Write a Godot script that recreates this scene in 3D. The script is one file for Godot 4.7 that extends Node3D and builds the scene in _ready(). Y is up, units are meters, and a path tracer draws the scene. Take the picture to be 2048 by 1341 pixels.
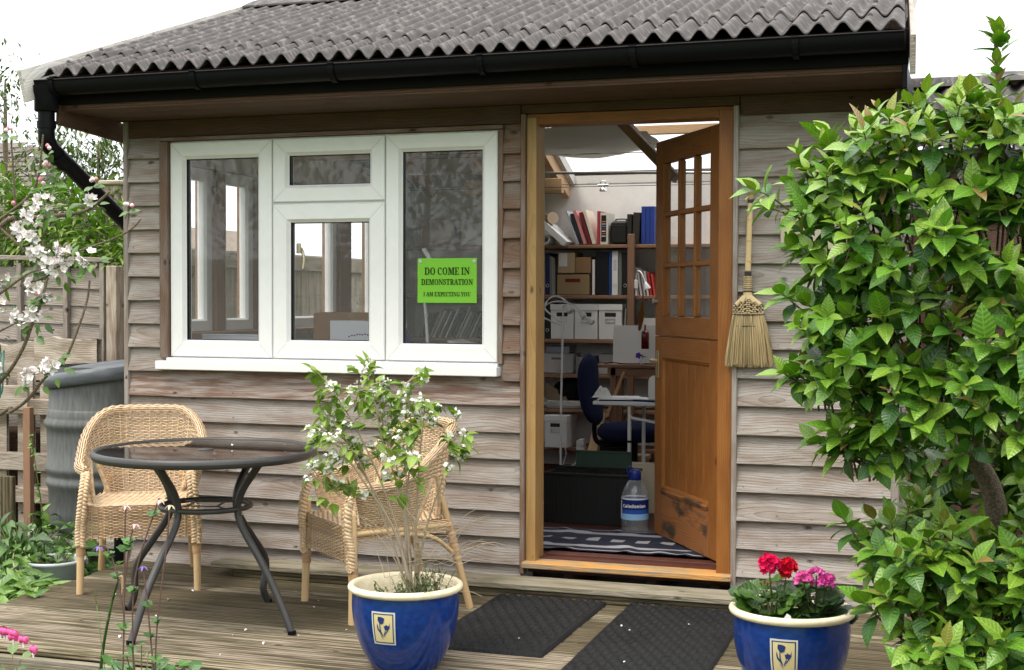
extends Node3D

var rng := RandomNumberGenerator.new()
var mats := {}
var names_used := {}
const CAM := Vector3(0, 1.363, 6.2658)


class MB:
	# collects vertices of one mesh
	var v := PackedVector3Array()
	var n := PackedVector3Array()
	var t := PackedVector2Array()
	var c := PackedColorArray()
	var i := PackedInt32Array()
	var col := Color(1, 1, 1)

	func vert(p: Vector3, nn: Vector3, uv: Vector2) -> int:
		v.append(p)
		n.append(nn)
		t.append(uv)
		c.append(col)
		return v.size() - 1

	func tri(a: int, b: int, d: int) -> void:
		i.append(a)
		i.append(d)
		i.append(b)

	# corners counter-clockwise as seen from the front
	func quad(a: Vector3, b: Vector3, d: Vector3, e: Vector3, ua := Vector2(0, 0), ub := Vector2(1, 0), ud := Vector2(1, 1), ue := Vector2(0, 1)) -> void:
		var nn := (b - a).cross(e - a)
		if nn.length_squared() < 1e-16:
			nn = (d - b).cross(e - b)
		nn = nn.normalized()
		var k := vert(a, nn, ua)
		vert(b, nn, ub)
		vert(d, nn, ud)
		vert(e, nn, ue)
		tri(k, k + 1, k + 2)
		tri(k, k + 2, k + 3)

	func box(ctr: Vector3, s: Vector3, b := Basis(), bev := 0.003, uo := Vector2.ZERO) -> void:
		var h := s * 0.5
		bev = minf(bev, minf(h.x, minf(h.y, h.z)) * 0.6)
		var L := 0
		if s.y > s[L]:
			L = 1
		if s.z > s[L]:
			L = 2
		var base := v.size()
		for ax in 3:
			var u := (ax + 1) % 3
			var w := (ax + 2) % 3
			for sg in [-1, 1]:
				var nn := Vector3.ZERO
				nn[ax] = sg
				nn = b * nn
				for q in 4:
					var p := Vector3.ZERO
					p[ax] = sg * h[ax]
					p[u] = (1 if q & 1 else -1) * (h[u] - bev)
					p[w] = (1 if q & 2 else -1) * (h[w] - bev)
					var uv := Vector2(p[u], p[w])
					if ax != L:
						uv = Vector2(p[L], p[3 - ax - L])
					vert(ctr + b * p, nn, uv + uo)
				var k := v.size() - 4
				if sg > 0:
					tri(k, k + 1, k + 3)
					tri(k, k + 3, k + 2)
				else:
					tri(k, k + 3, k + 1)
					tri(k, k + 2, k + 3)
		if bev <= 0.0:
			return
		# the chamfers: vertex of face ax, side sa, with signs along the two others
		for ax in 3:
			var bx := (ax + 1) % 3
			for sa in [-1, 1]:
				for sb in [-1, 1]:
					var q := []
					for face in [[ax, sa, bx, sb], [bx, sb, ax, sa]]:
						for sc in [-1, 1]:
							var f: int = face[0]
							var sg := {}
							sg[face[2]] = face[3]
							sg[(ax + 2) % 3] = sc
							var bits := 0
							if sg[(f + 1) % 3] > 0:
								bits |= 1
							if sg[(f + 2) % 3] > 0:
								bits |= 2
							q.append(base + (f * 2 + (1 if face[1] > 0 else 0)) * 4 + bits)
					var out := n[q[0]] + n[q[2]]
					if (v[q[1]] - v[q[0]]).cross(v[q[2]] - v[q[0]]).dot(out) > 0:
						tri(q[0], q[1], q[3])
						tri(q[0], q[3], q[2])
					else:
						tri(q[0], q[3], q[1])
						tri(q[0], q[2], q[3])
		for k in 8:
			var sg := [1 if k & 1 else -1, 1 if k & 2 else -1, 1 if k & 4 else -1]
			var q := []
			for f in 3:
				var bits := 0
				if sg[(f + 1) % 3] > 0:
					bits |= 1
				if sg[(f + 2) % 3] > 0:
					bits |= 2
				q.append(base + (f * 2 + (1 if sg[f] > 0 else 0)) * 4 + bits)
			var out := n[q[0]] + n[q[1]] + n[q[2]]
			if (v[q[1]] - v[q[0]]).cross(v[q[2]] - v[q[0]]).dot(out) > 0:
				tri(q[0], q[1], q[2])
			else:
				tri(q[0], q[2], q[1])

	# a bar from a to b of the given width (sideways) and height
	func bar(a: Vector3, b: Vector3, w: float, h: float, up := Vector3.UP, bev := 0.003, uo := Vector2.ZERO) -> void:
		var z := (b - a).normalized()
		var x := up.cross(z)
		if x.length() < 0.01:
			x = Vector3.RIGHT.cross(z)
		x = x.normalized()
		var y := z.cross(x)
		box((a + b) * 0.5, Vector3(w, h, (b - a).length()), Basis(x, y, z), bev, uo)

	func tube(pts: Array, rad, sides := 8, caps := true, flat := 1.0, uo := Vector2.ZERO, up := Vector3.ZERO) -> void:
		var m := pts.size()
		if m < 2:
			return
		var x := Vector3.ZERO
		var d := 0.0
		var start := v.size()
		for k in m:
			var p: Vector3 = pts[k]
			var a: Vector3 = pts[maxi(k - 1, 0)]
			var b: Vector3 = pts[mini(k + 1, m - 1)]
			var z := (b - a).normalized()
			if x == Vector3.ZERO:
				x = up.cross(z) if up != Vector3.ZERO else (Vector3.UP.cross(z) if absf(z.y) < 0.95 else Vector3.RIGHT.cross(z))
			x = (x - z * x.dot(z)).normalized()
			var y := z.cross(x)
			var r: float = rad[k] if rad is Array else rad
			if k > 0:
				d += p.distance_to(pts[k - 1])
			for s in sides + 1:
				var an := TAU * s / sides
				var nn := x * cos(an) + y * sin(an) * flat
				vert(p + nn * r, (x * cos(an) * flat + y * sin(an)).normalized(), uo + Vector2(d, TAU * r * s / sides))
		for k in m - 1:
			for s in sides:
				var a := start + k * (sides + 1) + s
				var b := a + sides + 1
				tri(a, a + 1, b + 1)
				tri(a, b + 1, b)
		if caps:
			for e in 2:
				var k := 0 if e == 0 else m - 1
				var p: Vector3 = pts[k]
				var nn: Vector3 = (pts[0] - pts[1]).normalized() if e == 0 else (pts[m - 1] - pts[m - 2]).normalized()
				var ce := vert(p, nn, uo)
				for s in sides:
					vert(v[start + k * (sides + 1) + s], nn, uo + Vector2(cos(TAU * s / sides), sin(TAU * s / sides)) * 0.01)
				for s in sides:
					if e == 0:
						tri(ce, ce + 1 + (s + 1) % sides, ce + 1 + s)
					else:
						tri(ce, ce + 1 + s, ce + 1 + (s + 1) % sides)

	# profile of (radius, height), from the outside bottom upwards
	func lathe(prof: Array, segs := 32, xf := Transform3D(), wob = null) -> void:
		var m := prof.size()
		var start := v.size()
		var d := 0.0
		for k in m:
			var p: Vector2 = prof[k]
			var a: Vector2 = prof[maxi(k - 1, 0)]
			var b: Vector2 = prof[mini(k + 1, m - 1)]
			var ta := (p - a).normalized() + (b - p).normalized()
			var nr := Vector2(ta.y, -ta.x).normalized()
			if k > 0:
				d += p.distance_to(a)
			for s in segs + 1:
				var an := TAU * s / segs
				var r := p.x
				if wob != null:
					r *= wob.call(an, p.y)
				vert(xf * Vector3(cos(an) * r, p.y, -sin(an) * r), (xf.basis * Vector3(cos(an) * nr.x, nr.y, -sin(an) * nr.x)).normalized(), Vector2(float(s) / segs, d))
		for k in m - 1:
			for s in segs:
				var a := start + k * (segs + 1) + s
				var b := a + segs + 1
				tri(a, a + 1, b + 1)
				tri(a, b + 1, b)

	# a surface of (nu+1) x (nv+1) points; front where du x dv points
	func grid(nu: int, nv: int, f: Callable, uvs := Vector2(1, 1), uo := Vector2.ZERO, flip := false) -> void:
		var start := v.size()
		var P := PackedVector3Array()
		for b in nv + 1:
			for a in nu + 1:
				P.append(f.call(float(a) / nu, float(b) / nv))
		for b in nv + 1:
			for a in nu + 1:
				var w := nu + 1
				var du := P[b * w + mini(a + 1, nu)] - P[b * w + maxi(a - 1, 0)]
				var dv := P[mini(b + 1, nv) * w + a] - P[maxi(b - 1, 0) * w + a]
				var nn := du.cross(dv).normalized()
				vert(P[b * w + a], -nn if flip else nn, uo + Vector2(float(a) / nu * uvs.x, float(b) / nv * uvs.y))
		for b in nv:
			for a in nu:
				var k := start + b * (nu + 1) + a
				var l := k + nu + 1
				if flip:
					tri(k, l + 1, k + 1)
					tri(k, l, l + 1)
				else:
					tri(k, k + 1, l + 1)
					tri(k, l + 1, l)

	func poly(pts: PackedVector2Array, place: Callable, nn := Vector3.ZERO) -> void:
		var ids := Geometry2D.triangulate_polygon(pts)
		var start := v.size()
		for p in pts:
			vert(place.call(p), nn, p)
		for k in range(0, ids.size(), 3):
			var a := start + ids[k]
			var b := start + ids[k + 1]
			var d := start + ids[k + 2]
			if (v[b] - v[a]).cross(v[d] - v[a]).dot(nn) > 0:
				tri(a, b, d)
			else:
				tri(a, d, b)

	# a rectangular frame with mitred corners in the plane z; the profile lists (inset, z) from outside to inside
	func ring(x0: float, y0: float, x1: float, y1: float, prof: Array) -> void:
		for k in prof.size() - 1:
			var a: Vector2 = prof[k]
			var b: Vector2 = prof[k + 1]
			var A := [Vector3(x0 + a.x, y0 + a.x, a.y), Vector3(x1 - a.x, y0 + a.x, a.y), Vector3(x1 - a.x, y1 - a.x, a.y), Vector3(x0 + a.x, y1 - a.x, a.y)]
			var B := [Vector3(x0 + b.x, y0 + b.x, b.y), Vector3(x1 - b.x, y0 + b.x, b.y), Vector3(x1 - b.x, y1 - b.x, b.y), Vector3(x0 + b.x, y1 - b.x, b.y)]
			for e in 4:
				var f := (e + 1) % 4
				var l: float = A[e].distance_to(A[f])
				quad(A[e], A[f], B[f], B[e], Vector2(0, a.x), Vector2(l, a.x), Vector2(l, b.x), Vector2(0, b.x))

	func leaf(len: float, wid: float, fold := 0.25, droop := 0.3, segs := 4, tip := 1.0, wave := 0.0) -> void:
		# lies along +z, its face towards +y
		var start := v.size()
		for k in segs + 1:
			var s := float(k) / segs
			var w := sin(PI * pow(s, 0.8)) * wid * 0.5
			w *= lerpf(1.0, 1.0 - 0.45 * s, tip)
			var z := sin(droop * s) / droop * len if absf(droop) > 0.01 else s * len
			var y := -(1.0 - cos(droop * s)) / droop * len if absf(droop) > 0.01 else 0.0
			var zn := Vector3(0, -sin(droop * s), cos(droop * s))
			var yn := Vector3(0, cos(droop * s), sin(droop * s))
			var wy := wave * sin(s * 9.0) * wid
			for e in [-1, 0, 1]:
				var p = Vector3(w * e * cos(fold), y, z) + yn * (absf(e) * w * sin(fold) + wy * e)
				var nn = (yn * cos(fold) - Vector3(1, 0, 0) * e * sin(fold)).normalized()
				if e == 0:
					nn = yn
				vert(p, nn, Vector2(0.5 + e * 0.5 * (w / (wid * 0.5)), s))
		for k in segs:
			for e in 2:
				var a := start + k * 3 + e
				tri(a, a + 3, a + 4)
				tri(a, a + 4, a + 1)

	func add(o: MB, xf: Transform3D, tint := Color(1, 1, 1)) -> void:
		var base := v.size()
		v.append_array(xf * o.v)
		n.append_array(Transform3D(xf.basis.orthonormalized(), Vector3.ZERO) * o.n)
		t.append_array(o.t)
		if tint == Color(1, 1, 1):
			c.append_array(o.c)
		else:
			for k in o.c:
				c.append(k * tint)
		for k in o.i:
			i.append(base + k)

	func mesh() -> ArrayMesh:
		var a := []
		a.resize(Mesh.ARRAY_MAX)
		a[Mesh.ARRAY_VERTEX] = v
		a[Mesh.ARRAY_NORMAL] = n
		a[Mesh.ARRAY_TEX_UV] = t
		a[Mesh.ARRAY_COLOR] = c
		a[Mesh.ARRAY_INDEX] = i
		var m := ArrayMesh.new()
		m.add_surface_from_arrays(Mesh.PRIMITIVE_TRIANGLES, a)
		return m


func numbered(called: String) -> String:
	var k: int = names_used.get(called, -1) + 1
	names_used[called] = k
	return called if k == 0 else "%s_%03d" % [called, k]


func tag(o: Node, label := "", category := "", group := "", kind := "") -> void:
	if label:
		o.set_meta("label", label)
	if category:
		o.set_meta("category", category)
	if group:
		o.set_meta("group", group)
	if kind:
		o.set_meta("kind", kind)


# a top-level thing: a Node3D at its base
func thing(called: String, label: String, category: String, at := Vector3.ZERO, turn := 0.0, group := "") -> Node3D:
	var o := Node3D.new()
	o.name = numbered(called)
	add_child(o)
	o.position = at
	o.rotation.y = turn
	tag(o, label, category, group)
	return o


func numbered_under(parent: Node, called: String) -> String:
	var key := str(parent.get_instance_id()) + called
	var k: int = names_used.get(key, -1) + 1
	names_used[key] = k
	return called if k == 0 else "%s_%03d" % [called, k]


# a part: a mesh under its thing, in the thing's own axes
func part(called: String, b, m: Material, parent: Node3D, xf := Transform3D(), kind := "") -> MeshInstance3D:
	var o := MeshInstance3D.new()
	o.name = numbered_under(parent, called)
	o.mesh = b.mesh() if b is MB else b
	o.material_override = m
	parent.add_child(o)
	o.transform = xf
	if kind:
		o.set_meta("kind", kind)
	return o


# the same for a mesh drawn in world coordinates under a thing that stands unturned at p
func wpart(called: String, b: MB, m: Material, parent: Node3D, kind := "") -> MeshInstance3D:
	var off := Vector3.ZERO
	var q: Node = parent
	while q is Node3D and q != self:
		off -= q.position
		q = q.get_parent()
	return part(called, b, m, parent, Transform3D(Basis(), off), kind)


func struct(called: String, b: MB, m: Material, kind := "structure") -> MeshInstance3D:
	var o := MeshInstance3D.new()
	o.name = numbered(called)
	o.mesh = b.mesh()
	o.material_override = m
	add_child(o)
	o.set_meta("kind", kind)
	return o


func solo(called: String, b: MB, m: Material, label: String, category: String, at := Vector3.ZERO, group := "") -> MeshInstance3D:
	var o := MeshInstance3D.new()
	o.name = numbered(called)
	o.mesh = b.mesh()
	o.material_override = m
	add_child(o)
	o.position = at
	tag(o, label, category, group)
	return o


func rr(a: float, b: float) -> float:
	return rng.randf_range(a, b)


func lin(r: float, g: float, b: float) -> Color:
	return Color(r, g, b)


func catmull(p: Array, per := 6) -> Array:
	var out := []
	for k in p.size() - 1:
		var a: Vector3 = p[maxi(k - 1, 0)]
		var b: Vector3 = p[k]
		var c: Vector3 = p[k + 1]
		var d: Vector3 = p[mini(k + 2, p.size() - 1)]
		for s in per:
			out.append(b.cubic_interpolate(c, a, d, float(s) / per))
	out.append(p[-1])
	return out


func basis_to(z: Vector3, up := Vector3.UP) -> Basis:
	z = z.normalized()
	var x := up.cross(z)
	if x.length() < 0.02:
		x = Vector3.RIGHT.cross(z)
	x = x.normalized()
	return Basis(x, z.cross(x), z)


func _ready() -> void:
	rng.seed = 7
	# camera
	var cam := Camera3D.new()
	cam.name = "camera"
	add_child(cam)
	cam.position = CAM
	cam.basis = Basis.from_euler(Vector3(deg_to_rad(-1.57962), deg_to_rad(18.60686), deg_to_rad(0.16942)))
	cam.fov = 26.92
	cam.near = 0.05
	cam.far = 400.0
	cam.current = true
	# overcast sky
	var we := WorldEnvironment.new()
	we.name = "environment"
	var env := Environment.new()
	env.background_mode = Environment.BG_SKY
	var sky := Sky.new()
	var sm := ProceduralSkyMaterial.new()
	sm.sky_top_color = Color(1.0, 1.0, 1.0)
	sm.sky_horizon_color = Color(0.65, 0.66, 0.67)
	sm.sky_curve = 0.6
	sm.ground_bottom_color = Color(0.16, 0.17, 0.11)
	sm.ground_horizon_color = Color(0.22, 0.24, 0.18)
	sky.sky_material = sm
	env.sky = sky
	env.background_energy_multiplier = 1.0
	env.tonemap_mode = Environment.TONE_MAPPER_LINEAR
	env.tonemap_exposure = 3.7
	env.sdfgi_enabled = true
	env.ssao_enabled = true
	env.ssil_enabled = true
	we.environment = env
	add_child(we)
	# the sun behind thick cloud: wide and weak
	var sun := DirectionalLight3D.new()
	sun.name = "sun"
	sun.light_energy = 0.32
	sun.light_color = Color(1.0, 0.97, 0.93)
	sun.light_angular_distance = 24.0
	sun.shadow_enabled = true
	add_child(sun)
	sun.basis = basis_to(Vector3(-0.25, 1.0, 0.42))
	make_materials()
	build_ground()
	build_shed()
	build_deck()
	build_left_yard()
	build_background()
	build_interior()
	build_furniture()
	build_pots()
	build_bush()
	build_apple()
	build_small_plants()


# ---------------------------------------------------------------- materials
func std(col: Color, rough := 0.7, spec := 0.5) -> StandardMaterial3D:
	# col is a linear base colour
	var m := StandardMaterial3D.new()
	m.albedo_color = col.linear_to_srgb()
	m.roughness = rough
	m.metallic_specular = spec
	return m


func tinted(rough := 0.7, spec := 0.5) -> StandardMaterial3D:
	var m := std(Color(1, 1, 1), rough, spec)
	m.vertex_color_use_as_albedo = true
	return m


func noise(sd: int, freq: float, oct := 3) -> FastNoiseLite:
	var f := FastNoiseLite.new()
	f.seed = sd
	f.noise_type = FastNoiseLite.TYPE_SIMPLEX_SMOOTH
	f.frequency = freq
	f.fractal_octaves = oct
	return f


# the pattern of sawn timber, tx by ty metres: 0 pale early wood .. 1 dark rings, knots and cracks
func wood_field(sd: int, w: int, h: int, tx: float, ty: float, ring: float, fibre: float, knots: int, groove := 0.0) -> PackedFloat32Array:
	var r := RandomNumberGenerator.new()
	r.seed = sd
	var warp := noise(sd, 1.0, 2)
	var fib := noise(sd + 1, 1.0, 2)
	var K := []
	for k in knots:
		K.append([r.randf_range(0.1, 0.85) * tx, r.randf() * ty, r.randf_range(0.006, 0.014)])
	var hearts := [ty * r.randf_range(0.15, 0.3), ty * r.randf_range(0.65, 0.8)]
	var out := PackedFloat32Array()
	out.resize(w * h)
	var cx := PackedFloat32Array()
	for px in w:
		var x := float(px) / w * tx
		cx.append(0.035 + 0.05 * absf(warp.get_noise_2d(x * 0.9, 77.0)))
	for py in h:
		var y := float(py) / h * ty
		for px in w:
			var x := float(px) / w * tx
			var val := 0.0
			for e in 2:
				var xe := x
				var f := 1.0
				if x > tx * 0.88:
					f = (x - tx * 0.88) / (tx * 0.12)
					if e == 0:
						f = 1.0 - f
					else:
						xe = x - tx
				elif e == 1:
					break
				var wv := warp.get_noise_2d(xe * 1.3, y * 5.0) * 0.022
				var yy := y + wv
				var kn := 0.0
				for q in K:
					var dx: float = (xe - q[0])
					var dy: float = (y - q[1])
					if absf(dx) < 0.14 and absf(dy) < 0.06:
						var d := sqrt(dx * dx * 0.35 + dy * dy)
						var g := exp(-pow(d / (q[2] * 1.8), 2.0))
						yy += signf(dy) * g * q[2] * 1.2
						if d < q[2]:
							kn = maxf(kn, 1.0 - 0.6 * d / q[2])
				var hy: float = hearts[0] if absf(yy - hearts[0]) < absf(yy - hearts[1]) else hearts[1]
				var dd := sqrt((yy - hy) * (yy - hy) + cx[px] * cx[px])
				var rg := fposmod(dd * 95.0, 1.0)
				rg = rg * rg
				var fv := fib.get_noise_2d(xe * 5.0, y * 420.0) * 0.5 + 0.5
				var one := ring * rg + fibre * fv * fv + kn * 0.85
				if groove > 0.0:
					one += groove * pow(0.5 + 0.5 * sin(y * TAU / 0.0235), 3.0)
				val += one * f
			out[py * w + px] = clampf(val, 0.0, 1.0)
	return out


func wood_images(field: PackedFloat32Array, sd: int, w: int, h: int, tx: float, ty: float, pale: Color, dark: Color, pale2: Color, dark2: Color, patch: float, bias := 0.0, stretch := 4.0, freq := 3.0) -> Image:
	var pn := noise(sd + 9, 1.0, 4)
	var data := PackedByteArray()
	data.resize(w * h * 3)
	for py in h:
		var y := float(py) / h * ty
		for px in w:
			var x := float(px) / w * tx
			var f := field[py * w + px]
			var g := pn.get_noise_2d(x * freq, y * freq * stretch)
			if x > tx * 0.88:
				g = lerpf(g, pn.get_noise_2d((x - tx) * freq, y * freq * stretch), (x - tx * 0.88) / (tx * 0.12))
			var m := clampf(bias + g * patch, 0.0, 1.0)
			var a := pale.lerp(pale2, m)
			var b := dark.lerp(dark2, m)
			var c := a.lerp(b, f)
			if f > 0.84:
				c = c.darkened(2.2 * (f - 0.84))
			var o := (py * w + px) * 3
			data[o] = int(clampf(c.r, 0, 1) * 255.0)
			data[o + 1] = int(clampf(c.g, 0, 1) * 255.0)
			data[o + 2] = int(clampf(c.b, 0, 1) * 255.0)
	return Image.create_from_data(w, h, false, Image.FORMAT_RGB8, data)


func bump(field: PackedFloat32Array, w: int, h: int, strength: float) -> ImageTexture:
	var data := PackedByteArray()
	data.resize(w * h)
	for k in w * h:
		data[k] = 255 - int(field[k] * 255.0)
	var im := Image.create_from_data(w, h, false, Image.FORMAT_L8, data)
	im.convert(Image.FORMAT_RGBA8)
	im.bump_map_to_normal_map(strength)
	return ImageTexture.create_from_image(im)


# srgb colours in
func timber(key: String, field: PackedFloat32Array, nrm: ImageTexture, sd: int, w: int, h: int, tx: float, ty: float, pale: Color, dark: Color, pale2: Color, dark2: Color, patch: float, bias: float, rough: float, nscale := 1.0, stretch := 4.0, freq := 3.0) -> StandardMaterial3D:
	var m := tinted(rough, 0.4)
	m.albedo_texture = ImageTexture.create_from_image(wood_images(field, sd, w, h, tx, ty, pale, dark, pale2, dark2, patch, bias, stretch, freq))
	m.normal_enabled = true
	m.normal_texture = nrm
	m.normal_scale = nscale
	m.uv1_scale = Vector3(1.0 / tx, 1.0 / ty, 1)
	mats[key] = m
	return m


func speckle(key: String, a: Color, b: Color, size: float, rough: float, sd: int, bumpy := 0.0, oct := 4) -> StandardMaterial3D:
	# a mottled surface mapped by UV in metres, one tile of `size` metres; colours are srgb
	var m := tinted(rough, 0.4)
	var nt := NoiseTexture2D.new()
	nt.width = 256
	nt.height = 256
	nt.seamless = true
	var f := noise(sd, 0.03, oct)
	nt.noise = f
	var ramp := Gradient.new()
	ramp.set_color(0, a)
	ramp.set_color(1, b)
	if key == "roof":
		ramp.set_color(1, b)
		ramp.add_point(0.66, b)
		ramp.add_point(0.74, Color("6c6764"))
	nt.color_ramp = ramp
	m.albedo_texture = nt
	if bumpy > 0.0:
		var nb := NoiseTexture2D.new()
		nb.width = 256
		nb.height = 256
		nb.seamless = true
		nb.noise = noise(sd + 3, 0.06, 3)
		nb.as_normal_map = true
		nb.bump_strength = 6.0
		m.normal_enabled = true
		m.normal_texture = nb
		m.normal_scale = bumpy
	m.uv1_scale = Vector3(1.0 / size, 1.0 / size, 1)
	mats[key] = m
	return m


func leaf_texture() -> ImageTexture:
	# midrib and side veins of a leaf, u across and v along; multiplies the leaf's own colour
	var w := 96
	var data := PackedByteArray()
	data.resize(w * w * 3)
	var nz := noise(5, 0.12, 3)
	for py in w:
		var s := float(py) / w
		for px in w:
			var e := absf(float(px) / w - 0.5) * 2.0
			var k := 0.82 + 0.12 * nz.get_noise_2d(px, py)
			var vein := fposmod(s * 8.0 - e * 1.7, 1.0)
			k -= 0.07 * pow(1.0 - absf(vein - 0.5) * 2.0, 2.0)
			if vein < 0.12:
				k += 0.05
			if e < 0.05:
				k += 0.14
			var o := (py * w + px) * 3
			data[o] = int(clampf(k * 1.0, 0, 1) * 255)
			data[o + 1] = int(clampf(k * 1.0, 0, 1) * 255)
			data[o + 2] = int(clampf(k * 0.94, 0, 1) * 255)
	return ImageTexture.create_from_image(Image.create_from_data(w, w, false, Image.FORMAT_RGB8, data))


func leaf_bump() -> ImageTexture:
	var w := 96
	var data := PackedByteArray()
	data.resize(w * w)
	for py in w:
		var s := float(py) / w
		for px in w:
			var e := absf(float(px) / w - 0.5) * 2.0
			var vein := fposmod(s * 8.0 - e * 1.7, 1.0)
			var k := 0.35 + 0.65 * sin(PI * vein)
			if e < 0.07:
				k = 0.2
			data[py * w + px] = int(clampf(k, 0, 1) * 255)
	var im := Image.create_from_data(w, w, false, Image.FORMAT_L8, data)
	im.convert(Image.FORMAT_RGBA8)
	im.bump_map_to_normal_map(4.0)
	return ImageTexture.create_from_image(im)


func make_materials() -> void:
	var W := 1024
	var H := 512
	# weathered cedar cladding, 2.4 m by 0.6 m
	var f := wood_field(11, W, H, 2.4, 0.6, 0.34, 0.42, 18)
	var nb := bump(f, W, H, 5.0)
	timber("clad_grey", f, nb, 11, W, H, 2.4, 0.6, Color("aea7a0"), Color("776e66"), Color("998c81"), Color("63564c"), 1.3, 0.35, 0.85, 0.8)
	timber("clad_brown", f, nb, 12, W, H, 2.4, 0.6, Color("816857"), Color("534034"), Color("90837a"), Color("5c4e44"), 1.2, 0.3, 0.8, 0.8)
	timber("dark_wood", f, nb, 13, W, H, 2.4, 0.6, Color("5b4235"), Color("36261d"), Color("67503f"), Color("3f2d23"), 0.8, 0.2, 0.75, 0.7)  # brown unweathered timber, its colour deepened to carry shade under the eaves
	# cedar that the sill keeps half dry: the weather has bleached a ragged edge below
	var m := timber("clad_sill", f, nb, 14, W, H, 2.4, 0.6, Color("7f6658"), Color("54423a"), Color("a59c94"), Color("6a5f57"), 1.5, 0.55, 0.8, 0.8, 9.0)
	m.uv1_offset = Vector3(0.13, 0.0, 0)
	var f2 := wood_field(31, 512, 512, 1.6, 0.6, 0.35, 0.32, 5)
	var nb2 := bump(f2, 512, 512, 3.0)
	timber("door_wood", f2, nb2, 31, 512, 512, 1.6, 0.6, Color("9b6530"), Color("6d411d"), Color("8a5527"), Color("5f3617"), 0.9, 0.25, 0.42, 0.4)
	timber("door_worn", f2, nb2, 36, 512, 512, 1.6, 0.6, Color("99643a"), Color("6b421f"), Color("453a2c"), Color("271d14"), 2.6, -0.12, 0.7, 0.7, 1.6)
	timber("jamb_wood", f2, nb2, 32, 512, 512, 1.6, 0.6, Color("ab8c5c"), Color("84663d"), Color("9e7a4a"), Color("755530"), 0.8, 0.25, 0.5, 0.4)
	timber("sill_wood", f2, nb2, 33, 512, 512, 1.6, 0.6, Color("cf9b5a"), Color("9a6a38"), Color("a49378"), Color("6d5c48"), 2.2, 0.3, 0.7, 0.8, 3.0)
	timber("pine", f2, nb2, 34, 512, 512, 1.6, 0.6, Color("c9a883"), Color("a27f5c"), Color("bf9d78"), Color("977552"), 0.6, 0.2, 0.65, 0.4)
	timber("shelf_wood", f2, nb2, 35, 512, 512, 1.6, 0.6, Color("96745c"), Color("6d5140"), Color("8d6c55"), Color("634838"), 0.6, 0.2, 0.65, 0.4)
	# deck boards: fine grooves along them, algae in patches and bleached streaks
	var f3 := wood_field(51, W, H, 2.4, 0.6, 0.2, 0.5, 5, 0.5)
	var nb3 := bump(f3, W, H, 6.0)
	timber("deck", f3, nb3, 51, W, H, 2.4, 0.6, Color("7c7059"), Color("382f22"), Color("5a553a"), Color("282316"), 1.9, 0.35, 0.85, 1.2, 14.0, 2.2)
	timber("deck_pale", f3, nb3, 57, W, H, 2.4, 0.6, Color("aea28e"), Color("473d2f"), Color("635d43"), Color("312b1c"), 2.4, 0.3, 0.85, 1.2, 16.0, 2.0)
	timber("fence_wood", f, nb, 61, W, H, 2.4, 0.6, Color("a39b93"), Color("675e57"), Color("8f867a"), Color("564c42"), 1.4, 0.3, 0.85, 0.9)
	timber("pale_wood", f, nb, 62, W, H, 2.4, 0.6, Color("bcb2a4"), Color("7d6f60"), Color("9d9080"), Color("65584a"), 1.5, 0.3, 0.85, 0.9)
	timber("pale_grey", f, nb, 64, W, H, 2.4, 0.6, Color("d5d3cd"), Color("a29c92"), Color("c2bdb3"), Color("8d867a"), 1.2, 0.2, 0.85, 0.6)
	timber("green_wood", f, nb, 63, W, H, 2.4, 0.6, Color("9b9484"), Color("625a4c"), Color("7d7861"), Color("4b4632"), 1.5, 0.3, 0.85, 0.7)
	speckle("roof", Color("3d3a3a"), Color("524f4e"), 0.5, 0.9, 71, 0.05, 5)
	mats.roof.uv1_scale = Vector3(2.0, 1.1, 1)
	speckle("pot_blue", Color("0b2865"), Color("123b84"), 0.25, 0.22, 81, 0.0)
	mats.pot_blue.clearcoat_enabled = true
	mats.pot_blue.clearcoat = 0.5
	mats.pot_blue.clearcoat_roughness = 0.12
	mats.pot_blue.uv1_scale = Vector3(4, 4, 1)
	speckle("pot_cream", Color("d9cba6"), Color("e9dfc3"), 0.25, 0.35, 82, 0.0)
	speckle("rubber", Color("0d0e0f"), Color("1a1b1d"), 0.2, 0.75, 83, 0.5)
	speckle("soil", Color("2b1f16"), Color("5a4330"), 0.15, 0.95, 84, 1.0)
	speckle("butt", Color("4a4c4b"), Color("626564"), 0.6, 0.5, 85, 0.0)
	mats.butt.uv1_scale = Vector3(9, 0.9, 1)
	speckle("lid", Color("4a4f54"), Color("595e63"), 0.6, 0.38, 86, 0.1)
	speckle("concrete", Color("8b887c"), Color("aca899"), 0.4, 0.95, 87, 0.6)
	speckle("ground", Color("39321f"), Color("5a5234"), 0.8, 0.95, 88, 0.8)
	speckle("lawn", Color("3e5a22"), Color("5f7d34"), 1.2, 0.95, 89, 0.8)
	speckle("bark", Color("4f4436"), Color("7d7160"), 0.12, 0.9, 90, 1.0)
	speckle("tile", Color("605b58"), Color("837b75"), 0.5, 0.95, 91, 0.5)
	speckle("wall_white", Color("dcdad6"), Color("e6e4e0"), 0.8, 0.9, 92, 0.0)
	speckle("floor_red", Color("4a2a22"), Color("5f382d"), 0.6, 0.55, 93, 0.0)
	speckle("plastic_pvc", Color("e6e8e6"), Color("ecedeb"), 0.8, 0.32, 94, 0.0)
	mats.cane = tinted(0.5, 0.5)
	mats.plain = tinted(0.6, 0.4)
	mats.paper = tinted(0.85, 0.3)
	mats.gloss = tinted(0.25, 0.5)
	mats.gutter = std(lin(0.005, 0.005, 0.006), 0.4, 0.22)
	mats.iron = std(lin(0.035, 0.034, 0.033), 0.45)
	mats.steel = std(lin(0.6, 0.6, 0.6), 0.3)
	mats.steel.metallic = 0.9
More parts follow.
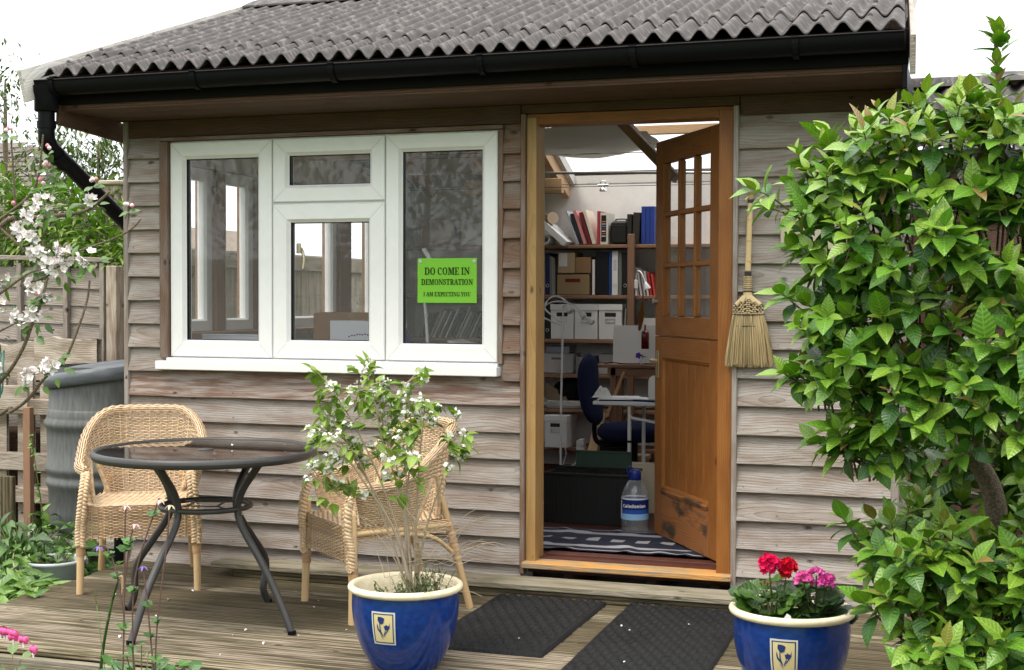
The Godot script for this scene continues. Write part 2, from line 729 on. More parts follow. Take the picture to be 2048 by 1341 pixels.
	mats.brass = std(lin(0.75, 0.62, 0.36), 0.3)
	mats.brass.metallic = 0.9
	mats.dark_glass = std(lin(0.02, 0.015, 0.013), 0.03)
	var gl := std(lin(0.95, 1.0, 0.98), 0.02)
	gl.albedo_color.a = 0.06
	gl.transparency = BaseMaterial3D.TRANSPARENCY_ALPHA
	mats.glass = gl
	var bottle := std(lin(0.85, 0.9, 0.95), 0.03)
	bottle.albedo_color.a = 0.12
	bottle.transparency = BaseMaterial3D.TRANSPARENCY_ALPHA
	mats.bottle = bottle
	var lt := leaf_texture()
	var lb := leaf_bump()
	var lm := tinted(0.36, 0.5)
	lm.albedo_texture = lt
	lm.normal_enabled = true
	lm.normal_texture = lb
	lm.normal_scale = 0.35
	lm.backlight_enabled = true
	lm.backlight = Color(0.45, 0.56, 0.16)
	mats.leaf = lm
	var thin := lm.duplicate()
	thin.backlight = Color(0.6, 0.7, 0.25)
	mats.thin_leaf = thin
	var pm := tinted(0.6, 0.3)
	pm.backlight_enabled = true
	pm.backlight = Color(0.35, 0.33, 0.33)
	mats.petal = pm
	var cl := tinted(0.9, 0.2)
	cl.backlight_enabled = true
	cl.backlight = Color(0.8, 0.8, 0.78)
	mats.cloth = cl
	mats.fabric = tinted(0.95, 0.2)


# ---------------------------------------------------------------- the shed
var shed: Node3D


func clap(x0: float, x1: float, yb: float, h := 0.152, zo := 0.0) -> MB:
	# one feather-edged weatherboard with an uneven lip
	var m := MB.new()
	var g := rr(0.86, 1.1)
	m.col = Color(g * rr(0.98, 1.02), g, g * rr(0.98, 1.02))
	var uo := Vector2(rr(0, 2.4), rr(0.02, 0.42))
	var k := maxi(2, int((x1 - x0) / 0.22))
	var nz := noise(rng.randi() % 10000, 1.0, 2)
	var prev := []
	var tilt := rr(-0.0015, 0.0015)
	for s in k + 1:
		var x := lerpf(x0, x1, float(s) / k)
		var jy := nz.get_noise_1d(x * 2.0) * 0.003 + tilt * (x - x0)
		var jz := nz.get_noise_1d(x * 2.0 + 50.0) * 0.003
		var y := yb + jy
		var P := [Vector3(x, y, 0.010 + zo), Vector3(x, y, 0.044 + jz + zo), Vector3(x, y + 0.003, 0.047 + jz + zo), Vector3(x, yb + h, 0.013 + zo), Vector3(x, yb + h, 0.004 + zo)]
		var V := [0.0, 0.02, 0.023, 0.023 + h, 0.03 + h]
		if s > 0:
			for e in 4:
				m.quad(prev[e], P[e], P[e + 1], prev[e + 1], uo + Vector2(prev[e].x, V[e]), uo + Vector2(x, V[e]), uo + Vector2(x, V[e + 1]), uo + Vector2(prev[e].x, V[e + 1]))
		if s == 0 or s == k:
			var c := m.v.size()
			for e in 5:
				m.vert(P[e], Vector3(-1 if s == 0 else 1, 0, 0), uo + Vector2(P[e].z, P[e].y))
			for e in range(1, 4):
				if s == 0:
					m.tri(c, c + e, c + e + 1)
				else:
					m.tri(c, c + e + 1, c + e)
		prev = P
	# nail heads, grey as the wood
	var q := x0 + 0.03
	while q < x1:
		var yy := yb + 0.028 + rr(-0.004, 0.004)
		m.tube([Vector3(q, yy, 0.030 + zo), Vector3(q, yy, 0.0448 + zo)], 0.0028, 6, true)
		q += 0.58 if x1 - x0 > 0.7 else 0.15
	return m


func wood_box(ctr: Vector3, s: Vector3, b := Basis(), bev := 0.004, lo := 0.86, hi := 1.1) -> MB:
	var m := MB.new()
	var g := rr(lo, hi)
	m.col = Color(g, g, g)
	m.box(ctr, s, b, bev, Vector2(rr(0, 2), rr(0.05, 0.4)))
	return m


func span(x0, x1, y0, y1, z0, z1, bev := 0.004) -> MB:
	return wood_box(Vector3((x0 + x1) * 0.5, (y0 + y1) * 0.5, (z0 + z1) * 0.5), Vector3(absf(x1 - x0), absf(y1 - y0), absf(z1 - z0)), Basis(), bev)


func plain_span(m: MB, x0, x1, y0, y1, z0, z1, bev := 0.002) -> void:
	m.box(Vector3((x0 + x1) * 0.5, (y0 + y1) * 0.5, (z0 + z1) * 0.5), Vector3(absf(x1 - x0), absf(y1 - y0), absf(z1 - z0)), Basis(), bev)


func roof_y(z: float) -> float:
	return 2.427 + 0.335 * (0.60 - z)


func rear_y(z: float) -> float:
	return 2.20 + 0.43 * (z + 3.75)


func build_shed() -> void:
	shed = thing("garden_shed", "timber garden office with grey weatherboards, white window and open stable door", "shed", Vector3(-2.28, 0, -1.6))
	# --- cladding
	for k in 17:
		wpart("board", clap(-1.036, -0.369, 0.110 + 0.1274 * (k - 1), 0.152 if k < 16 else 0.16), mats.clad_grey, shed)
	for k in 10:
		var yb := 0.974 + 0.121 * k
		wpart("board", clap(-4.187, -3.972, yb, 0.145), mats.clad_grey, shed)
	for k in 8:
		var yb := 0.845 - 0.1245 * k
		var m: Material = mats.clad_sill if k == 0 else mats.clad_grey
		wpart("board", clap(-4.187, -2.054, yb, 0.147 if k > 0 else 0.135), m, shed)
	for yb in [0.965, 1.093, 1.228, 1.36, 1.496, 1.636, 1.773, 1.9, 2.03]:
		wpart("board", clap(-2.142, -2.056, yb, 0.16 if yb < 2 else 0.145), mats.clad_brown, shed)
	# --- corner posts and trim
	wpart("corner_post", span(-4.215, -4.187, -0.1, 2.257, -0.11, 0.046), mats.clad_grey, shed)
	wpart("corner_post", span(-0.369, -0.338, -0.05, 2.257, -0.02, 0.046), mats.clad_grey, shed)
	wpart("window_trim", span(-3.998, -3.948, 1.043, 2.147, -0.01, 0.05), mats.clad_brown, shed)
	wpart("window_trim", span(-2.165, -2.143, 1.043, 2.147, -0.01, 0.044), mats.clad_brown, shed)
	wpart("window_trim", span(-3.998, -2.143, 2.149, 2.168, -0.01, 0.05), mats.clad_brown, shed)
	wpart("frieze_board", span(-4.187, -2.058, 2.17, 2.258, -0.01, 0.038), mats.dark_wood, shed)
	wpart("frieze_board", span(-2.056, -1.034, 2.215, 2.258, -0.01, 0.035), mats.dark_wood, shed)
	wpart("frieze_board", span(-1.032, -0.34, 2.17, 2.258, -0.01, 0.038), mats.dark_wood, shed)
	wpart("architrave", span(-2.053, -2.030, 0.06, 2.213, -0.005, 0.052), mats.clad_brown, shed)
	wpart("architrave", span(-1.060, -1.036, 0.06, 2.213, -0.005, 0.052), mats.clad_grey, shed)
	# --- soffit, fascia, end boards
	for k in 3:
		wpart("soffit_board", span(-4.275, -0.295, 2.258, 2.276, 0.002 + k * 0.163, 0.160 + k * 0.163, 0.003), mats.dark_wood, shed)
	wpart("fascia_board", span(-4.335, -0.29, 2.285, 2.425, 0.492, 0.514), std(lin(0.006, 0.0055, 0.005), 0.8, 0.2), shed)
	wpart("fascia_trim", span(-4.335, -0.31, 2.268, 2.292, 0.468, 0.490), mats.dark_wood, shed)
	for x in [-4.268, -0.305]:
		var e := MB.new()
		e.box(Vector3(x, 2.222, 0.21), Vector3(0.02, 0.10, 0.60), Basis(Vector3.RIGHT, -0.06), 0.003, Vector2(0.3, 0.2))
		wpart("soffit_end", e, mats.dark_wood if x < -1 else mats.gutter, shed)
	# bargeboards along the verges, weathered pale
	for x in [-4.325, -0.268]:
		var b := MB.new()
		var up := 0.022 if x < -1 else -0.03
		var a := Vector3(x, roof_y(0.70) - 0.065 + up, 0.70 if x < -1 else 0.64)
		var sk := 0.0 if x < -1 else 0.06
		var c := Vector3(x - sk * 2.2, roof_y(-1.56) - 0.055 + up, -1.56)
		b.bar(a, c, 0.022, 0.155, Vector3.UP, 0.003, Vector2(0.4, 0.1))
		var d := Vector3(x - sk * 4.5, rear_y(-3.9) - 0.06, -3.9)
		b.bar(c, d, 0.0222, 0.155, Vector3.UP, 0.003, Vector2(0.4, 0.1))
		wpart("bargeboard", b, mats.pale_grey if x < -1 else mats.clad_grey, shed)
	# the boarding under the sheets
	var ub := MB.new()
	ub.bar(Vector3(-2.31, roof_y(0.53) - 0.037, 0.53), Vector3(-2.31, roof_y(-1.56) - 0.037, -1.56), 3.86, 0.012, Vector3.UP, 0.0, Vector2(0.3, 0.1))
	wpart("roof_boarding", ub, mats.dark_wood, shed)
	# --- roof sheets
	var pitch := 0.095
	for course in 2:
		for s in 5:
			var x0 := -4.29 + s * 0.855
			var ncor := 10
			if s == 4:
				ncor = int((-0.245 - x0) / pitch)
			var zf := 0.60 + rr(-0.006, 0.006) if course == 0 else 0.30 + rr(-0.012, 0.012)
			var zb := 0.02 if course == 0 else -1.575
			var lift := 0.001 + 0.0035 * (s % 2) + (0.013 if course == 1 else 0.0)
			var nz := noise(200 + s + course * 10, 1.0, 2)
			var fy := func(x: float, z: float) -> float:
				var w := cos((x - x0) / pitch * TAU - 0.0) * -0.0205
				if course == 1 and z > 0.0:
					w *= 1.02
				return roof_y(z) + w + lift + nz.get_noise_2d(x * 2.0, z * 2.0) * 0.0025
			var m := MB.new()
			var g := rr(0.92, 1.06)
			m.col = Color(g, g, g)
			var nx := ncor * 12
			var L := ncor * pitch
			var rows := 5
			var skew := 0.06 if s == 4 else 0.0
			var jag := func(x: float) -> float: return zf + nz.get_noise_1d(x * 30.0) * 0.004
			m.grid(nx, rows, func(u, v):
				var x: float = x0 + u * L
				var z: float = lerpf(jag.call(x), zb, v)
				x -= u * skew * (0.6 - z)
				return Vector3(x, fy.call(x, z) + 0.003, z), Vector2(L, 2.2), Vector2(rr(0, 1), rr(0, 1)))
			m.grid(nx, rows, func(u, v):
				var x: float = x0 + u * L
				var z: float = lerpf(jag.call(x), zb, v)
				x -= u * skew * (0.6 - z)
				return Vector3(x, fy.call(x, z) - 0.003, z), Vector2(L, 2.2), Vector2.ZERO, true)
			m.grid(nx, 1, func(u, v):
				var x: float = x0 + u * L
				var z: float = jag.call(x)
				x -= u * skew * (0.6 - z)
				return Vector3(x, fy.call(x, z) - 0.003 + 0.006 * v, z), Vector2(L, 0.006), Vector2.ZERO)
			for sd in 2:
				var xe := x0 + L * sd
				m.grid(rows, 1, func(u, v):
					var z: float = lerpf(zf, zb, u)
					var xk: float = xe - (skew * (0.6 - z) if sd == 1 else 0.0)
					return Vector3(xk, fy.call(xk, z) - 0.003 + 0.006 * v, z), Vector2(2, 0.006), Vector2.ZERO, sd == 0)
			var sheet := wpart("roof_sheet", m, mats.roof, shed)
			# felt-grey nail caps on the crests
			var caps := MB.new()
			caps.col = Color(1.5, 1.45, 1.4)
			var zs := [0.47] if course == 0 else [0.19, -0.5, -1.05, -1.45]
			for z in zs:
				for q in range(0, ncor, 2 if z > 0.0 else 4):
					var x: float = x0 + (q + 0.5 + (0 if z > 0.0 else 1)) * pitch
					if x > x0 + L:
						continue
					var zz: float = z + rr(-0.02, 0.02)
					caps.lathe([Vector2(0.011, -0.002), Vector2(0.010, 0.006), Vector2(0.005, 0.010), Vector2(0.0005, 0.011)], 8, Transform3D(Basis(Vector3.RIGHT, 0.32), Vector3(x, fy.call(x, zz) + 0.002, zz)))
			var off := MB.new()
			off.add(caps, Transform3D())
			wpart("nail_caps", off, mats.roof, sheet, "stuff")
	var rc := MB.new()
	rc.grid(60, 10, func(u, v):
		var a: float = lerpf(-1.0, 1.0, v)
		return Vector3(lerpf(-4.31, -0.38, u), roof_y(-1.56) + 0.06 - absf(a) * 0.06 * (1.0 + 0.3 * absf(a)), -1.56 - a * 0.2), Vector2(4, 0.5), Vector2.ZERO)
	rc.grid(60, 1, func(u, v): return Vector3(lerpf(-4.31, -0.38, u), roof_y(-1.56) - 0.018 - 0.01 * (1.0 - v), -1.36), Vector2(4, 0.02), Vector2.ZERO)
	wpart("ridge_cap", rc, mats.roof, shed)
	# --- gutter with brackets, outlet and downpipe
	var g := MB.new()
	var arc := []
	for k in 13:
		var an := PI + PI * k / 12.0
		arc.append(Vector2(cos(an) * 0.054, sin(an) * 0.066))
	g.grid(20, 12, func(u, v):
		var p: Vector2 = arc[int(round(v * 12))]
		return Vector3(lerpf(-4.345, -0.30, u), 2.385 + p.y + 0.008 * u, 0.572 + p.x), Vector2(4, 0.2), Vector2.ZERO, true)
	g.grid(20, 12, func(u, v):
		var p: Vector2 = arc[int(round(v * 12))] * 0.94
		return Vector3(lerpf(-4.345, -0.30, u), 2.385 + p.y + 0.008 * u, 0.572 + p.x), Vector2(4, 0.2), Vector2.ZERO, false)
	for x in [-4.345, -0.30]:
		var pts := PackedVector2Array()
		for p in arc:
			pts.append(p)
		var yo := 0.0 if x < -1 else 0.008
		g.poly(pts, func(p): return Vector3(x, 2.385 + p.y + yo, 0.572 + p.x), Vector3(signf(x + 2), 0, 0))
	g.tube([Vector3(-4.345, 2.386, 0.626), Vector3(-0.30, 2.394, 0.626)], 0.005, 6)
	var gut := wpart("gutter", g, mats.gutter, shed)
	for x in [-4.22, -3.45, -2.75, -2.05, -1.38, -0.72]:
		var b := MB.new()
		var ring := []
		for k in 13:
			var an := PI + PI * k / 12.0
			ring.append(Vector3(x, 2.386 + sin(an) * 0.070, 0.572 + cos(an) * 0.059))
		for k in 12:
			b.bar(ring[k], ring[k + 1], 0.026, 0.005, Vector3(0, 0.5, 0.2), 0.001)
		b.box(Vector3(x, 2.392, 0.628), Vector3(0.03, 0.007, 0.02), Basis(), 0.001)
		wpart("gutter_bracket", b, mats.gutter, gut)
	var d := MB.new()
	d.lathe([Vector2(0.052, -0.06), Vector2(0.056, -0.055), Vector2(0.056, 0.0), Vector2(0.066, 0.03), Vector2(0.07, 0.06)], 20, Transform3D(Basis(), Vector3(-4.285, 2.305, 0.572)))
	var path := [Vector3(-4.285, 2.30, 0.572), Vector3(-4.285, 2.20, 0.572), Vector3(-4.285, 2.13, 0.572), Vector3(-4.285, 2.10, 0.56), Vector3(-4.286, 2.07, 0.53), Vector3(-4.287, 2.05, 0.49), Vector3(-4.292, 1.89, 0.18), Vector3(-4.296, 1.80, 0.005), Vector3(-4.30, 1.72, -0.15), Vector3(-4.30, 1.60, -0.3)]
	d.tube(catmull(path, 5), 0.040, 18)
	d.tube([Vector3(-4.285, 2.20, 0.572), Vector3(-4.285, 2.165, 0.571)], 0.0455, 18)
	d.tube([Vector3(-4.288, 2.045, 0.50), Vector3(-4.2885, 2.01, 0.435)], 0.0455, 18)
	wpart("downpipe", d, mats.gutter, shed)
	build_shell()
	build_window()
	build_doorway()


func build_shell() -> void:
	# the wall behind the boards, left wall with its windows, rear wall, roof lining and skylight
	var w := MB.new()
	w.col = Color(0.75, 0.74, 0.72)
	for r in [[-4.2, -3.945, 0.0, 2.42], [-3.945, -2.168, 0.0, 1.0], [-3.945, -2.168, 2.149, 2.42], [-2.168, -2.032, 0.0, 2.42], [-2.032, -1.058, 2.218, 2.42], [-1.058, -0.35, 0.0, 2.42], [-2.06, -2.032, 0.0, 0.055]]:
		plain_span(w, r[0], r[1], r[2], r[3], -0.09, 0.006, 0.0)
	wpart("front_wall", w, mats.wall_white, shed)
	var l := MB.new()
	l.col = Color(0.7, 0.66, 0.6)
	plain_span(l, -4.2, -4.1, 0.0, 1.16, -3.7, -0.09, 0.0)
	plain_span(l, -4.2, -4.1, 2.07, 2.42, -3.7, -0.09, 0.0)
	plain_span(l, -4.2, -4.1, 1.16, 2.07, -3.7, -2.95, 0.0)
	wpart("side_wall", l, mats.wall_white, shed)
	for side in [[-4.2, -4.1], [-0.44, -0.345]]:
		l = MB.new()
		l.col = Color(0.7, 0.66, 0.6)
		# gable triangles
		var xa: float = side[0]
		var xb: float = side[1]
		var P := [Vector2(-0.0, 2.42), Vector2(-3.7, 2.2), Vector2(-3.7, 2.26), Vector2(-1.56, 3.08), Vector2(-0.0, 2.56)]
		for e in P.size():
			var a: Vector2 = P[e]
			var b: Vector2 = P[(e + 1) % P.size()]
			var sk := 0.06 if xa > -1 else 0.0
			l.quad(Vector3(xa + sk * a.x, a.y, a.x), Vector3(xb + sk * a.x, a.y, a.x), Vector3(xb + sk * b.x, b.y, b.x), Vector3(xa + sk * b.x, b.y, b.x))
		for x in [xa, xb]:
			l.poly(PackedVector2Array(P), func(p): return Vector3(x + (0.06 * p.x if xa > -1 else 0.0), p.y, p.x), Vector3(1 if x == xb else -1, 0, 0))
		wpart("gable_wall", l, mats.clad_brown, shed)
	var r := MB.new()
	r.col = Color(0.92, 0.92, 0.93)
	plain_span(r, -4.1, -0.44, 0.0, 2.19, -3.7, -3.6, 0.0)
	wpart("rear_wall", r, mats.wall_white, shed)
	var rw := MB.new()
	rw.col = Color(0.85, 0.84, 0.82)
	rw.box(Vector3(-0.392 - 0.06 * 1.89, 1.21, -1.89), Vector3(0.09, 2.42, 3.6), Basis(Vector3.UP, 0.06), 0.0)
	wpart("side_wall", rw, mats.wall_white, shed)
	# boards on the right hand side wall, round the corner
	for k in 19:
		var sb := clap(0.02, 3.68, -0.03 + 0.1274 * k, 0.152)
		part("side_board", sb, mats.clad_grey, shed, Transform3D(Basis(Vector3.UP, PI * 0.5 + 0.06), Vector3(-0.345, 0, 0) - shed.position))
	# posts and white side windows in the left wall
	for z in [[-0.20, 0.11], [-0.69, 0.10], [-1.20, 0.19], [-2.32, 0.17], [-2.92, 0.10]]:
		wpart("window_post", span(-4.21, -4.07, 1.165, 2.065, z[0] - z[1] * 0.5, z[0] + z[1] * 0.5), mats.shelf_wood, shed)
	wpart("window_ledge", span(-4.14, -4.0, 1.125, 1.163, -2.95, -0.12), mats.shelf_wood, shed)
	for z in [[-0.255, -0.64], [-0.74, -1.105], [-1.295, -2.235], [-2.405, -2.87]]:
		var f := MB.new()
		f.col = Color(0.85, 0.87, 0.87)
		f.ring(0, 0, z[0] - z[1], 0.895, [Vector2(0, -0.03), Vector2(0, 0.03), Vector2(0.055, 0.03), Vector2(0.065, 0.015), Vector2(0.065, -0.015), Vector2(0.055, -0.03), Vector2(0, -0.03)])
		var xf := Transform3D(Basis(Vector3.UP, PI * 0.5), Vector3(-4.13 + 2.28, 1.167, z[0] + 1.6))
		var fr := part("side_window", f, mats.plastic_pvc, shed, xf)
		var p := MB.new()
		p.quad(Vector3(0.06, 0.06, 0), Vector3(z[0] - z[1] - 0.06, 0.06, 0), Vector3(z[0] - z[1] - 0.06, 0.835, 0), Vector3(0.06, 0.835, 0))
		part("pane", p, mats.glass, fr)
	# floor inside
	var fl := MB.new()
	plain_span(fl, -4.1, -0.44, 0.06, 0.13, -3.6, -0.02, 0.0)
	wpart("floor", fl, mats.floor_red, shed)
	# roof lining: front slope, rear slope round the skylight
	var c := MB.new()
	c.col = Color(0.8, 0.8, 0.79)
	var slab := func(x0: float, x1: float, a: Vector2, b: Vector2, th: float):
		var d := Vector2(0, th)
		var A := [a, b, b + d, a + d]
		for e in 4:
			var p: Vector2 = A[e]
			var q: Vector2 = A[(e + 1) % 4]
			c.quad(Vector3(x0, p.y, p.x), Vector3(x0, q.y, q.x), Vector3(x1, q.y, q.x), Vector3(x1, p.y, p.x))
		for x in [x0, x1]:
			c.poly(PackedVector2Array(A), func(p): return Vector3(x, p.y, p.x), Vector3(1 if x == x1 else -1, 0, 0))
	slab.call(-4.2, -0.345, Vector2(0.0, 2.44), Vector2(-1.56, 2.97), 0.06)
	var ry := func(z: float) -> Vector2: return Vector2(z, rear_y(z) - 0.09)
	slab.call(-4.2, -2.84, ry.call(-1.56), ry.call(-3.72), 0.07)
	slab.call(-1.15, -0.57, ry.call(-1.56), ry.call(-3.72), 0.07)
	slab.call(-2.84, -1.15, ry.call(-1.56), ry.call(-2.2), 0.07)
	slab.call(-2.84, -1.15, ry.call(-3.6), ry.call(-3.72), 0.07)
	wpart("roof_lining", c, mats.wall_white, shed)
	# rafters under the rear slope and beside the skylight
	for x in [-3.95, -3.45, -2.90, -1.10, -0.6]:
		var b := MB.new()
		b.bar(Vector3(x, rear_y(-1.6) - 0.14, -1.6), Vector3(x, rear_y(-3.6) - 0.14, -3.6), 0.05, 0.1, Vector3.UP, 0.003, Vector2(rr(0, 1), 0.1))
		wpart("rafter", b, mats.pine, shed)
	wpart("purlin", span(-2.84, -1.15, rear_y(-2.85) - 0.15, rear_y(-2.85) - 0.09, -2.88, -2.83), mats.pine, shed)
	wpart("tie_beam", span(-3.4, -2.70, 2.06, 2.16, -2.85, -2.79), mats.pine, shed)
	wpart("tie_beam", span(-4.1, -3.2, 2.2, 2.3, -1.6, -1.54), mats.pine, shed)
	var br := MB.new()
	br.bar(Vector3(-2.06, 2.50, -1.2), Vector3(-1.58, 2.0, -1.2), 0.05, 0.115, Vector3.FORWARD, 0.003, Vector2(0.3, 0.2))
	wpart("diagonal_brace", br, mats.shelf_wood, shed)
	# rear roof outside, tidy grey sheeting round the opening
	var o := MB.new()
	for q in [[-4.29, -2.86, -1.6, -3.9], [-1.13, -0.50, -1.6, -3.9], [-2.86, -1.13, -1.6, -2.18], [-2.86, -1.13, -3.62, -3.9]]:
		o.quad(Vector3(q[0], rear_y(q[2]) + 0.02, q[2]), Vector3(q[1], rear_y(q[2]) + 0.02, q[2]), Vector3(q[1], rear_y(q[3]) + 0.02, q[3]), Vector3(q[0], rear_y(q[3]) + 0.02, q[3]))
	wpart("rear_roof", o, mats.roof, shed)
	var sk := MB.new()
	sk.quad(Vector3(-2.85, rear_y(-2.19), -2.19), Vector3(-1.14, rear_y(-2.19), -2.19), Vector3(-1.14, rear_y(-3.61), -3.61), Vector3(-2.85, rear_y(-3.61), -3.61))
	wpart("skylight", sk, mats.glass, shed)


func build_window() -> void:
	# white plastic window of four lights
	var f := MB.new()
	f.ring(-3.945, 1.040, -2.168, 2.147, [Vector2(0.0, -0.05), Vector2(0, 0.012), Vector2(0.03, 0.012), Vector2(0.03, -0.05)])
	plain_span(f, -3.372, -3.348, 1.06, 2.12, -0.05, 0.010)
	plain_span(f, -2.760, -2.736, 1.06, 2.12, -0.05, 0.010)
	plain_span(f, -3.348, -2.760, 1.812, 1.834, -0.05, 0.0095)
	var win := wpart("window", f, mats.plastic_pvc, shed)
	var lights := [[-3.942, 1.052, -3.363, 2.140, -3.858, 1.128, -3.441, 2.080], [-3.356, 1.828, -2.752, 2.140, -3.273, 1.898, -2.833, 2.080], [-3.356, 1.052, -2.752, 1.816, -3.266, 1.134, -2.830, 1.732], [-2.744, 1.052, -2.172, 2.140, -2.662, 1.132, -2.238, 2.086]]
	for q in lights:
		var s := MB.new()
		var l: float = q[4] - q[0]
		# the frame's members differ a little in width: scale the ring's profile per light
		var pr := [Vector2(0, -0.03), Vector2(0, 0.030), Vector2(0.004, 0.034), Vector2(l - 0.016, 0.034), Vector2(l - 0.003, 0.016), Vector2(l, 0.014), Vector2(l, -0.03)]
		s.ring(q[0], q[1], q[2], q[3], pr)
		# the welded mitre joints show as fine grey lines
		s.col = Color(0.45, 0.45, 0.43)
		for c in [[q[0], q[1], 1, 1], [q[2], q[1], -1, 1], [q[2], q[3], -1, -1], [q[0], q[3], 1, -1]]:
			var e1 := Vector3(c[0] + c[2] * 0.005, c[1] + c[3] * 0.005, 0.0342)
			var e2 := Vector3(c[0] + c[2] * (l - 0.017), c[1] + c[3] * (l - 0.017), 0.0342)
			s.bar(e1, e2, 0.0012, 0.0006, Vector3.BACK, 0.0)
		wpart("casement", s, mats.plastic_pvc, win)
		# black gasket line round the glass
		var k := MB.new()
		k.ring(q[4] - 0.002, q[1] + l - 0.002, q[2] - l + 0.002, q[3] - l + 0.002, [Vector2(0, 0.0145), Vector2(0.005, 0.012), Vector2(0.006, -0.02)])
		wpart("gasket", k, mats.gutter, win)
		for z in [0.0]:
			var p := MB.new()
			p.quad(Vector3(q[4] - 0.003, q[1] + l - 0.003, z), Vector3(q[2] - l + 0.003, q[1] + l - 0.003, z), Vector3(q[2] - l + 0.003, q[3] - l + 0.003, z), Vector3(q[4] - 0.003, q[3] - l + 0.003, z))
			wpart("pane", p, mats.glass, win)
	var sill := MB.new()
	plain_span(sill, -4.005, -2.156, 0.985, 1.030, -0.03, 0.085, 0.005)
	plain_span(sill, -3.96, -2.165, 1.030, 1.046, -0.03, 0.05, 0.003)
	wpart("sill", sill, mats.plastic_pvc, win)
	var hd := MB.new()
	hd.tube(catmull([Vector3(-3.245, 1.60, -0.03), Vector3(-3.243, 1.595, -0.055), Vector3(-3.232, 1.55, -0.06), Vector3(-3.236, 1.50, -0.055)], 4), [0.008, 0.008, 0.008, 0.008, 0.008, 0.008, 0.008, 0.007, 0.007, 0.007, 0.007, 0.006, 0.005], 8)
	hd.box(Vector3(-3.245, 1.60, -0.03), Vector3(0.022, 0.05, 0.014))
	wpart("handle", hd, mats.brass, win)


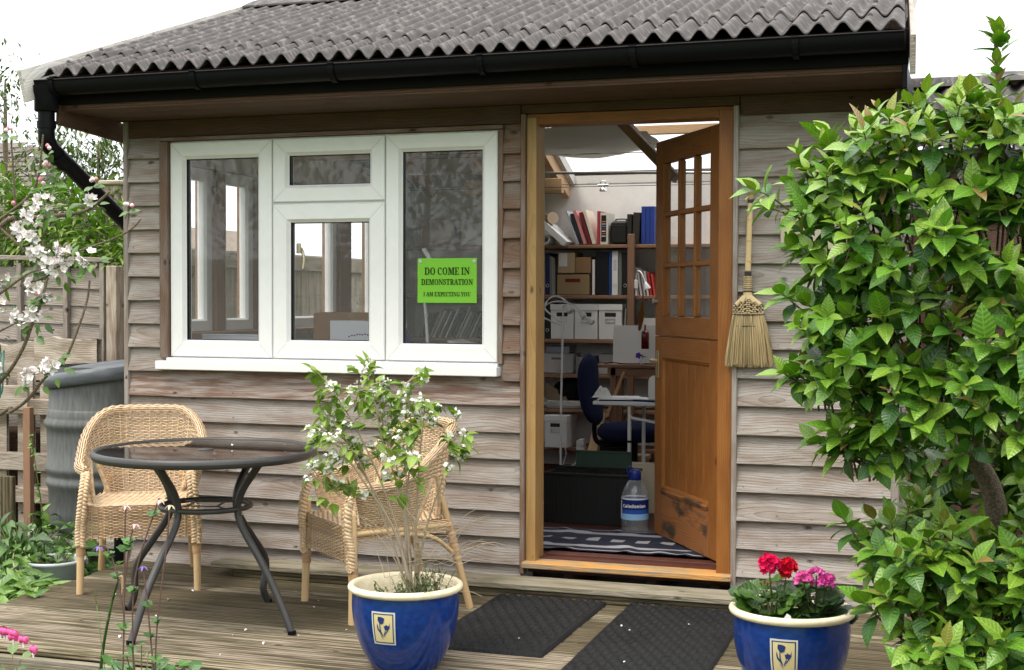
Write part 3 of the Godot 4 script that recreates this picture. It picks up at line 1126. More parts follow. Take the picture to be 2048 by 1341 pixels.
func build_doorway() -> void:
	# frame
	var fr := MB.new()
	fr.box(Vector3(-2.004, 1.155, -0.03), Vector3(0.05, 2.085, 0.13), Basis(), 0.004, Vector2(0.3, 0.1))
	wpart("door_jamb", fr, mats.jamb_wood, shed)
	fr = MB.new()
	fr.col = Color(1.2, 1.2, 1.2)
	fr.box(Vector3(-1.094, 1.155, -0.03), Vector3(0.066, 2.085, 0.13), Basis(), 0.004, Vector2(0.7, 0.3))
	wpart("door_jamb", fr, mats.door_wood, shed)
	wpart("door_head", span(-2.029, -1.061, 2.162, 2.213, -0.09, 0.03), mats.door_wood, shed)
	var st := MB.new()
	st.box(Vector3(-1.546, 0.109, -0.01), Vector3(0.985, 0.030, 0.165), Basis(Vector3.RIGHT, 0.06), 0.006, Vector2(0.2, 0.22))
	wpart("doorstep", st, mats.sill_wood, shed)
	var th := MB.new()
	th.box(Vector3(-1.545, 0.132, -0.115), Vector3(0.83, 0.02, 0.07), Basis(), 0.004)
	wpart("threshold", th, mats.floor_red, shed)
	# the stable door, hinged at the right jamb and swung inwards
	var ang := deg_to_rad(57.0)
	var hinge := Vector3(-1.128, 0, -0.085)
	# local: x from the hinge (0) to the free edge (-0.80), outer face towards +z
	var xf := Transform3D(Basis(Vector3.UP, -ang), hinge - shed.position)
	var W := 0.815
	var d := MB.new()
	var th2 := 0.046
	var y0 := 0.152
	var y1 := 2.150
	var ys := 1.165
	var bx := func(xa: float, xb: float, ya: float, yb: float, t: float):
		var gg := rr(0.88, 1.08)
		d.col = Color(gg, gg, gg)
		d.box(Vector3(-(xa + xb) * 0.5, (ya + yb) * 0.5, 0), Vector3(xb - xa, yb - ya, t), Basis(), 0.004, Vector2(rr(0, 1), rr(0, 0.4)))
	var sw := 0.098
	bx.call(0.0, sw, y0, ys - 0.002, th2)
	bx.call(W - sw, W, y0, ys - 0.002, th2)
	bx.call(sw, W - sw, ys - 0.112, ys - 0.002, th2 - 0.001)
	bx.call(0.0, sw, ys + 0.002, y1, th2)
	bx.call(W - sw, W, ys + 0.002, y1, th2)
	bx.call(sw, W - sw, ys + 0.002, ys + 0.10, th2 - 0.001)
	bx.call(sw, W - sw, y1 - 0.115, y1, th2 - 0.001)
	var door := part("door", d, mats.door_wood, shed, xf)
	# bottom rail, worn and dirty, with its drip moulding
	var br := MB.new()
	br.box(Vector3(-W * 0.5, y0 + 0.11, 0), Vector3(W - 2 * sw, 0.22, th2 - 0.001), Basis(), 0.004, Vector2(0.2, 0.1))
	br.box(Vector3(-W * 0.5, y0 + 0.232, 0.016), Vector3(W - 2 * sw, 0.026, 0.03), Basis(Vector3.RIGHT, 0.35), 0.006, Vector2(0.6, 0.3))
	tag(part("bottom_rail", br, mats.door_worn, door), "worn bottom rail with dark flaking stains")
	var pw := (W - 2 * sw) / 6.0
	for k in 6:
		var p := MB.new()
		var gg := rr(0.9, 1.1)
		p.col = Color(gg, gg, gg)
		p.box(Vector3(-(sw + (k + 0.5) * pw), (y0 + 0.24 + ys - 0.112) * 0.5, -0.002), Vector3(pw - 0.0015, ys - 0.112 - y0 - 0.24, 0.02), Basis(), 0.004, Vector2(rr(0, 1), rr(0, 0.4)))
		part("plank", p, mats.door_wood, door)
	var mo := MB.new()
	mo.ring(-(W - sw), y0 + 0.245, -sw, ys - 0.112, [Vector2(0, 0.021), Vector2(0.006, 0.019), Vector2(0.014, 0.010), Vector2(0.015, 0.007)])
	part("moulding", mo, mats.door_wood, door)
	# nine panes between glazing bars
	var gx0 := sw
	var gx1 := W - sw
	var gy0 := ys + 0.10
	var gy1 := y1 - 0.115
	for k in 2:
		var b := MB.new()
		b.box(Vector3(-lerpf(gx0, gx1, (k + 1) / 3.0), (gy0 + gy1) * 0.5, 0), Vector3(0.026, gy1 - gy0, 0.036), Basis(), 0.007, Vector2(rr(0, 1), 0.2))
		part("glazing_bar", b, mats.door_wood, door)
		b = MB.new()
		b.box(Vector3(-(gx0 + gx1) * 0.5, lerpf(gy0, gy1, (k + 1) / 3.0), 0), Vector3(gx1 - gx0, 0.026, 0.0365), Basis(), 0.007, Vector2(rr(0, 1), 0.2))
		part("glazing_bar", b, mats.door_wood, door)
	for a in 3:
		for b in 3:
			var p := MB.new()
			var xa := -lerpf(gx0, gx1, a / 3.0) - 0.012
			var xb := -lerpf(gx0, gx1, (a + 1) / 3.0) + 0.012
			var ya := lerpf(gy0, gy1, b / 3.0) + 0.012
			var yb := lerpf(gy0, gy1, (b + 1) / 3.0) - 0.012
			p.quad(Vector3(xb, ya, 0.0), Vector3(xa, ya, 0.0), Vector3(xa, yb, 0.0), Vector3(xb, yb, 0.0))
			part("pane", p, mats.glass, door)
	var h := MB.new()
	h.box(Vector3(-W + 0.05, 1.02, 0.027), Vector3(0.04, 0.14, 0.006))
	h.tube(catmull([Vector3(-W + 0.05, 1.04, 0.03), Vector3(-W + 0.05, 1.04, 0.065), Vector3(-W + 0.14, 1.04, 0.07)], 4), 0.008, 8)
	part("handle", h, mats.brass, door)
	var bo := MB.new()
	bo.tube([Vector3(-W + 0.03, 1.34, 0.024), Vector3(-W + 0.03, 1.34, 0.05)], 0.012, 10)
	part("bolt", bo, mats.steel, door)


# ---------------------------------------------------------------- ground, deck, yard
func build_ground() -> void:
	var g := MB.new()
	var nz := noise(301, 0.5, 3)
	g.grid(80, 80, func(u, v):
		var x: float = lerpf(-1, 1, u)
		var z: float = lerpf(-1, 1, v)
		x = signf(x) * pow(absf(x), 2.2) * 120.0 - 3.0
		z = -signf(z) * pow(absf(z), 2.2) * 120.0
		return Vector3(x, -0.21 + nz.get_noise_2d(x * 2.0, z * 2.0) * 0.035 * smoothstep(3.0, 2.0, absf(z)), z), Vector2(240, 240))
	struct("ground", g, mats.ground)
	var l := MB.new()
	l.grid(30, 30, func(u, v): return Vector3(lerpf(-16, 14, u), -0.16 + 0.01 * sin(u * 40.0) * cos(v * 31.0), lerpf(26.0, 3.4, v)), Vector2(30, 22))
	struct("lawn", l, mats.lawn)


func build_deck() -> void:
	var deck := Node3D.new()
	deck.name = "deck"
	add_child(deck)
	deck.set_meta("kind", "structure")
	var z := 0.09
	var k := 0
	while z < 1.70:
		var w := 0.118
		var b := MB.new()
		var g := rr(0.8, 1.12)
		b.col = Color(g, g * rr(0.97, 1.0), g * rr(0.94, 1.0))
		var zc := z + w * 0.5
		b.box(Vector3(-2.0 + rr(-0.02, 0.02), -0.0155 + rr(-0.002, 0.002), zc), Vector3(4.26, 0.03, w), Basis(Vector3.RIGHT, rr(-0.012, 0.012)), 0.009, Vector2(rr(0, 2.4), rr(0.05, 0.45)))
		part("plank", b, mats.deck_pale if zc > 1.28 or k % 5 == 3 else mats.deck, deck)
		z += w + 0.012
		k += 1
	part("fascia_board", span(-4.12, 0.1, -0.125, -0.033, z + 0.002 - 0.02, z + 0.018), mats.green_wood, deck)
	part("fascia_board", span(-4.12, 0.1, -0.22, -0.129, z - 0.03, z - 0.004), mats.green_wood, deck)
	part("joist", span(-4.1, -4.05, -0.2, -0.035, 0.12, z - 0.04), mats.deck, deck)
	part("joist", span(0.04, 0.1, -0.2, -0.035, 0.12, z - 0.04), mats.deck, deck)
	# the long low step along the wall
	var st := thing("step_plank", "long grey plank laid as a low step along the foot of the shed wall", "step", Vector3(-2.25, 0, 0.2))
	wpart("plank", span(-3.55, -0.95, 0.042, 0.068, 0.125, 0.315), mats.green_wood, st)
	wpart("riser", span(-3.43, -0.96, 0.002, 0.040, 0.27, 0.302), mats.deck, st)
	wpart("riser", span(-3.53, -0.96, 0.002, 0.0405, 0.10, 0.13), mats.deck, st)
	# dark gap of the base under the doorstep
	var pl := MB.new()
	plain_span(pl, -4.18, -2.06, -0.2, 0.05, -0.05, -0.02, 0.0)
	wpart("plinth", pl, mats.concrete, shed)
	# the base is open under the doorstep, back to the floor joists
	pl = MB.new()
	plain_span(pl, -1.035, -0.37, -0.2, 0.05, -0.05, -0.02, 0.0)
	wpart("plinth", pl, mats.concrete, shed)
	for x in [-1.85, -1.45, -1.15]:
		wpart("joist", span(x - 0.025, x + 0.025, -0.06, 0.055, -3.5, -0.08), mats.dark_wood, shed)
	# two rubber mats
	for q in [[-2.065, -1.562, 0.215, 1.27, 0.0, "black rubber doormat on the deck beside the flowering shrub pot"], [-1.452, -0.93, 0.18, 1.45, 0.02, "black rubber doormat on the deck in front of the open door"]]:
		var w: float = q[1] - q[0]
		var l: float = q[3] - q[2]
		var m := MB.new()
		var nx := int(w / 0.0065)
		var ny := int(l / 0.0065)
		var nz := noise(rng.randi() % 999, 4.0, 2)
		m.col = Color(1, 1, 1)
		m.grid(nx, ny, func(u, v):
			var x: float = (u - 0.5) * w
			var zz: float = (0.5 - v) * l
			var row := floorf(zz / 0.05)
			var cx := fposmod(x + (0.026 if int(row) % 2 == 0 else 0.0), 0.052) / 0.052 - 0.5
			var cz := fposmod(zz, 0.05) / 0.05 - 0.5
			var h := 0.013 * clampf(1.3 - 7.0 * cx * cx - 6.0 * cz * cz, 0.0, 1.0)
			var edge := minf(minf(u, 1.0 - u) * w, minf(v, 1.0 - v) * l)
			if edge < 0.004:
				return Vector3(x, 0.0, zz)
			if edge < 0.02:
				h = 0.006
			return Vector3(x, 0.008 + h + nz.get_noise_2d(x, zz) * 0.003, zz), Vector2(w, l))
		var cc: PackedColorArray = m.c
		for k2 in cc.size():
			var f := 0.8 + 0.35 * nz.get_noise_2d(m.v[k2].x * 0.8, m.v[k2].z * 0.8)
			# grey dust sits in blotches
			f *= 1.0 + 2.2 * smoothstep(0.02, 0.16, nz.get_noise_2d(m.v[k2].x * 0.35 + 9.0, m.v[k2].z * 0.35))
			cc[k2] = Color(f, f, f * 1.02)
		m.c = cc
		var o := solo("doormat", m, mats.rubber, q[5], "doormat", Vector3((q[0] + q[1]) * 0.5, 0.002, (q[2] + q[3]) * 0.5))
		o.rotation.y = q[4]
	# fallen petals
	var pet := MB.new()
	pet.leaf(0.017, 0.013, 0.5, 0.9, 3, 0.0)
	var pm := pet.mesh()
	var spots := []
	for k2 in 19:
		spots.append(Vector3(rr(-3.95, -2.4), 0.006, rr(0.5, 1.66)))
	for k2 in 8:
		spots.append(Vector3(rr(-2.05, -1.0), 0.025 if k2 < 7 else 0.006, rr(0.5, 1.5)))
	spots.append(Vector3(-2.92, 0.731, 1.33))
	spots.append(Vector3(-3.02, 0.731, 1.02))
	spots.append(Vector3(-2.8, 0.731, 0.95))
	for p in spots:
		var o := MeshInstance3D.new()
		o.name = numbered("fallen_petal")
		o.mesh = pm
		o.material_override = mats.petal
		add_child(o)
		o.position = p
		o.basis = Basis.from_euler(Vector3(rr(-0.3, 0.3), rr(0, TAU), rr(-0.3, 0.3))).scaled(Vector3.ONE * rr(0.5, 1.1))
		tag(o, "small white petal fallen from the blossom onto deck, mat or table", "petal", "fallen white petals")


func rough_board(x0, x1, y0, y1, z, th, m: Material, parent: Node3D, called := "board", wav := 0.02) -> MeshInstance3D:
	# a board with a waney upper edge
	var b := MB.new()
	var g := rr(0.85, 1.1)
	b.col = Color(g, g, g)
	var nz := noise(rng.randi() % 9999, 3.0, 3)
	var uo := Vector2(rr(0, 1), rr(0, 0.2))
	for s in [1, -1]:
		b.grid(24, 6, func(u, v):
			var x: float = lerpf(x0, x1, u)
			var top: float = y1 + nz.get_noise_1d(x) * wav
			return Vector3(x, lerpf(y0, top, v), z + s * th * 0.5 + nz.get_noise_2d(x, v) * 0.006), Vector2(x1 - x0, y1 - y0), uo, s < 0)
	b.grid(24, 1, func(u, v):
		var x: float = lerpf(x0, x1, u)
		return Vector3(x, y1 + nz.get_noise_1d(x) * wav, z + th * (0.5 - v)), Vector2(x1 - x0, 0.03), uo)
	return wpart(called, b, m, parent)


func build_left_yard() -> void:
	# lap fence panel facing us, its post, and the close-board fence running back
	var f := thing("lap_fence_panel", "grey larch lap fence panel behind the apple blossom and water butt", "fence", Vector3(-5.6, -0.2, -1.0))
	var y := 0.25
	var k := 0
	while y < 1.52:
		var b := MB.new()
		var g := rr(0.85, 1.12)
		b.col = Color(g, g, g)
		var nz := noise(rng.randi() % 9999, 2.0, 2)
		var uo := Vector2(rr(0, 2), rr(0.05, 0.4))
		b.grid(20, 2, func(u, v):
			var x: float = lerpf(-6.9, -5.03, u)
			var yy: float = y - 0.02 * u * 2.0 + (0.125 * v if v > 0.3 or true else 0.0) + nz.get_noise_1d(x * 2.0) * 0.008 * (1.0 - v)
			return Vector3(x, yy, -1.0 + 0.014 * (1.0 - v)), Vector2(1.9, 0.12), uo)
		b.grid(20, 1, func(u, v):
			var x: float = lerpf(-6.9, -5.03, u)
			return Vector3(x, y - 0.02 * u * 2.0 + nz.get_noise_1d(x * 2.0) * 0.008, -1.0 + 0.014 * v), Vector2(1.9, 0.014), uo)
		wpart("board", b, mats.fence_wood, f)
		y += 0.108
		k += 1
	for x in [-6.2, -5.65, -5.31, -5.05]:
		wpart("batten", span(x - 0.017, x + 0.017, 0.15, 1.56, -0.99, -0.958), mats.fence_wood, f)
	var cap := MB.new()
	cap.bar(Vector3(-6.9, 1.625, -0.985), Vector3(-5.01, 1.575, -0.985), 0.07, 0.028, Vector3.UP, 0.004, Vector2(0.3, 0.2))
	wpart("capping", cap, mats.fence_wood, f)
	var po := thing("fence_post", "rough split wooden fence post between the lap panel and the shed", "post", Vector3(-4.97, -0.2, -0.98))
	var pb := MB.new()
	pb.box(Vector3(-4.965, 0.65, -0.97), Vector3(0.075, 1.78, 0.075), Basis(), 0.006, Vector2(0.3, 0.2))
	wpart("post", pb, mats.pale_wood, po)
	var cb := thing("close_board_fence", "pale close board fence seen past the shed's side windows", "fence", Vector3(-4.9, -0.2, -4.0))
	var z := -1.02
	while z > -7.2:
		var b := MB.new()
		var g := rr(0.85, 1.1)
		b.col = Color(g, g, g)
		b.box(Vector3(-4.89 - rr(0, 0.006), 0.74, z - 0.06), Vector3(0.018, 1.86, 0.118), Basis(), 0.003, Vector2(rr(0, 2), rr(0.05, 0.4)))
		wpart("board", b, mats.green_wood, cb)
		z -= 0.124
	wpart("rail", span(-4.88, -4.85, 1.55, 1.66, -7.2, -1.0), mats.green_wood, cb)
	wpart("rail", span(-4.88, -4.85, 0.45, 0.53, -7.2, -1.0), mats.green_wood, cb)
	# rough sawn slabs leaning at the fence
	var pk := thing("sawn_slab", "pale waney edged slab of wood above the compost bay, nearest the water butt", "plank", Vector3(-5.1, 0.5, -0.72))
	rough_board(-5.335, -4.90, 0.86, 1.105, -0.72, 0.05, mats.pale_wood, pk, "slab", 0.03)
	pk = thing("sawn_slab", "greyer waney slab at the left picture edge above the compost bay", "plank", Vector3(-5.6, 0.5, -0.74))
	rough_board(-5.95, -5.345, 0.84, 1.075, -0.75, 0.05, mats.pale_wood, pk, "slab", 0.04)
	# the compost bay of old pallets
	var pa := thing("pallet_compost_bay", "old brown pallet compost bay standing under the pale slabs", "compost bin", Vector3(-5.4, -0.2, -0.6))
	for q in [[-5.26, -5.14, -0.2, 0.88, -0.66], [-5.42, -5.31, -0.2, 0.90, -0.66], [-5.62, -5.50, -0.2, 0.87, -0.66], [-5.78, -5.67, -0.2, 0.9, -0.66]]:
		rough_board(q[0], q[1], q[2], q[3], q[4], 0.022, mats.pale_wood, pa, "slat", 0.03)
	for q in [[0.33, 0.43, -0.62], [0.14, 0.23, -0.62], [0.66, 0.75, -0.63]]:
		wpart("rail", span(-5.85, -5.12, q[0], q[1], q[2] - 0.05, q[2] + 0.02), mats.pale_wood, pa)
	wpart("front_board", span(-5.62, -5.20, 0.70, 0.84, -0.48, -0.455), mats.pale_wood, pa)
	wpart("front_slat", span(-5.215, -5.165, -0.2, 0.72, -0.47, -0.43), mats.shelf_wood, pa)
	wpart("front_slat", span(-5.36, -5.27, -0.2, 0.32, -0.44, -0.41), mats.deck, pa)
	var dk := MB.new()
	plain_span(dk, -5.9, -5.1, -0.2, 0.55, -0.98, -0.76, 0.02)
	wpart("compost_heap", dk, mats.soil, pa)
	# water butt on its slab and blocks
	var wb := thing("water_butt", "grey plastic water butt with lid between fence and shed corner", "water butt", Vector3(-4.63, 0.075, -0.36))
	var bd := MB.new()
	var R := 0.305
	var prof := [Vector2(0.0, 0.0), Vector2(R * 0.86, 0.0), Vector2(R * 0.9, 0.012)]
	for q in [[0.10, 0.93], [0.235, 0.945], [0.25, 0.985], [0.275, 0.99], [0.29, 0.95], [0.31, 0.95], [0.325, 0.995], [0.35, 1.0], [0.365, 0.96], [0.52, 0.965], [0.56, 0.97], [0.572, 1.01], [0.597, 1.015], [0.612, 0.975], [0.625, 0.965], [0.655, 0.965], [0.664, 0.94], [0.67, 0.93], [0.82, 0.92], [0.9, 0.915]]:
		prof.append(Vector2(q[1] * R, q[0]))
	bd.lathe(prof, 40)
	part("body", bd, mats.butt, wb)
	var ld := MB.new()
	ld.lathe([Vector2(R * 0.93, -0.05), Vector2(R * 0.99, -0.055), Vector2(R * 1.03, -0.045), Vector2(R * 1.04, -0.01), Vector2(R * 1.02, 0.012), Vector2(R * 0.98, 0.022), Vector2(R * 0.80, 0.035), Vector2(R * 0.78, 0.045), Vector2(R * 0.4, 0.056), Vector2(0.0005, 0.06)], 40, Transform3D(Basis(Vector3(0.15, 0, 1).normalized(), 0.13), Vector3(0, 0.86, 0)))
	part("lid", ld, mats.lid, wb)
	var st := thing("block_stand", "concrete blocks and slab under the grey water butt", "stand", Vector3(-4.63, -0.2, -0.36))
	part("block", _bx(Vector3(-0.14, 0.11, 0), Vector3(0.25, 0.22, 0.45)), mats.concrete, st)
	part("block", _bx(Vector3(0.14, 0.11, 0), Vector3(0.25, 0.219, 0.45)), mats.concrete, st)
	part("slab", _bx(Vector3(0, 0.248, 0.02), Vector3(0.68, 0.05, 0.66), 0.008), mats.concrete, st)
	# the black drain pipe and a small post in the gap by the shed
	var dp := MB.new()
	dp.tube([Vector3(-4.27, -0.2, -0.02), Vector3(-4.27, 0.35, -0.02)], 0.045, 14)
	solo("drain_pipe", dp, mats.gutter, "short black pipe beside the shed corner behind the left wicker chair", "pipe")
	# grey bucket
	var bk := thing("grey_bucket", "light grey plastic bucket planted up at the deck's left edge", "bucket", Vector3(-4.37, -0.2, 0.42))
	var bm := MB.new()
	bm.lathe([Vector2(0.0, 0.0), Vector2(0.115, 0.0), Vector2(0.12, 0.01), Vector2(0.148, 0.235), Vector2(0.156, 0.236), Vector2(0.157, 0.25), Vector2(0.146, 0.252), Vector2(0.142, 0.24), Vector2(0.12, 0.05)], 32)
	part("body", bm, std(lin(0.5, 0.54, 0.58), 0.45), bk)
	for s in [-1, 1]:
		var lug := MB.new()
		lug.box(Vector3(s * 0.158, 0.225, 0.0), Vector3(0.016, 0.03, 0.03))
		part("lug", lug, std(lin(0.5, 0.54, 0.58), 0.45), bk, Transform3D(Basis(Vector3.UP, 0.9), Vector3.ZERO))
	var so := MB.new()
	so.lathe([Vector2(0.14, 0.2), Vector2(0.07, 0.215), Vector2(0.0005, 0.22)], 20)
	part("soil", so, mats.soil, bk)
	# green twine on the apple branch side
	var tw := MB.new()
	tw.tube(catmull([Vector3(-3.735, 1.13, 1.6), Vector3(-3.725, 1.07, 1.62), Vector3(-3.732, 1.0, 1.61), Vector3(-3.74, 0.95, 1.6)], 5), 0.0035, 6)
	tw.tube(catmull([Vector3(-3.72, 1.14, 1.6), Vector3(-3.71, 1.06, 1.62), Vector3(-3.722, 0.98, 1.61), Vector3(-3.745, 0.96, 1.6)], 5), 0.0035, 6)
	solo("garden_twine", tw, std(lin(0.06, 0.2, 0.17), 0.8), "loop of green garden twine hanging at the left picture edge", "twine")


func _bx(c: Vector3, s: Vector3, bev := 0.006) -> MB:
	var m := MB.new()
	var g := rr(0.9, 1.08)
	m.col = Color(g, g, g)
	m.box(c, s, Basis(), bev, Vector2(rr(0, 1), rr(0, 1)))
	return m


# leafy masses: list of transforms of leaves; the nearest become parts, the rest one stuff part
func leaves_on(root: Node3D, items: Array, kinds: Array, m: Material, most: int, called := "leaf") -> void:
	# items: [Transform3D in the thing's axes, kind index]
	var order := []
	for k in items.size():
		order.append([(root.position + items[k][0].origin).distance_to(CAM), k])
	order.sort_custom(func(a, b): return a[0] < b[0])
	var meshes := []
	for q in kinds:
		meshes.append(q.mesh())
	var rest := MB.new()
	for k in order.size():
		var it: Array = items[order[k][1]]
		if k < most:
			part(called, meshes[it[1]], m, root, it[0])
		else:
			rest.add(kinds[it[1]], it[0])
	if rest.v.size() > 0:
		part("foliage", rest, m, root, Transform3D(), "stuff")


func leaf_kinds(len: float, wid: float, cols: Array, fold := 0.25, droop := 0.4, segs := 4, tip := 0.6, wave := 0.0) -> Array:
	var out := []
	for c in cols:
		var b := MB.new()
		b.col = c
		b.leaf(len * rr(0.9, 1.1), wid * rr(0.9, 1.1), fold * rr(0.6, 1.3), droop * rr(0.4, 1.5), segs, tip, wave)
		out.append(b)
	return out


func rand_dir() -> Vector3:
	var z := rr(-1, 1)
	var a := rr(0, TAU)
	var r := sqrt(1 - z * z)
	return Vector3(r * cos(a), z, r * sin(a))


func build_background() -> void:
	# hedge and climber above the lap fence
	var greens := [lin(0.20, 0.39, 0.045), lin(0.26, 0.45, 0.06), lin(0.15, 0.31, 0.035), lin(0.34, 0.49, 0.10)]
	var h := thing("climber_hedge", "bright green climber spilling over the lap fence beside the trellis post", "hedge", Vector3(-5.7, 1.3, -1.5))
	var kinds := leaf_kinds(0.10, 0.036, greens, 0.3, 0.6, 3)
	var items := []
	for q in [[-6.2, 1.82, -1.5, 0.4, 0.34, 0.2, 620], [-5.75, 1.78, -1.45, 0.4, 0.30, 0.2, 620], [-5.4, 1.66, -1.35, 0.3, 0.2, 0.18, 260], [-5.12, 1.62, -1.2, 0.22, 0.12, 0.14, 170], [-6.7, 1.8, -1.6, 0.4, 0.35, 0.2, 250], [-5.6, 1.92, -1.6, 0.3, 0.2, 0.15, 260], [-5.15, 1.75, -1.5, 0.2, 0.2, 0.14, 200], [-5.05, 1.55, -1.08, 0.12, 0.07, 0.07, 60]]:
		for k in q[6]:
			var d := rand_dir()
			var p := Vector3(q[0], q[1], q[2]) + d * Vector3(q[3], q[4], q[5]) * pow(rr(0.3, 1.0), 0.4)
			var dir := (d * 0.6 + Vector3(rr(-0.8, 0.8), rr(-0.5, 0.4), rr(0.0, 0.7))).normalized()
			items.append([Transform3D(basis_to(dir, (Vector3.UP + d * 0.5).normalized()).scaled(Vector3.ONE * rr(0.6, 1.25)), p - h.position), rng.randi() % 4])
	leaves_on(h, items, kinds, mats.leaf, 120)
	var st := MB.new()
	for k in 14:
		var x := rr(-6.6, -5.1)
		st.tube(catmull([Vector3(x, 1.2, -1.5), Vector3(x + rr(-0.1, 0.1), 1.5, -1.45), Vector3(x + rr(-0.2, 0.2), 1.8, -1.4)], 4), 0.006, 5)
	wpart("stem", st, mats.bark, h)
	# trellis with its post
	var tr := thing("trellis", "weathered diagonal trellis beside a capped post above the fence", "trellis", Vector3(-5.7, 1.3, -1.75))
	for k in 12:
		var a := Vector3(-6.6 + k * 0.13, 1.5, -1.72)
		for s in [-1, 1]:
			var b := MB.new()
			b.bar(a + Vector3(-0.2 * s, 0, 0.004 * s), a + Vector3(0.2 * s, 0.42, 0.004 * s), 0.02, 0.007, Vector3.FORWARD, 0.001)
			wpart("lath", b, mats.fence_wood, tr)
	wpart("rail", span(-6.8, -5.4, 1.93, 1.97, -1.745, -1.70), mats.fence_wood, tr)
	var tp := thing("trellis_post", "square grey post with a flat cap above the fence, left of the shed", "post", Vector3(-5.385, -0.2, -1.6))
	wpart("post", span(-5.44, -5.335, -0.2, 2.08, -1.65, -1.55), mats.pale_wood, tp)
	wpart("cap", span(-5.47, -5.305, 2.08, 2.11, -1.68, -1.52, 0.01), mats.pale_wood, tp)
	# neighbour's tiled roof
	var nr := thing("tiled_roof_house", "neighbour's house roof of old grey brown tiles with orange lichen", "house", Vector3(-14, -0.2, -10.5))
	var wl := MB.new()
	wl.col = Color(0.6, 0.5, 0.42)
	plain_span(wl, -18.0, -10.9, -0.2, 2.35, -13.0, -9.3, 0.0)
	wpart("wall", wl, mats.wall_white, nr)
	var course := 0
	var rest := MB.new()
	while course < 16:
		var yy := 2.30 + course * 0.085
		var zz := -8.95 - course * 0.14
		var x := -10.95 - course * 0.16 + (0.0 if course % 2 == 0 else -0.085)
		var n := 0
		while x > -15.0:
			var g := rr(0.7, 1.15)
			var b := MB.new()
			b.col = Color(g, g * 0.97, g * 0.94) if rr(0, 1) > 0.02 else Color(1.5, 0.8, 0.3)
			b.box(Vector3(x - 0.08, yy + rr(-0.006, 0.006), zz), Vector3(0.165, 0.022, 0.24), Basis(Vector3.RIGHT, 0.42), 0.005, Vector2(rr(0, 1), rr(0, 1)))
			if n < 12:
				wpart("tile", b, mats.tile, nr)
			else:
				rest.add(b, Transform3D())
			x -= 0.17
			n += 1
		course += 1
	wpart("far_tiles", rest, mats.tile, nr, "stuff")
	var hip := MB.new()
	for k in 14:
		var g := rr(0.8, 1.1)
		hip.col = Color(g, g, g) if k % 3 else Color(1.9, 0.85, 0.25)
		hip.box(Vector3(-10.92 - k * 0.16, 2.36 + k * 0.085, -8.95 - k * 0.14), Vector3(0.24, 0.06, 0.2), Basis(Vector3.FORWARD, 0.4) * Basis(Vector3.UP, -0.75), 0.02, Vector2(rr(0, 1), 0))
	wpart("hip_tiles", hip, mats.tile, nr, "stuff")
	# trees beyond
	far_tree(Vector3(-8.55, -0.2, -6.0), 3.3, 0.95, 2600, "thin young tree in fresh leaf behind the trellis, beside the shed")
	far_tree(Vector3(-10.1, -0.2, -6.5), 4.1, 1.2, 2600, "taller thin leaved tree at the far left behind the gutter")
	# the lean-to with corrugated roof on the right
	var lt := thing("corrugated_outbuilding", "low outbuilding with grey corrugated roof behind the right hand bush", "outbuilding", Vector3(1.0, -0.2, -2.4))
	var m := MB.new()
	m.grid(190, 3, func(u, v):
		var x: float = lerpf(-0.43, 2.2, u)
		return Vector3(x, lerpf(2.05, 2.50, v) + 0.019 * cos(x / 0.095 * TAU), lerpf(-0.55, -1.6, v)), Vector2(2.5, 1.2))
	wpart("roof_sheet", m, mats.roof, lt)
	var rc := MB.new()
	rc.grid(20, 8, func(u, v):
		var a: float = lerpf(-1.0, 1.0, v)
		return Vector3(lerpf(-0.44, 0.03, u), 2.545 - 0.07 * a * a, -1.62 - a * 0.16), Vector2(1, 0.3))
	wpart("ridge_cap", rc, mats.roof, lt)
	rc = MB.new()
	rc.grid(40, 8, func(u, v):
		var a: float = lerpf(-1.0, 1.0, v)
		return Vector3(lerpf(0.02, 2.2, u), 2.56 - 0.07 * a * a, -1.62 - a * 0.165), Vector2(1, 0.3))
	wpart("ridge_cap", rc, mats.roof, lt)
	for k in 14:
		wpart("board", clap(-0.42, 2.2, -0.2 + k * 0.16, 0.19, -0.75), mats.dark_wood, lt)  # dark timber colour stands in for shade on these boards
	# garden behind the photographer: what the window glass mirrors
	far_tree(Vector3(-6.4, -0.2, 9.4), 5.6, 2.5, 3400, "broad leafy garden tree standing opposite the shed window", 0.15, 0.1, 110)
	far_tree(Vector3(-9.4, -0.2, 10.4), 5.6, 2.6, 3200, "spreading garden tree at the left end of the lawn", 0.15, 0.1, 100)
	far_tree(Vector3(-3.0, -0.2, 11.5), 5.2, 2.2, 3200, "round headed garden tree at the end of the lawn path", 0.15, 0.15, 80)
	var hd := thing("garden_hedge", "tall dark clipped hedge closing off the far end of the lawn", "hedge", Vector3(-3, -0.2, 14.0))
	items = []
	kinds = leaf_kinds(0.22, 0.12, [lin(0.05, 0.10, 0.015), lin(0.07, 0.13, 0.02), lin(0.04, 0.08, 0.015)], 0.3, 0.5, 2)
	for k in 3500:
		var p := Vector3(rr(-13, 9), rr(0.0, 2.3), rr(-0.35, 0.35))
		items.append([Transform3D(basis_to((Vector3(rr(-1, 1), rr(-0.6, 0.6), -rr(0.0, 1.0))).normalized()), p), rng.randi() % 3])
	leaves_on(hd, items, kinds, mats.leaf, 0)
	var core := MB.new()
	core.box(Vector3(-2, 1.1, 0), Vector3(22, 2.1, 0.4))
	part("branches", core, mats.bark, hd)


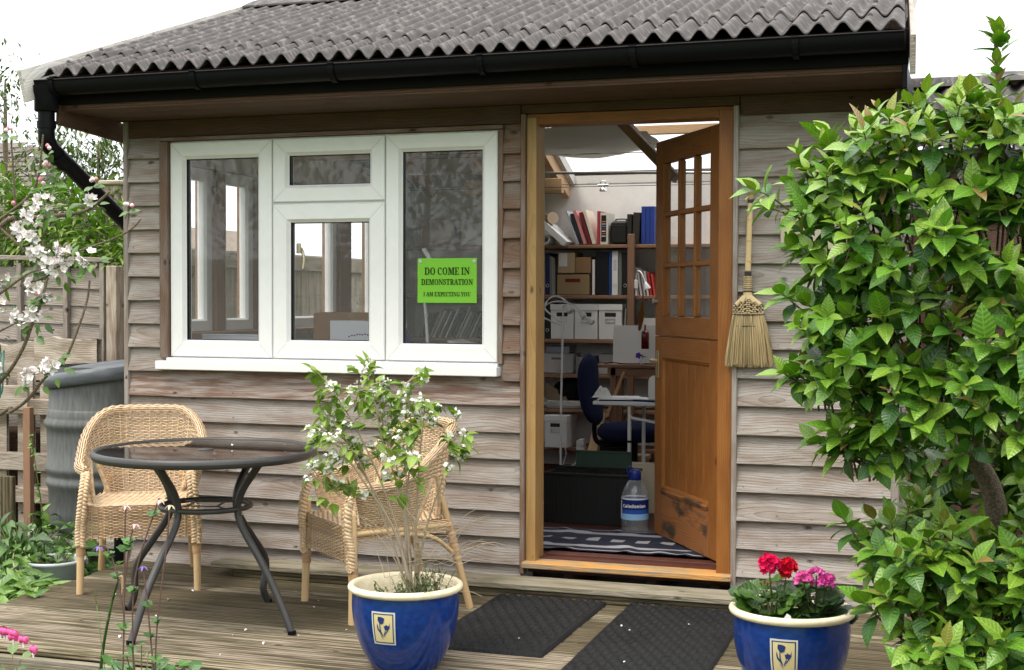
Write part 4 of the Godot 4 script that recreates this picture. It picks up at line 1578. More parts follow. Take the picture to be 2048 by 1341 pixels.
func far_tree(at: Vector3, h: float, r: float, n: int, label: String, ls := 0.085, low := 0.38, limbs := 18) -> void:
	var t := thing("garden_tree", label, "tree", at)
	var tr := MB.new()
	var tips := []
	var lean := Vector3(rr(-0.1, 0.1), 0, rr(-0.1, 0.1))
	tr.tube(catmull([Vector3.ZERO, lean * 0.5 + Vector3(0, h * 0.3, 0), lean + Vector3(0, h * 0.62, 0), lean + Vector3(0, h * 0.95, 0)], 5), [0.011 * h, 0.0105 * h, 0.01 * h, 0.0095 * h, 0.009 * h, 0.0085 * h, 0.008 * h, 0.007 * h, 0.006 * h, 0.005 * h, 0.0045 * h, 0.004 * h, 0.007 * h, 0.005 * h, 0.004 * h, 0.002 * h], 8)
	part("trunk", tr, mats.bark, t)
	var br := MB.new()
	for k in limbs:
		var y := h * rr(low, 0.9)
		var a := rr(0, TAU)
		var l := r * rr(0.5, 1.0)
		var p0 := Vector3(0, y, 0) + lean * (y / h)
		var p1 := p0 + Vector3(cos(a) * l * 0.5, l * rr(0.15, 0.4), sin(a) * l * 0.5)
		var p2 := p0 + Vector3(cos(a + rr(-0.3, 0.3)) * l, l * rr(0.2, 0.6), sin(a) * l)
		br.tube(catmull([p0, p1, p2], 4), [0.0016 * h, 0.0015 * h, 0.0013 * h, 0.0011 * h, 0.0009 * h, 0.0008 * h, 0.0006 * h, 0.0005 * h, 0.0003 * h], 5)
		for q in 3:
			tips.append(p0.lerp(p2, rr(0.3, 1.05)) + Vector3(0, rr(-0.05, 0.1) * r, 0))
	part("limbs", br, mats.bark, t)
	var kinds := leaf_kinds(ls, ls * 0.5, ([lin(0.10, 0.17, 0.035), lin(0.15, 0.23, 0.05), lin(0.08, 0.14, 0.03)] if at.z < 0.0 else [lin(0.035, 0.055, 0.012), lin(0.05, 0.075, 0.016), lin(0.028, 0.045, 0.012)]), 0.3, 0.5, 2)
	var crown := MB.new()
	for k in n:
		var c: Vector3 = tips[rng.randi() % tips.size()]
		var p := c + rand_dir() * r * (0.34 if at.z < 0.0 else 0.17) * pow(rr(0, 1), 0.5)
		crown.add(kinds[rng.randi() % 3], Transform3D(basis_to((rand_dir() + Vector3(0, -0.3, 0)).normalized()).scaled(Vector3.ONE * rr(0.6, 1.3)), p))
	part("crown", crown, mats.leaf, t)


# ---------------------------------------------------------------- inside the shed
func cbox(m: MB, col: Color, x0, x1, y0, y1, z0, z1, bev := 0.003) -> void:
	m.col = col
	plain_span(m, x0, x1, y0, y1, z0, z1, bev)


func book(x: float, y: float, w: float, h: float, d: float, tilt: float, col: Color, label: String, cat := "book", z := -3.31, spine := Color(0, 0, 0, 0)) -> Node3D:
	# stands on the shelf with its spine to the room; tilt leans the top to the left
	var o := thing("book" if cat == "book" else "ring_binder" if cat == "binder" else "file", label, cat, Vector3(x, y, z), 0.0)
	o.rotation.z = tilt
	var c := MB.new()
	cbox(c, col, 0, w, 0, h, -0.004, 0.0, 0.001)
	cbox(c, col, 0, 0.0025, 0, h, -d, -0.004, 0.0005)
	cbox(c, col, w - 0.0025, w, 0, h, -d, -0.004, 0.0005)
	part("cover", c, mats.plain, o)
	var p := MB.new()
	cbox(p, lin(0.62, 0.58, 0.5), 0.003, w - 0.003, 0.003, h - 0.006, -d + 0.004, -0.005, 0.0005)
	part("pages", p, mats.paper, o)
	if spine.a > 0.0:
		var s := MB.new()
		cbox(s, spine, w * 0.2, w * 0.8, h * 0.55, h * 0.8, -0.001, 0.0008, 0.0)
		part("spine_label", s, mats.paper, o)
	if cat == "binder":
		var r := MB.new()
		var ring := []
		for k in 13:
			ring.append(Vector3(w * 0.5 + cos(TAU * k / 12.0) * 0.011, h * 0.22 + sin(TAU * k / 12.0) * 0.011, 0.001))
		r.tube(ring, 0.0022, 6, false)
		part("finger_ring", r, mats.steel, o)
	return o


func archive_box(x: float, y: float, label: String, w := 0.168, h := 0.235, z := -3.3) -> void:
	var o := thing("archive_box", label, "storage box", Vector3(x, y, z), 0.0, "white archive boxes with label holders")
	var b := MB.new()
	cbox(b, lin(0.72, 0.72, 0.71), 0, w, 0, h, -0.25, 0, 0.002)
	part("body", b, mats.paper, o)
	b = MB.new()
	cbox(b, lin(0.74, 0.74, 0.73), -0.004, w + 0.004, h - 0.03, h + 0.012, -0.256, 0.005, 0.002)
	part("lid", b, mats.paper, o)
	b = MB.new()
	cbox(b, lin(0.02, 0.02, 0.02), w * 0.26, w * 0.74, h * 0.68, h * 0.80, -0.001, 0.0015, 0.0)
	part("handle_slot", b, mats.plain, o)
	b = MB.new()
	b.col = lin(0.2, 0.2, 0.2)
	b.ring(w * 0.29, h * 0.50, w * 0.71, h * 0.62, [Vector2(0, 0), Vector2(0, 0.004), Vector2(0.005, 0.004), Vector2(0.005, 0.0)])
	part("label_holder", b, mats.steel, o)


func carton(x0, x1, y0, y1, col: Color, label: String, z := -3.32, d := 0.22) -> Node3D:
	var o := thing("carton", label, "box", Vector3(x0, y0, z))
	var b := MB.new()
	var w: float = x1 - x0
	var h: float = y1 - y0
	# an open carton: bottom, four sides and two folded flaps
	cbox(b, col, 0, w, 0, 0.004, -d, 0, 0.0)
	cbox(b, col, 0, w, 0, h, -0.004, 0, 0.001)
	cbox(b, col * 0.98, 0, 0.004, 0, h - 0.001, -d, -0.004, 0.001)
	cbox(b, col * 0.97, w - 0.004, w, 0, h - 0.001, -d, -0.004, 0.001)
	cbox(b, col * 0.99, 0.004, w - 0.004, 0, h - 0.002, -d, -d + 0.004, 0.001)
	part("body", b, mats.paper, o)
	var f := MB.new()
	f.col = col * 1.03
	f.box(Vector3(w * 0.5, h + 0.001, -d * 0.26), Vector3(w - 0.002, 0.003, d * 0.5), Basis(Vector3.RIGHT, 0.04))
	f.box(Vector3(w * 0.5, h + 0.003, -d * 0.75), Vector3(w - 0.002, 0.003, d * 0.48), Basis(Vector3.RIGHT, -0.05))
	part("flap", f, mats.paper, o)
	return o


func build_interior() -> void:
	# built-in shelves along the rear wall
	var bc := thing("wall_shelves", "brown wooden shelves along the rear wall, full of books and boxes", "shelving", Vector3(-2.6, 0.13, -3.45))
	for y in [1.73, 1.373, 1.06, 0.812, 0.566, 0.292]:
		wpart("shelf", span(-4.08, -1.5, y - 0.026, y - 0.001, -3.598, -3.285), mats.shelf_wood, bc)
	for x in [-4.07, -3.15, -2.333, -1.53]:
		wpart("upright", span(x - 0.024, x + 0.024, 0.131, 1.80 if x > -3 else 1.72, -3.284, -3.25), mats.shelf_wood, bc)
	# --- top shelf
	var y := 1.732
	var tb := MB.new()
	tb.col = lin(0.6, 0.47, 0.34)
	tb.tube([Vector3(-3.1, 1.90, -3.55), Vector3(-2.90, 1.92, -3.25)], 0.042, 14)
	solo("paper_roll", tb, mats.paper, "beige paper roll lying highest at the left end of the top shelf", "paper roll")
	tb = MB.new()
	tb.col = lin(0.75, 0.75, 0.73)
	tb.lathe([Vector2(0.024, 0), Vector2(0.034, 0), Vector2(0.034, 0.3), Vector2(0.024, 0.3), Vector2(0.024, 0)], 18, Transform3D(Basis(Vector3.RIGHT, PI * 0.5), Vector3(-2.955, 1.768, -3.54)))
	solo("cardboard_tube", tb, mats.paper, "white cardboard tube with its open end towards the door, top shelf", "tube")
	tb = MB.new()
	tb.col = lin(0.82, 0.82, 0.81)
	tb.box(Vector3(-2.875, 1.80, -3.33), Vector3(0.20, 0.045, 0.22), Basis(Vector3.BACK, -0.72), 0.003)
	tb.box(Vector3(-2.90, 1.835, -3.34), Vector3(0.2, 0.02, 0.2), Basis(Vector3.BACK, -0.66), 0.003)
	solo("white_folder", tb, mats.paper, "white folder slumped over the edge of the top shelf, left of books", "folder")
	book(-2.735, y, 0.012, 0.255, 0.2, 0.37, lin(0.45, 0.47, 0.5), "thin grey book leaning furthest left in the top shelf row")
	book(-2.712, y, 0.018, 0.23, 0.19, 0.36, lin(0.03, 0.035, 0.05), "dark slim book leaning between the grey and the pink book")
	book(-2.69, y, 0.022, 0.25, 0.2, 0.33, lin(0.62, 0.24, 0.23), "pink book leaning on the top shelf")
	book(-2.655, y, 0.022, 0.235, 0.19, 0.31, lin(0.16, 0.02, 0.025), "dark red book leaning between pink and cream books")
	book(-2.625, y, 0.024, 0.25, 0.2, 0.30, lin(0.72, 0.64, 0.52), "cream book leaning on the upright red book, top shelf")
	book(-2.592, y, 0.022, 0.235, 0.19, 0.0, lin(0.33, 0.04, 0.05), "upright red book beside the thick dictionary on the top shelf")
	var dc := book(-2.568, y, 0.055, 0.222, 0.19, 0.0, lin(0.6, 0.57, 0.5), "thick cream dictionary with black striped spine on the top shelf")
	var sp := MB.new()
	cbox(sp, lin(0.02, 0.02, 0.02), 0.006, 0.042, 0.02, 0.205, -0.001, 0.0015, 0.0)
	var cols := [lin(0.7, 0.65, 0.55), lin(0.5, 0.1, 0.08), lin(0.7, 0.65, 0.55), lin(0.3, 0.05, 0.2), lin(0.1, 0.3, 0.6), lin(0.5, 0.5, 0.5), lin(0.6, 0.2, 0.1)]
	for k in 7:
		cbox(sp, cols[k], 0.010, 0.038, 0.055 + k * 0.017, 0.061 + k * 0.017, 0.0, 0.0022, 0.0)
	part("spine_print", sp, mats.paper, dc)
	var cs := MB.new()
	cs.col = lin(0.012, 0.012, 0.014)
	cs.box(Vector3(-2.437, y + 0.083, -3.40), Vector3(0.128, 0.166, 0.16), Basis(), 0.02)
	cs.box(Vector3(-2.437, y + 0.13, -3.40), Vector3(0.131, 0.006, 0.163), Basis(), 0.002)
	cs.tube(catmull([Vector3(-2.47, y + 0.165, -3.38), Vector3(-2.47, y + 0.178, -3.38), Vector3(-2.40, y + 0.178, -3.38), Vector3(-2.40, y + 0.165, -3.38)], 4), 0.005, 6)
	solo("black_case", cs, mats.plain, "black zipped case between dictionary and dark binder on the top shelf", "case")
	book(-2.375, y, 0.032, 0.21, 0.2, 0.0, lin(0.022, 0.022, 0.018), "dark grey binder at the shelf upright on the top shelf", "binder")
	book(-2.338, y, 0.048, 0.222, 0.2, -0.04, lin(0.03, 0.025, 0.02), "brown black album leaning beside the blue volumes on the top shelf")
	for k in 3:
		book(-2.272 + k * 0.031, y, 0.029, 0.262, 0.2, 0.0, lin(0.02, 0.05, 0.25), ["first of the three tall blue volumes on the top shelf, nearest the dark album", "middle one of the three tall blue volumes on the top shelf", "last of the three tall blue volumes on the top shelf, nearest the door"][k], "book", -3.31)
	# boxes at the far left, seen through the right window light
	carton(-3.95, -3.70, y, y + 0.19, lin(0.33, 0.26, 0.17), "brown carton on the top shelf seen through the right window pane")
	carton(-3.62, -3.36, y, y + 0.16, lin(0.5, 0.48, 0.45), "pale carton on the top shelf behind the right window pane")
	# --- second shelf
	y = 1.375
	book(-2.975, y, 0.035, 0.3, 0.22, 0.0, lin(0.012, 0.02, 0.07), "dark blue lever arch file at the left end of the second shelf", "binder")
	for k in 3:
		book(-2.938 + k * 0.014, y + 0.0, 0.012, 0.28 - 0.01 * k, 0.2, 0.02, [lin(0.2, 0.2, 0.22), lin(0.3, 0.29, 0.27), lin(0.24, 0.26, 0.22)][k], ["grey magazine beside the dark blue file, first of three", "pale magazine second from the dark blue file on the second shelf", "greenish magazine against the brown boxes, second shelf"][k], "magazine")
	var cb := carton(-2.882, -2.646, y, y + 0.145, lin(0.30, 0.21, 0.115), "wide brown carton with dark red label at the bottom of the stack", -3.3, 0.24)
	var lb := MB.new()
	cbox(lb, lin(0.13, 0.025, 0.015), 0.06, 0.17, 0.09, 0.115, -0.001, 0.001, 0.0)
	part("label", lb, mats.paper, cb)
	cb = carton(-2.877, -2.752, y + 0.153, y + 0.30, lin(0.4, 0.29, 0.18), "beige carton with white paper stuck on, upper left of the stack", -3.3, 0.22)
	lb = MB.new()
	cbox(lb, lin(0.65, 0.63, 0.6), 0.008, 0.07, 0.05, 0.145, -0.001, 0.001, 0.0)
	part("label", lb, mats.paper, cb)
	carton(-2.748, -2.636, y + 0.153, y + 0.265, lin(0.27, 0.16, 0.085), "small reddish brown open carton, upper right of the stack", -3.3, 0.2)
	book(-2.626, y, 0.018, 0.25, 0.2, 0.0, lin(0.75, 0.74, 0.72), "thin white file between cartons and black binder, second shelf", "file")
	book(-2.603, y, 0.094, 0.305, 0.23, 0.0, lin(0.01, 0.01, 0.012), "broad black box file on the second shelf", "file")
	book(-2.506, y, 0.022, 0.31, 0.22, 0.0, lin(0.015, 0.05, 0.17), "narrow blue file beside the white lever arch file", "file")
	book(-2.482, y, 0.042, 0.31, 0.22, 0.0, lin(0.72, 0.72, 0.72), "white lever arch file with finger ring on the second shelf", "binder", -3.31, lin(0.5, 0.52, 0.56))
	book(-2.436, y, 0.024, 0.3, 0.22, 0.0, lin(0.16, 0.16, 0.15), "grey file between white and black files, second shelf", "file")
	book(-2.410, y, 0.05, 0.3, 0.22, 0.02, lin(0.012, 0.012, 0.013), "black file against the shelf upright, second shelf", "binder")
	for k in 6:
		book(-2.295 + k * 0.024, y - 0.04, 0.014, 0.24 - 0.01 * k, 0.2, 0.16, [lin(0.45, 0.42, 0.45), lin(0.6, 0.58, 0.58), lin(0.35, 0.33, 0.36), lin(0.55, 0.5, 0.5), lin(0.4, 0.03, 0.03), lin(0.5, 0.06, 0.05)][k], ["grey lilac magazine leaning right of the upright, first of its row", "white magazine second right of the upright, second shelf", "dark lilac magazine third right of the upright, second shelf", "pinkish magazine fourth right of the upright, second shelf", "deep red magazine beside the door, second shelf", "bright red magazine nearest the door, second shelf"][k], "magazine")
	# --- third shelf
	y = 1.062
	book(-2.978, y, 0.042, 0.275, 0.22, 0.0, lin(0.015, 0.016, 0.02), "black lever arch file left of the white archive boxes", "binder")
	archive_box(-2.928, y, "white archive box, left of the three on the third shelf")
	archive_box(-2.752, y, "white archive box, middle of the three on the third shelf")
	archive_box(-2.574, y, "white archive box, right of the three on the third shelf")
	for k in 2:
		book(-2.398 + k * 0.018, y, 0.012, 0.22, 0.2, -0.05, lin(0.3, 0.28, 0.26) * (1.0 - 0.2 * k), ["grey brown booklet right beside the right archive box", "darker booklet between right archive box and shelf upright"][k], "booklet")
	# leaning books seen through the window
	var bx := -3.95
	var tones := [lin(0.5, 0.5, 0.48), lin(0.08, 0.09, 0.1), lin(0.3, 0.3, 0.28), lin(0.03, 0.03, 0.04), lin(0.4, 0.38, 0.36)]
	for k in 22:
		var w := rr(0.010, 0.022)
		var o := book(bx, y, w, rr(0.19, 0.25), 0.18, -0.45, tones[rng.randi() % 5], "slim book leaning in the row seen through the right window pane")
		o.set_meta("group", "leaning books behind the right window pane")
		bx += w + 0.011
	carton(-2.29, -2.17, y, y + 0.15, lin(0.6, 0.6, 0.58), "small white carton right of the shelf upright, third shelf")
	# --- fourth shelf
	y = 0.814
	var tub := thing("white_tub", "white plastic tub with a handle hole on the fourth shelf", "tub", Vector3(-2.975, y, -3.3))
	var b := MB.new()
	b.col = lin(0.68, 0.68, 0.68)
	b.lathe([Vector2(0.0, 0), Vector2(0.135, 0), Vector2(0.145, 0.012), Vector2(0.149, 0.14), Vector2(0.152, 0.142), Vector2(0.146, 0.142), Vector2(0.14, 0.02)], 4, Transform3D(Basis(Vector3.UP, PI * 0.25), Vector3(0.104, 0, -0.1)))
	part("body", b, mats.plain, tub)
	b = MB.new()
	cbox(b, lin(0.15, 0.14, 0.13), 0.055, 0.13, 0.100, 0.115, -0.006, 0.008, 0.0)
	part("handle_hole", b, mats.plain, tub)
	carton(-2.963, -2.80, y + 0.143, y + 0.19, lin(0.28, 0.29, 0.34), "flat grey blue box lying on the white tub, fourth shelf", -3.33, 0.16)
	for k in 5:
		book(-2.745 + k * 0.026, y, 0.023, 0.125 - 0.004 * (k % 2), 0.16, 0.0, lin(0.27, 0.26, 0.26) * rr(0.7, 1.2), ["grey booklet beside the white tub", "second grey booklet right of the tub", "third grey booklet right of the tub", "fourth grey booklet right of the tub, near the chair back", "fifth grey booklet right of the tub, behind the chair back"][k], "booklet")
	carton(-2.60, -2.35, y, y + 0.07, lin(0.45, 0.44, 0.42), "low pale box behind the blue chair back, fourth shelf", -3.33, 0.2)
	carton(-2.58, -2.36, y + 0.08, y + 0.14, lin(0.4, 0.39, 0.38), "flat grey box on the low pale box behind the chair", -3.34, 0.2)
	# --- fifth shelf: papers, a dark bag
	y = 0.568
	var pp := MB.new()
	for k in 9:
		pp.col = lin(0.7, 0.69, 0.66) * rr(0.5, 1.05)
		pp.box(Vector3(-2.80 + rr(-0.03, 0.03), y + 0.004 + k * 0.0055, -3.40), Vector3(rr(0.28, 0.36), 0.004, 0.21), Basis(Vector3.UP, rr(-0.1, 0.1)), 0.0)
	solo("paper_pile", pp, mats.paper, "loose pile of papers on the fifth shelf behind the lamp pole", "papers")
	var bag := MB.new()
	bag.col = lin(0.012, 0.013, 0.014)
	var nb := noise(77, 9.0, 3)
	bag.lathe([Vector2(0.0, 0), Vector2(0.09, 0.005), Vector2(0.115, 0.05), Vector2(0.10, 0.11), Vector2(0.05, 0.15), Vector2(0.0005, 0.155)], 24, Transform3D(Basis().scaled(Vector3(1.2, 1, 0.8)), Vector3(-2.80, y + 0.055, -3.42)), func(a, yy): return 1.0 + 0.35 * nb.get_noise_2d(cos(a) * 0.2 + yy, sin(a) * 0.2))
	solo("black_bag", bag, mats.fabric, "crumpled black bag on the papers of the fifth shelf", "bag")
	var fo := MB.new()
	fo.col = lin(0.25, 0.19, 0.13)
	fo.box(Vector3(-2.93, y + 0.09, -3.36), Vector3(0.16, 0.1, 0.012), Basis(Vector3.BACK, -0.6), 0.002)
	fo.box(Vector3(-2.88, y + 0.035, -3.34), Vector3(0.14, 0.055, 0.01), Basis(Vector3.BACK, 0.35), 0.002)
	solo("card_offcuts", fo, mats.paper, "brown card offcuts leaning at the left of the fifth shelf", "card")
	archive_box(-2.941, 0.294, "white archive box standing alone on the lowest shelf", 0.163, 0.215, -3.2)
	# --- cloth blind, rail, wires and spot lamp under the skylight
	var bl := MB.new()
	bl.col = lin(0.72, 0.71, 0.69)
	var nz := noise(91, 2.0, 3)
	for s in [false, true]:
		bl.grid(24, 16, func(u, v):
			var x: float = lerpf(-3.05, -1.86, u)
			var z: float = lerpf(-1.25, -2.66, v)
			return Vector3(x, 2.335 - 0.05 * sin(PI * clampf(u * 1.05, 0, 1)) * (0.4 + 0.6 * v) - 0.035 * sin(PI * v) + nz.get_noise_2d(x, z) * 0.03 - (0.0006 if s else 0.0), z), Vector2(1, 1), Vector2.ZERO, s)
	solo("cloth_blind", bl, mats.cloth, "white cloth sagging on wires under the shed's skylight", "cloth blind")
	var rl := MB.new()
	rl.tube([Vector3(-4.05, 2.205, -2.6), Vector3(-0.47, 2.13, -2.6)], 0.009, 8)
	solo("hanging_rail", rl, mats.steel, "grey metal rail across the room below the skylight", "rail")
	rl = MB.new()
	for q in [[2.115, -2.8], [2.097, -2.78], [2.30, -2.40], [2.275, -2.40]]:
		rl.tube([Vector3(-4.05, q[0] + 0.004, q[1]), Vector3(-0.47, q[0] - 0.004, q[1])], 0.0025, 5)
	solo("wires", rl, mats.iron, "thin taut wires across the room under cloth and skylight", "wire")
	var sl := thing("wire_spot_lamp", "small spot lamp hung on the wires in front of the white wall", "lamp", Vector3(-2.41, 2.10, -2.79))
	b = MB.new()
	b.tube([Vector3(-0.035, 0.005, 0), Vector3(0.035, 0.005, 0)], 0.009, 8)
	b.tube(catmull([Vector3(-0.02, 0.01, 0), Vector3(-0.015, 0.03, 0), Vector3(0.015, 0.03, 0), Vector3(0.02, 0.01, 0)], 4), 0.004, 6)
	part("clamp", b, mats.steel, sl)
	b = MB.new()
	b.lathe([Vector2(0.026, -0.035), Vector2(0.024, -0.022), Vector2(0.01, -0.005), Vector2(0.006, 0.0)], 14)
	part("shade", b, mats.steel, sl)
	# --- office chair seen from its side
	var oc := thing("office_chair", "dark blue office chair facing the table, with black base", "chair", Vector3(-2.12, 0.13, -2.3))
	b = MB.new()
	b.col = lin(0.012, 0.017, 0.045)
	b.grid(14, 20, func(u, v):
		var a: float = u * TAU
		var y2: float = lerpf(0.42, 0.87, v)
		var k: float = 1.0 - pow(absf(v * 2.0 - 1.0), 4.0)
		k = maxf(k, 0.02)
		var lean: float = -0.19 - 0.055 * v - 0.03 * sin(PI * v)
		return Vector3(lean + cos(a) * 0.045 * sqrt(k), y2, -sin(a) * 0.20 * sqrt(k)), Vector2(1, 1))
	part("backrest", b, mats.fabric, oc)
	b = MB.new()
	b.col = lin(0.012, 0.017, 0.045)
	b.lathe([Vector2(0.0, 0.33), Vector2(0.2, 0.335), Vector2(0.235, 0.365), Vector2(0.235, 0.40), Vector2(0.21, 0.43), Vector2(0.1, 0.445), Vector2(0.0005, 0.445)], 28, Transform3D(Basis(), Vector3(0.05, 0, 0)))
	part("seat", b, mats.fabric, oc)
	b = MB.new()
	b.tube(catmull([Vector3(-0.20, 0.5, 0), Vector3(-0.21, 0.36, 0), Vector3(-0.16, 0.30, 0), Vector3(0.04, 0.30, 0)], 5), 0.016, 8)
	part("back_stem", b, mats.gutter, oc)
	b = MB.new()
	b.tube([Vector3(0.05, 0.33, 0), Vector3(0.05, 0.07, 0)], 0.022, 10)
	part("gas_column", b, mats.gutter, oc)
	for k in 5:
		var a := TAU * k / 5.0 + 0.3
		b = MB.new()
		b.bar(Vector3(0.05, 0.10, 0), Vector3(0.05 + cos(a) * 0.26, 0.06, sin(a) * 0.26), 0.035, 0.03)
		var lg := part("base_arm", b, mats.gutter, oc)
		b = MB.new()
		b.tube([Vector3(0.05 + cos(a) * 0.26 - 0.012, 0.024, sin(a) * 0.26), Vector3(0.05 + cos(a) * 0.26 + 0.012, 0.024, sin(a) * 0.26)], 0.024, 12)
		part("castor", b, mats.gutter, lg)
	# --- white table with papers
	var wt := thing("white_table", "small white folding table with papers in front of the blue chair", "table", Vector3(-1.85, 0.13, -1.75))
	var wm := std(lin(0.62, 0.62, 0.6), 0.4)
	b = MB.new()
	b.box(Vector3(-1.80, 0.742, -1.84), Vector3(0.72, 0.022, 0.42), Basis(), 0.004)
	wpart("tabletop", b, wm, wt)
	for q in [[-1.945, -1.66], [-1.55, -1.66], [-1.945, -2.02], [-1.55, -2.02]]:
		b = MB.new()
		b.box(Vector3(q[0], 0.432, q[1]), Vector3(0.019, 0.60, 0.019), Basis(), 0.002)
		var lg := wpart("leg", b, wm, wt)
		if q[0] < -1.8 and q[1] > -1.8:
			b = MB.new()
			b.box(Vector3(q[0], 0.52, q[1]), Vector3(0.026, 0.014, 0.026), Basis(), 0.002)
			wpart("clamp", b, mats.gutter, lg)
	b = MB.new()
	b.bar(Vector3(-1.94, 0.66, -1.66), Vector3(-1.56, 0.60, -1.66), 0.012, 0.016)
	wpart("brace", b, wm, wt)
	for q in [[-2.03, 0.756, -1.78, 0.21, 0.30, 0.2, "white paper sheets lying at the left of the white table", lin(0.75, 0.75, 0.76)], [-1.86, 0.757, -1.75, 0.30, 0.21, -0.15, "drawing sheets lying on a blue folder on the white table", lin(0.72, 0.73, 0.77)]]:
		b = MB.new()
		b.col = lin(0.015, 0.025, 0.14)
		b.box(Vector3(q[0], q[1], q[2]), Vector3(q[3] + 0.03, 0.008, q[4] * 0.8), Basis(Vector3.UP, q[5]), 0.002)
		for k in 3:
			b.col = q[7]
			b.box(Vector3(q[0] + rr(-0.02, 0.02), q[1] + 0.007 + 0.0025 * k, q[2] + rr(-0.02, 0.02)), Vector3(q[3], 0.002, q[4] * 0.75), Basis(Vector3.UP, q[5] + rr(-0.2, 0.2)), 0.0)
		solo("paper_sheets", b, mats.paper, q[6], "papers")
	b = MB.new()
	b.col = lin(0.8, 0.8, 0.79)
	var nt := noise(19, 20.0, 2)
	b.grid(10, 8, func(u, v): return Vector3(-2.12 + u * 0.11 - 0.055, 0.772 + 0.055 * sin(PI * u) * sin(PI * v) * (1.0 + 0.9 * nt.get_noise_2d(u, v)), -1.66 - v * 0.09), Vector2(1, 1))
	solo("crumpled_tissue", b, mats.cloth, "crumpled white tissue at the left end of the white table", "tissue")
	var td := MB.new()
	td.col = lin(0.75, 0.75, 0.75)
	var pr := PackedVector2Array()
	for k in 9:
		var a := lerpf(PI, PI * 0.15, k / 8.0)
		pr.append(Vector2(cos(a) * 0.035, 0.10 + sin(a) * 0.035))
	pr.append(Vector2(0.018, 0.10))
	pr.append(Vector2(0.012, 0.06))
	pr.append(Vector2(0.03, 0.0))
	pr.append(Vector2(-0.035, 0.0))
	for s in [-1, 1]:
		td.poly(pr, func(p): return Vector3(p.x, p.y, 0.02 * s), Vector3(0, 0, s))
	for k in pr.size():
		var a: Vector2 = pr[k]
		var c: Vector2 = pr[(k + 1) % pr.size()]
		td.quad(Vector3(a.x, a.y, -0.02), Vector3(a.x, a.y, 0.02), Vector3(c.x, c.y, 0.02), Vector3(c.x, c.y, -0.02))
	var tdn := solo("desk_gadget", td, mats.gloss, "small white upright gadget on the white table beside the door", "gadget", Vector3(-1.80, 0.772, -1.67))
	tdn.rotation.y = 0.2
	# --- dark desk with a white board and a viola
	var dd := thing("dark_desk", "dark brown desk behind the blue chair, carrying a white board", "desk", Vector3(-2.1, 0.13, -2.85))
	wpart("desktop", span(-2.47, -1.4, 0.885, 0.908, -3.12, -2.86), mats.shelf_wood, dd)
	wpart("apron", span(-2.40, -1.5, 0.83, 0.883, -2.90, -2.88), mats.shelf_wood, dd)
	for q in [[-2.36, -2.9], [-1.6, -2.9], [-2.36, -3.08], [-1.6, -3.08]]:
		wpart("leg", span(q[0] - 0.02, q[0] + 0.02, 0.13, 0.884, q[1] - 0.02, q[1] + 0.02), mats.shelf_wood, dd)
	b = MB.new()
	b.bar(Vector3(-2.40, 0.55, -2.87), Vector3(-2.28, 0.86, -2.87), 0.02, 0.03, Vector3.FORWARD)
	wpart("brace", b, mats.pine, dd)
	b = MB.new()
	b.col = lin(0.78, 0.77, 0.75)
	b.box(Vector3(-2.215, 1.040, -2.94), Vector3(0.32, 0.262, 0.004), Basis(Vector3.RIGHT, -0.06), 0.0)
	solo("white_board_sheet", b, mats.paper, "upright sheet of white watercolour paper standing on the dark desk", "paper board")
	var vi := thing("viola_vase", "violet viola flower in a tiny white vase before the white board", "flower", Vector3(-2.165, 0.909, -2.895))
	b = MB.new()
	b.col = lin(0.8, 0.8, 0.8)
	b.lathe([Vector2(0.0, 0), Vector2(0.014, 0), Vector2(0.018, 0.015), Vector2(0.010, 0.032), Vector2(0.013, 0.038), Vector2(0.009, 0.036)], 16)
	part("vase", b, mats.gloss, vi)
	b = MB.new()
	b.col = lin(0.06, 0.12, 0.02)
	b.tube([Vector3(0, 0.03, 0), Vector3(0.004, 0.07, 0)], 0.0015, 5)
	for k in 6:
		b.add(leaf_kinds(0.03, 0.018, [lin(0.05, 0.11, 0.02)])[0], Transform3D(basis_to(Vector3(cos(k * 1.1) * 0.8 + 0.4, 0.4, sin(k * 1.1))), Vector3(0.008, 0.05, 0)))
	part("leaves", b, mats.leaf, vi)
	b = MB.new()
	for k in 5:
		b.col = lin(0.08, 0.03, 0.35)
		b.add(leaf_kinds(0.024, 0.02, [lin(0.10, 0.04, 0.42)], 0.1, 0.2, 3, 0.0)[0], Transform3D(basis_to(Vector3(cos(k * 1.257), sin(k * 1.257), 0.15), Vector3.BACK), Vector3(-0.022, 0.062, 0.008)))
	part("flower", b, mats.petal, vi)
	b = MB.new()
	b.tube(catmull([Vector3(-2.42, 0.912, -2.88), Vector3(-2.36, 0.92, -2.875), Vector3(-2.28, 0.913, -2.88), Vector3(-2.1, 0.915, -2.89), Vector3(-1.9, 0.912, -2.9)], 5), 0.004, 6)
	solo("black_cable", b, mats.gutter, "black cable lying along the front of the dark desk", "cable")
	# things hanging by the door edge
	b = MB.new()
	b.col = lin(0.2, 0.09, 0.02)
	b.tube(catmull([Vector3(-2.125, 1.38, -2.75), Vector3(-2.13, 1.30, -2.75), Vector3(-2.14, 1.20, -2.75), Vector3(-2.15, 1.14, -2.75)], 4), [0.004, 0.004, 0.005, 0.007, 0.01, 0.014, 0.018, 0.018, 0.016, 0.014, 0.012, 0.01, 0.006], 8)
	solo("hanging_tassel", b, mats.fabric, "ochre brown tassel hanging beside the open door's edge", "tassel")
	b = MB.new()
	b.col = lin(0.14, 0.008, 0.012)
	b.lathe([Vector2(0.0, 0), Vector2(0.026, 0), Vector2(0.026, 0.10), Vector2(0.02, 0.115), Vector2(0.006, 0.12), Vector2(0.005, 0.16)], 14, Transform3D(Basis(), Vector3(-2.11, 1.02, -2.75)))
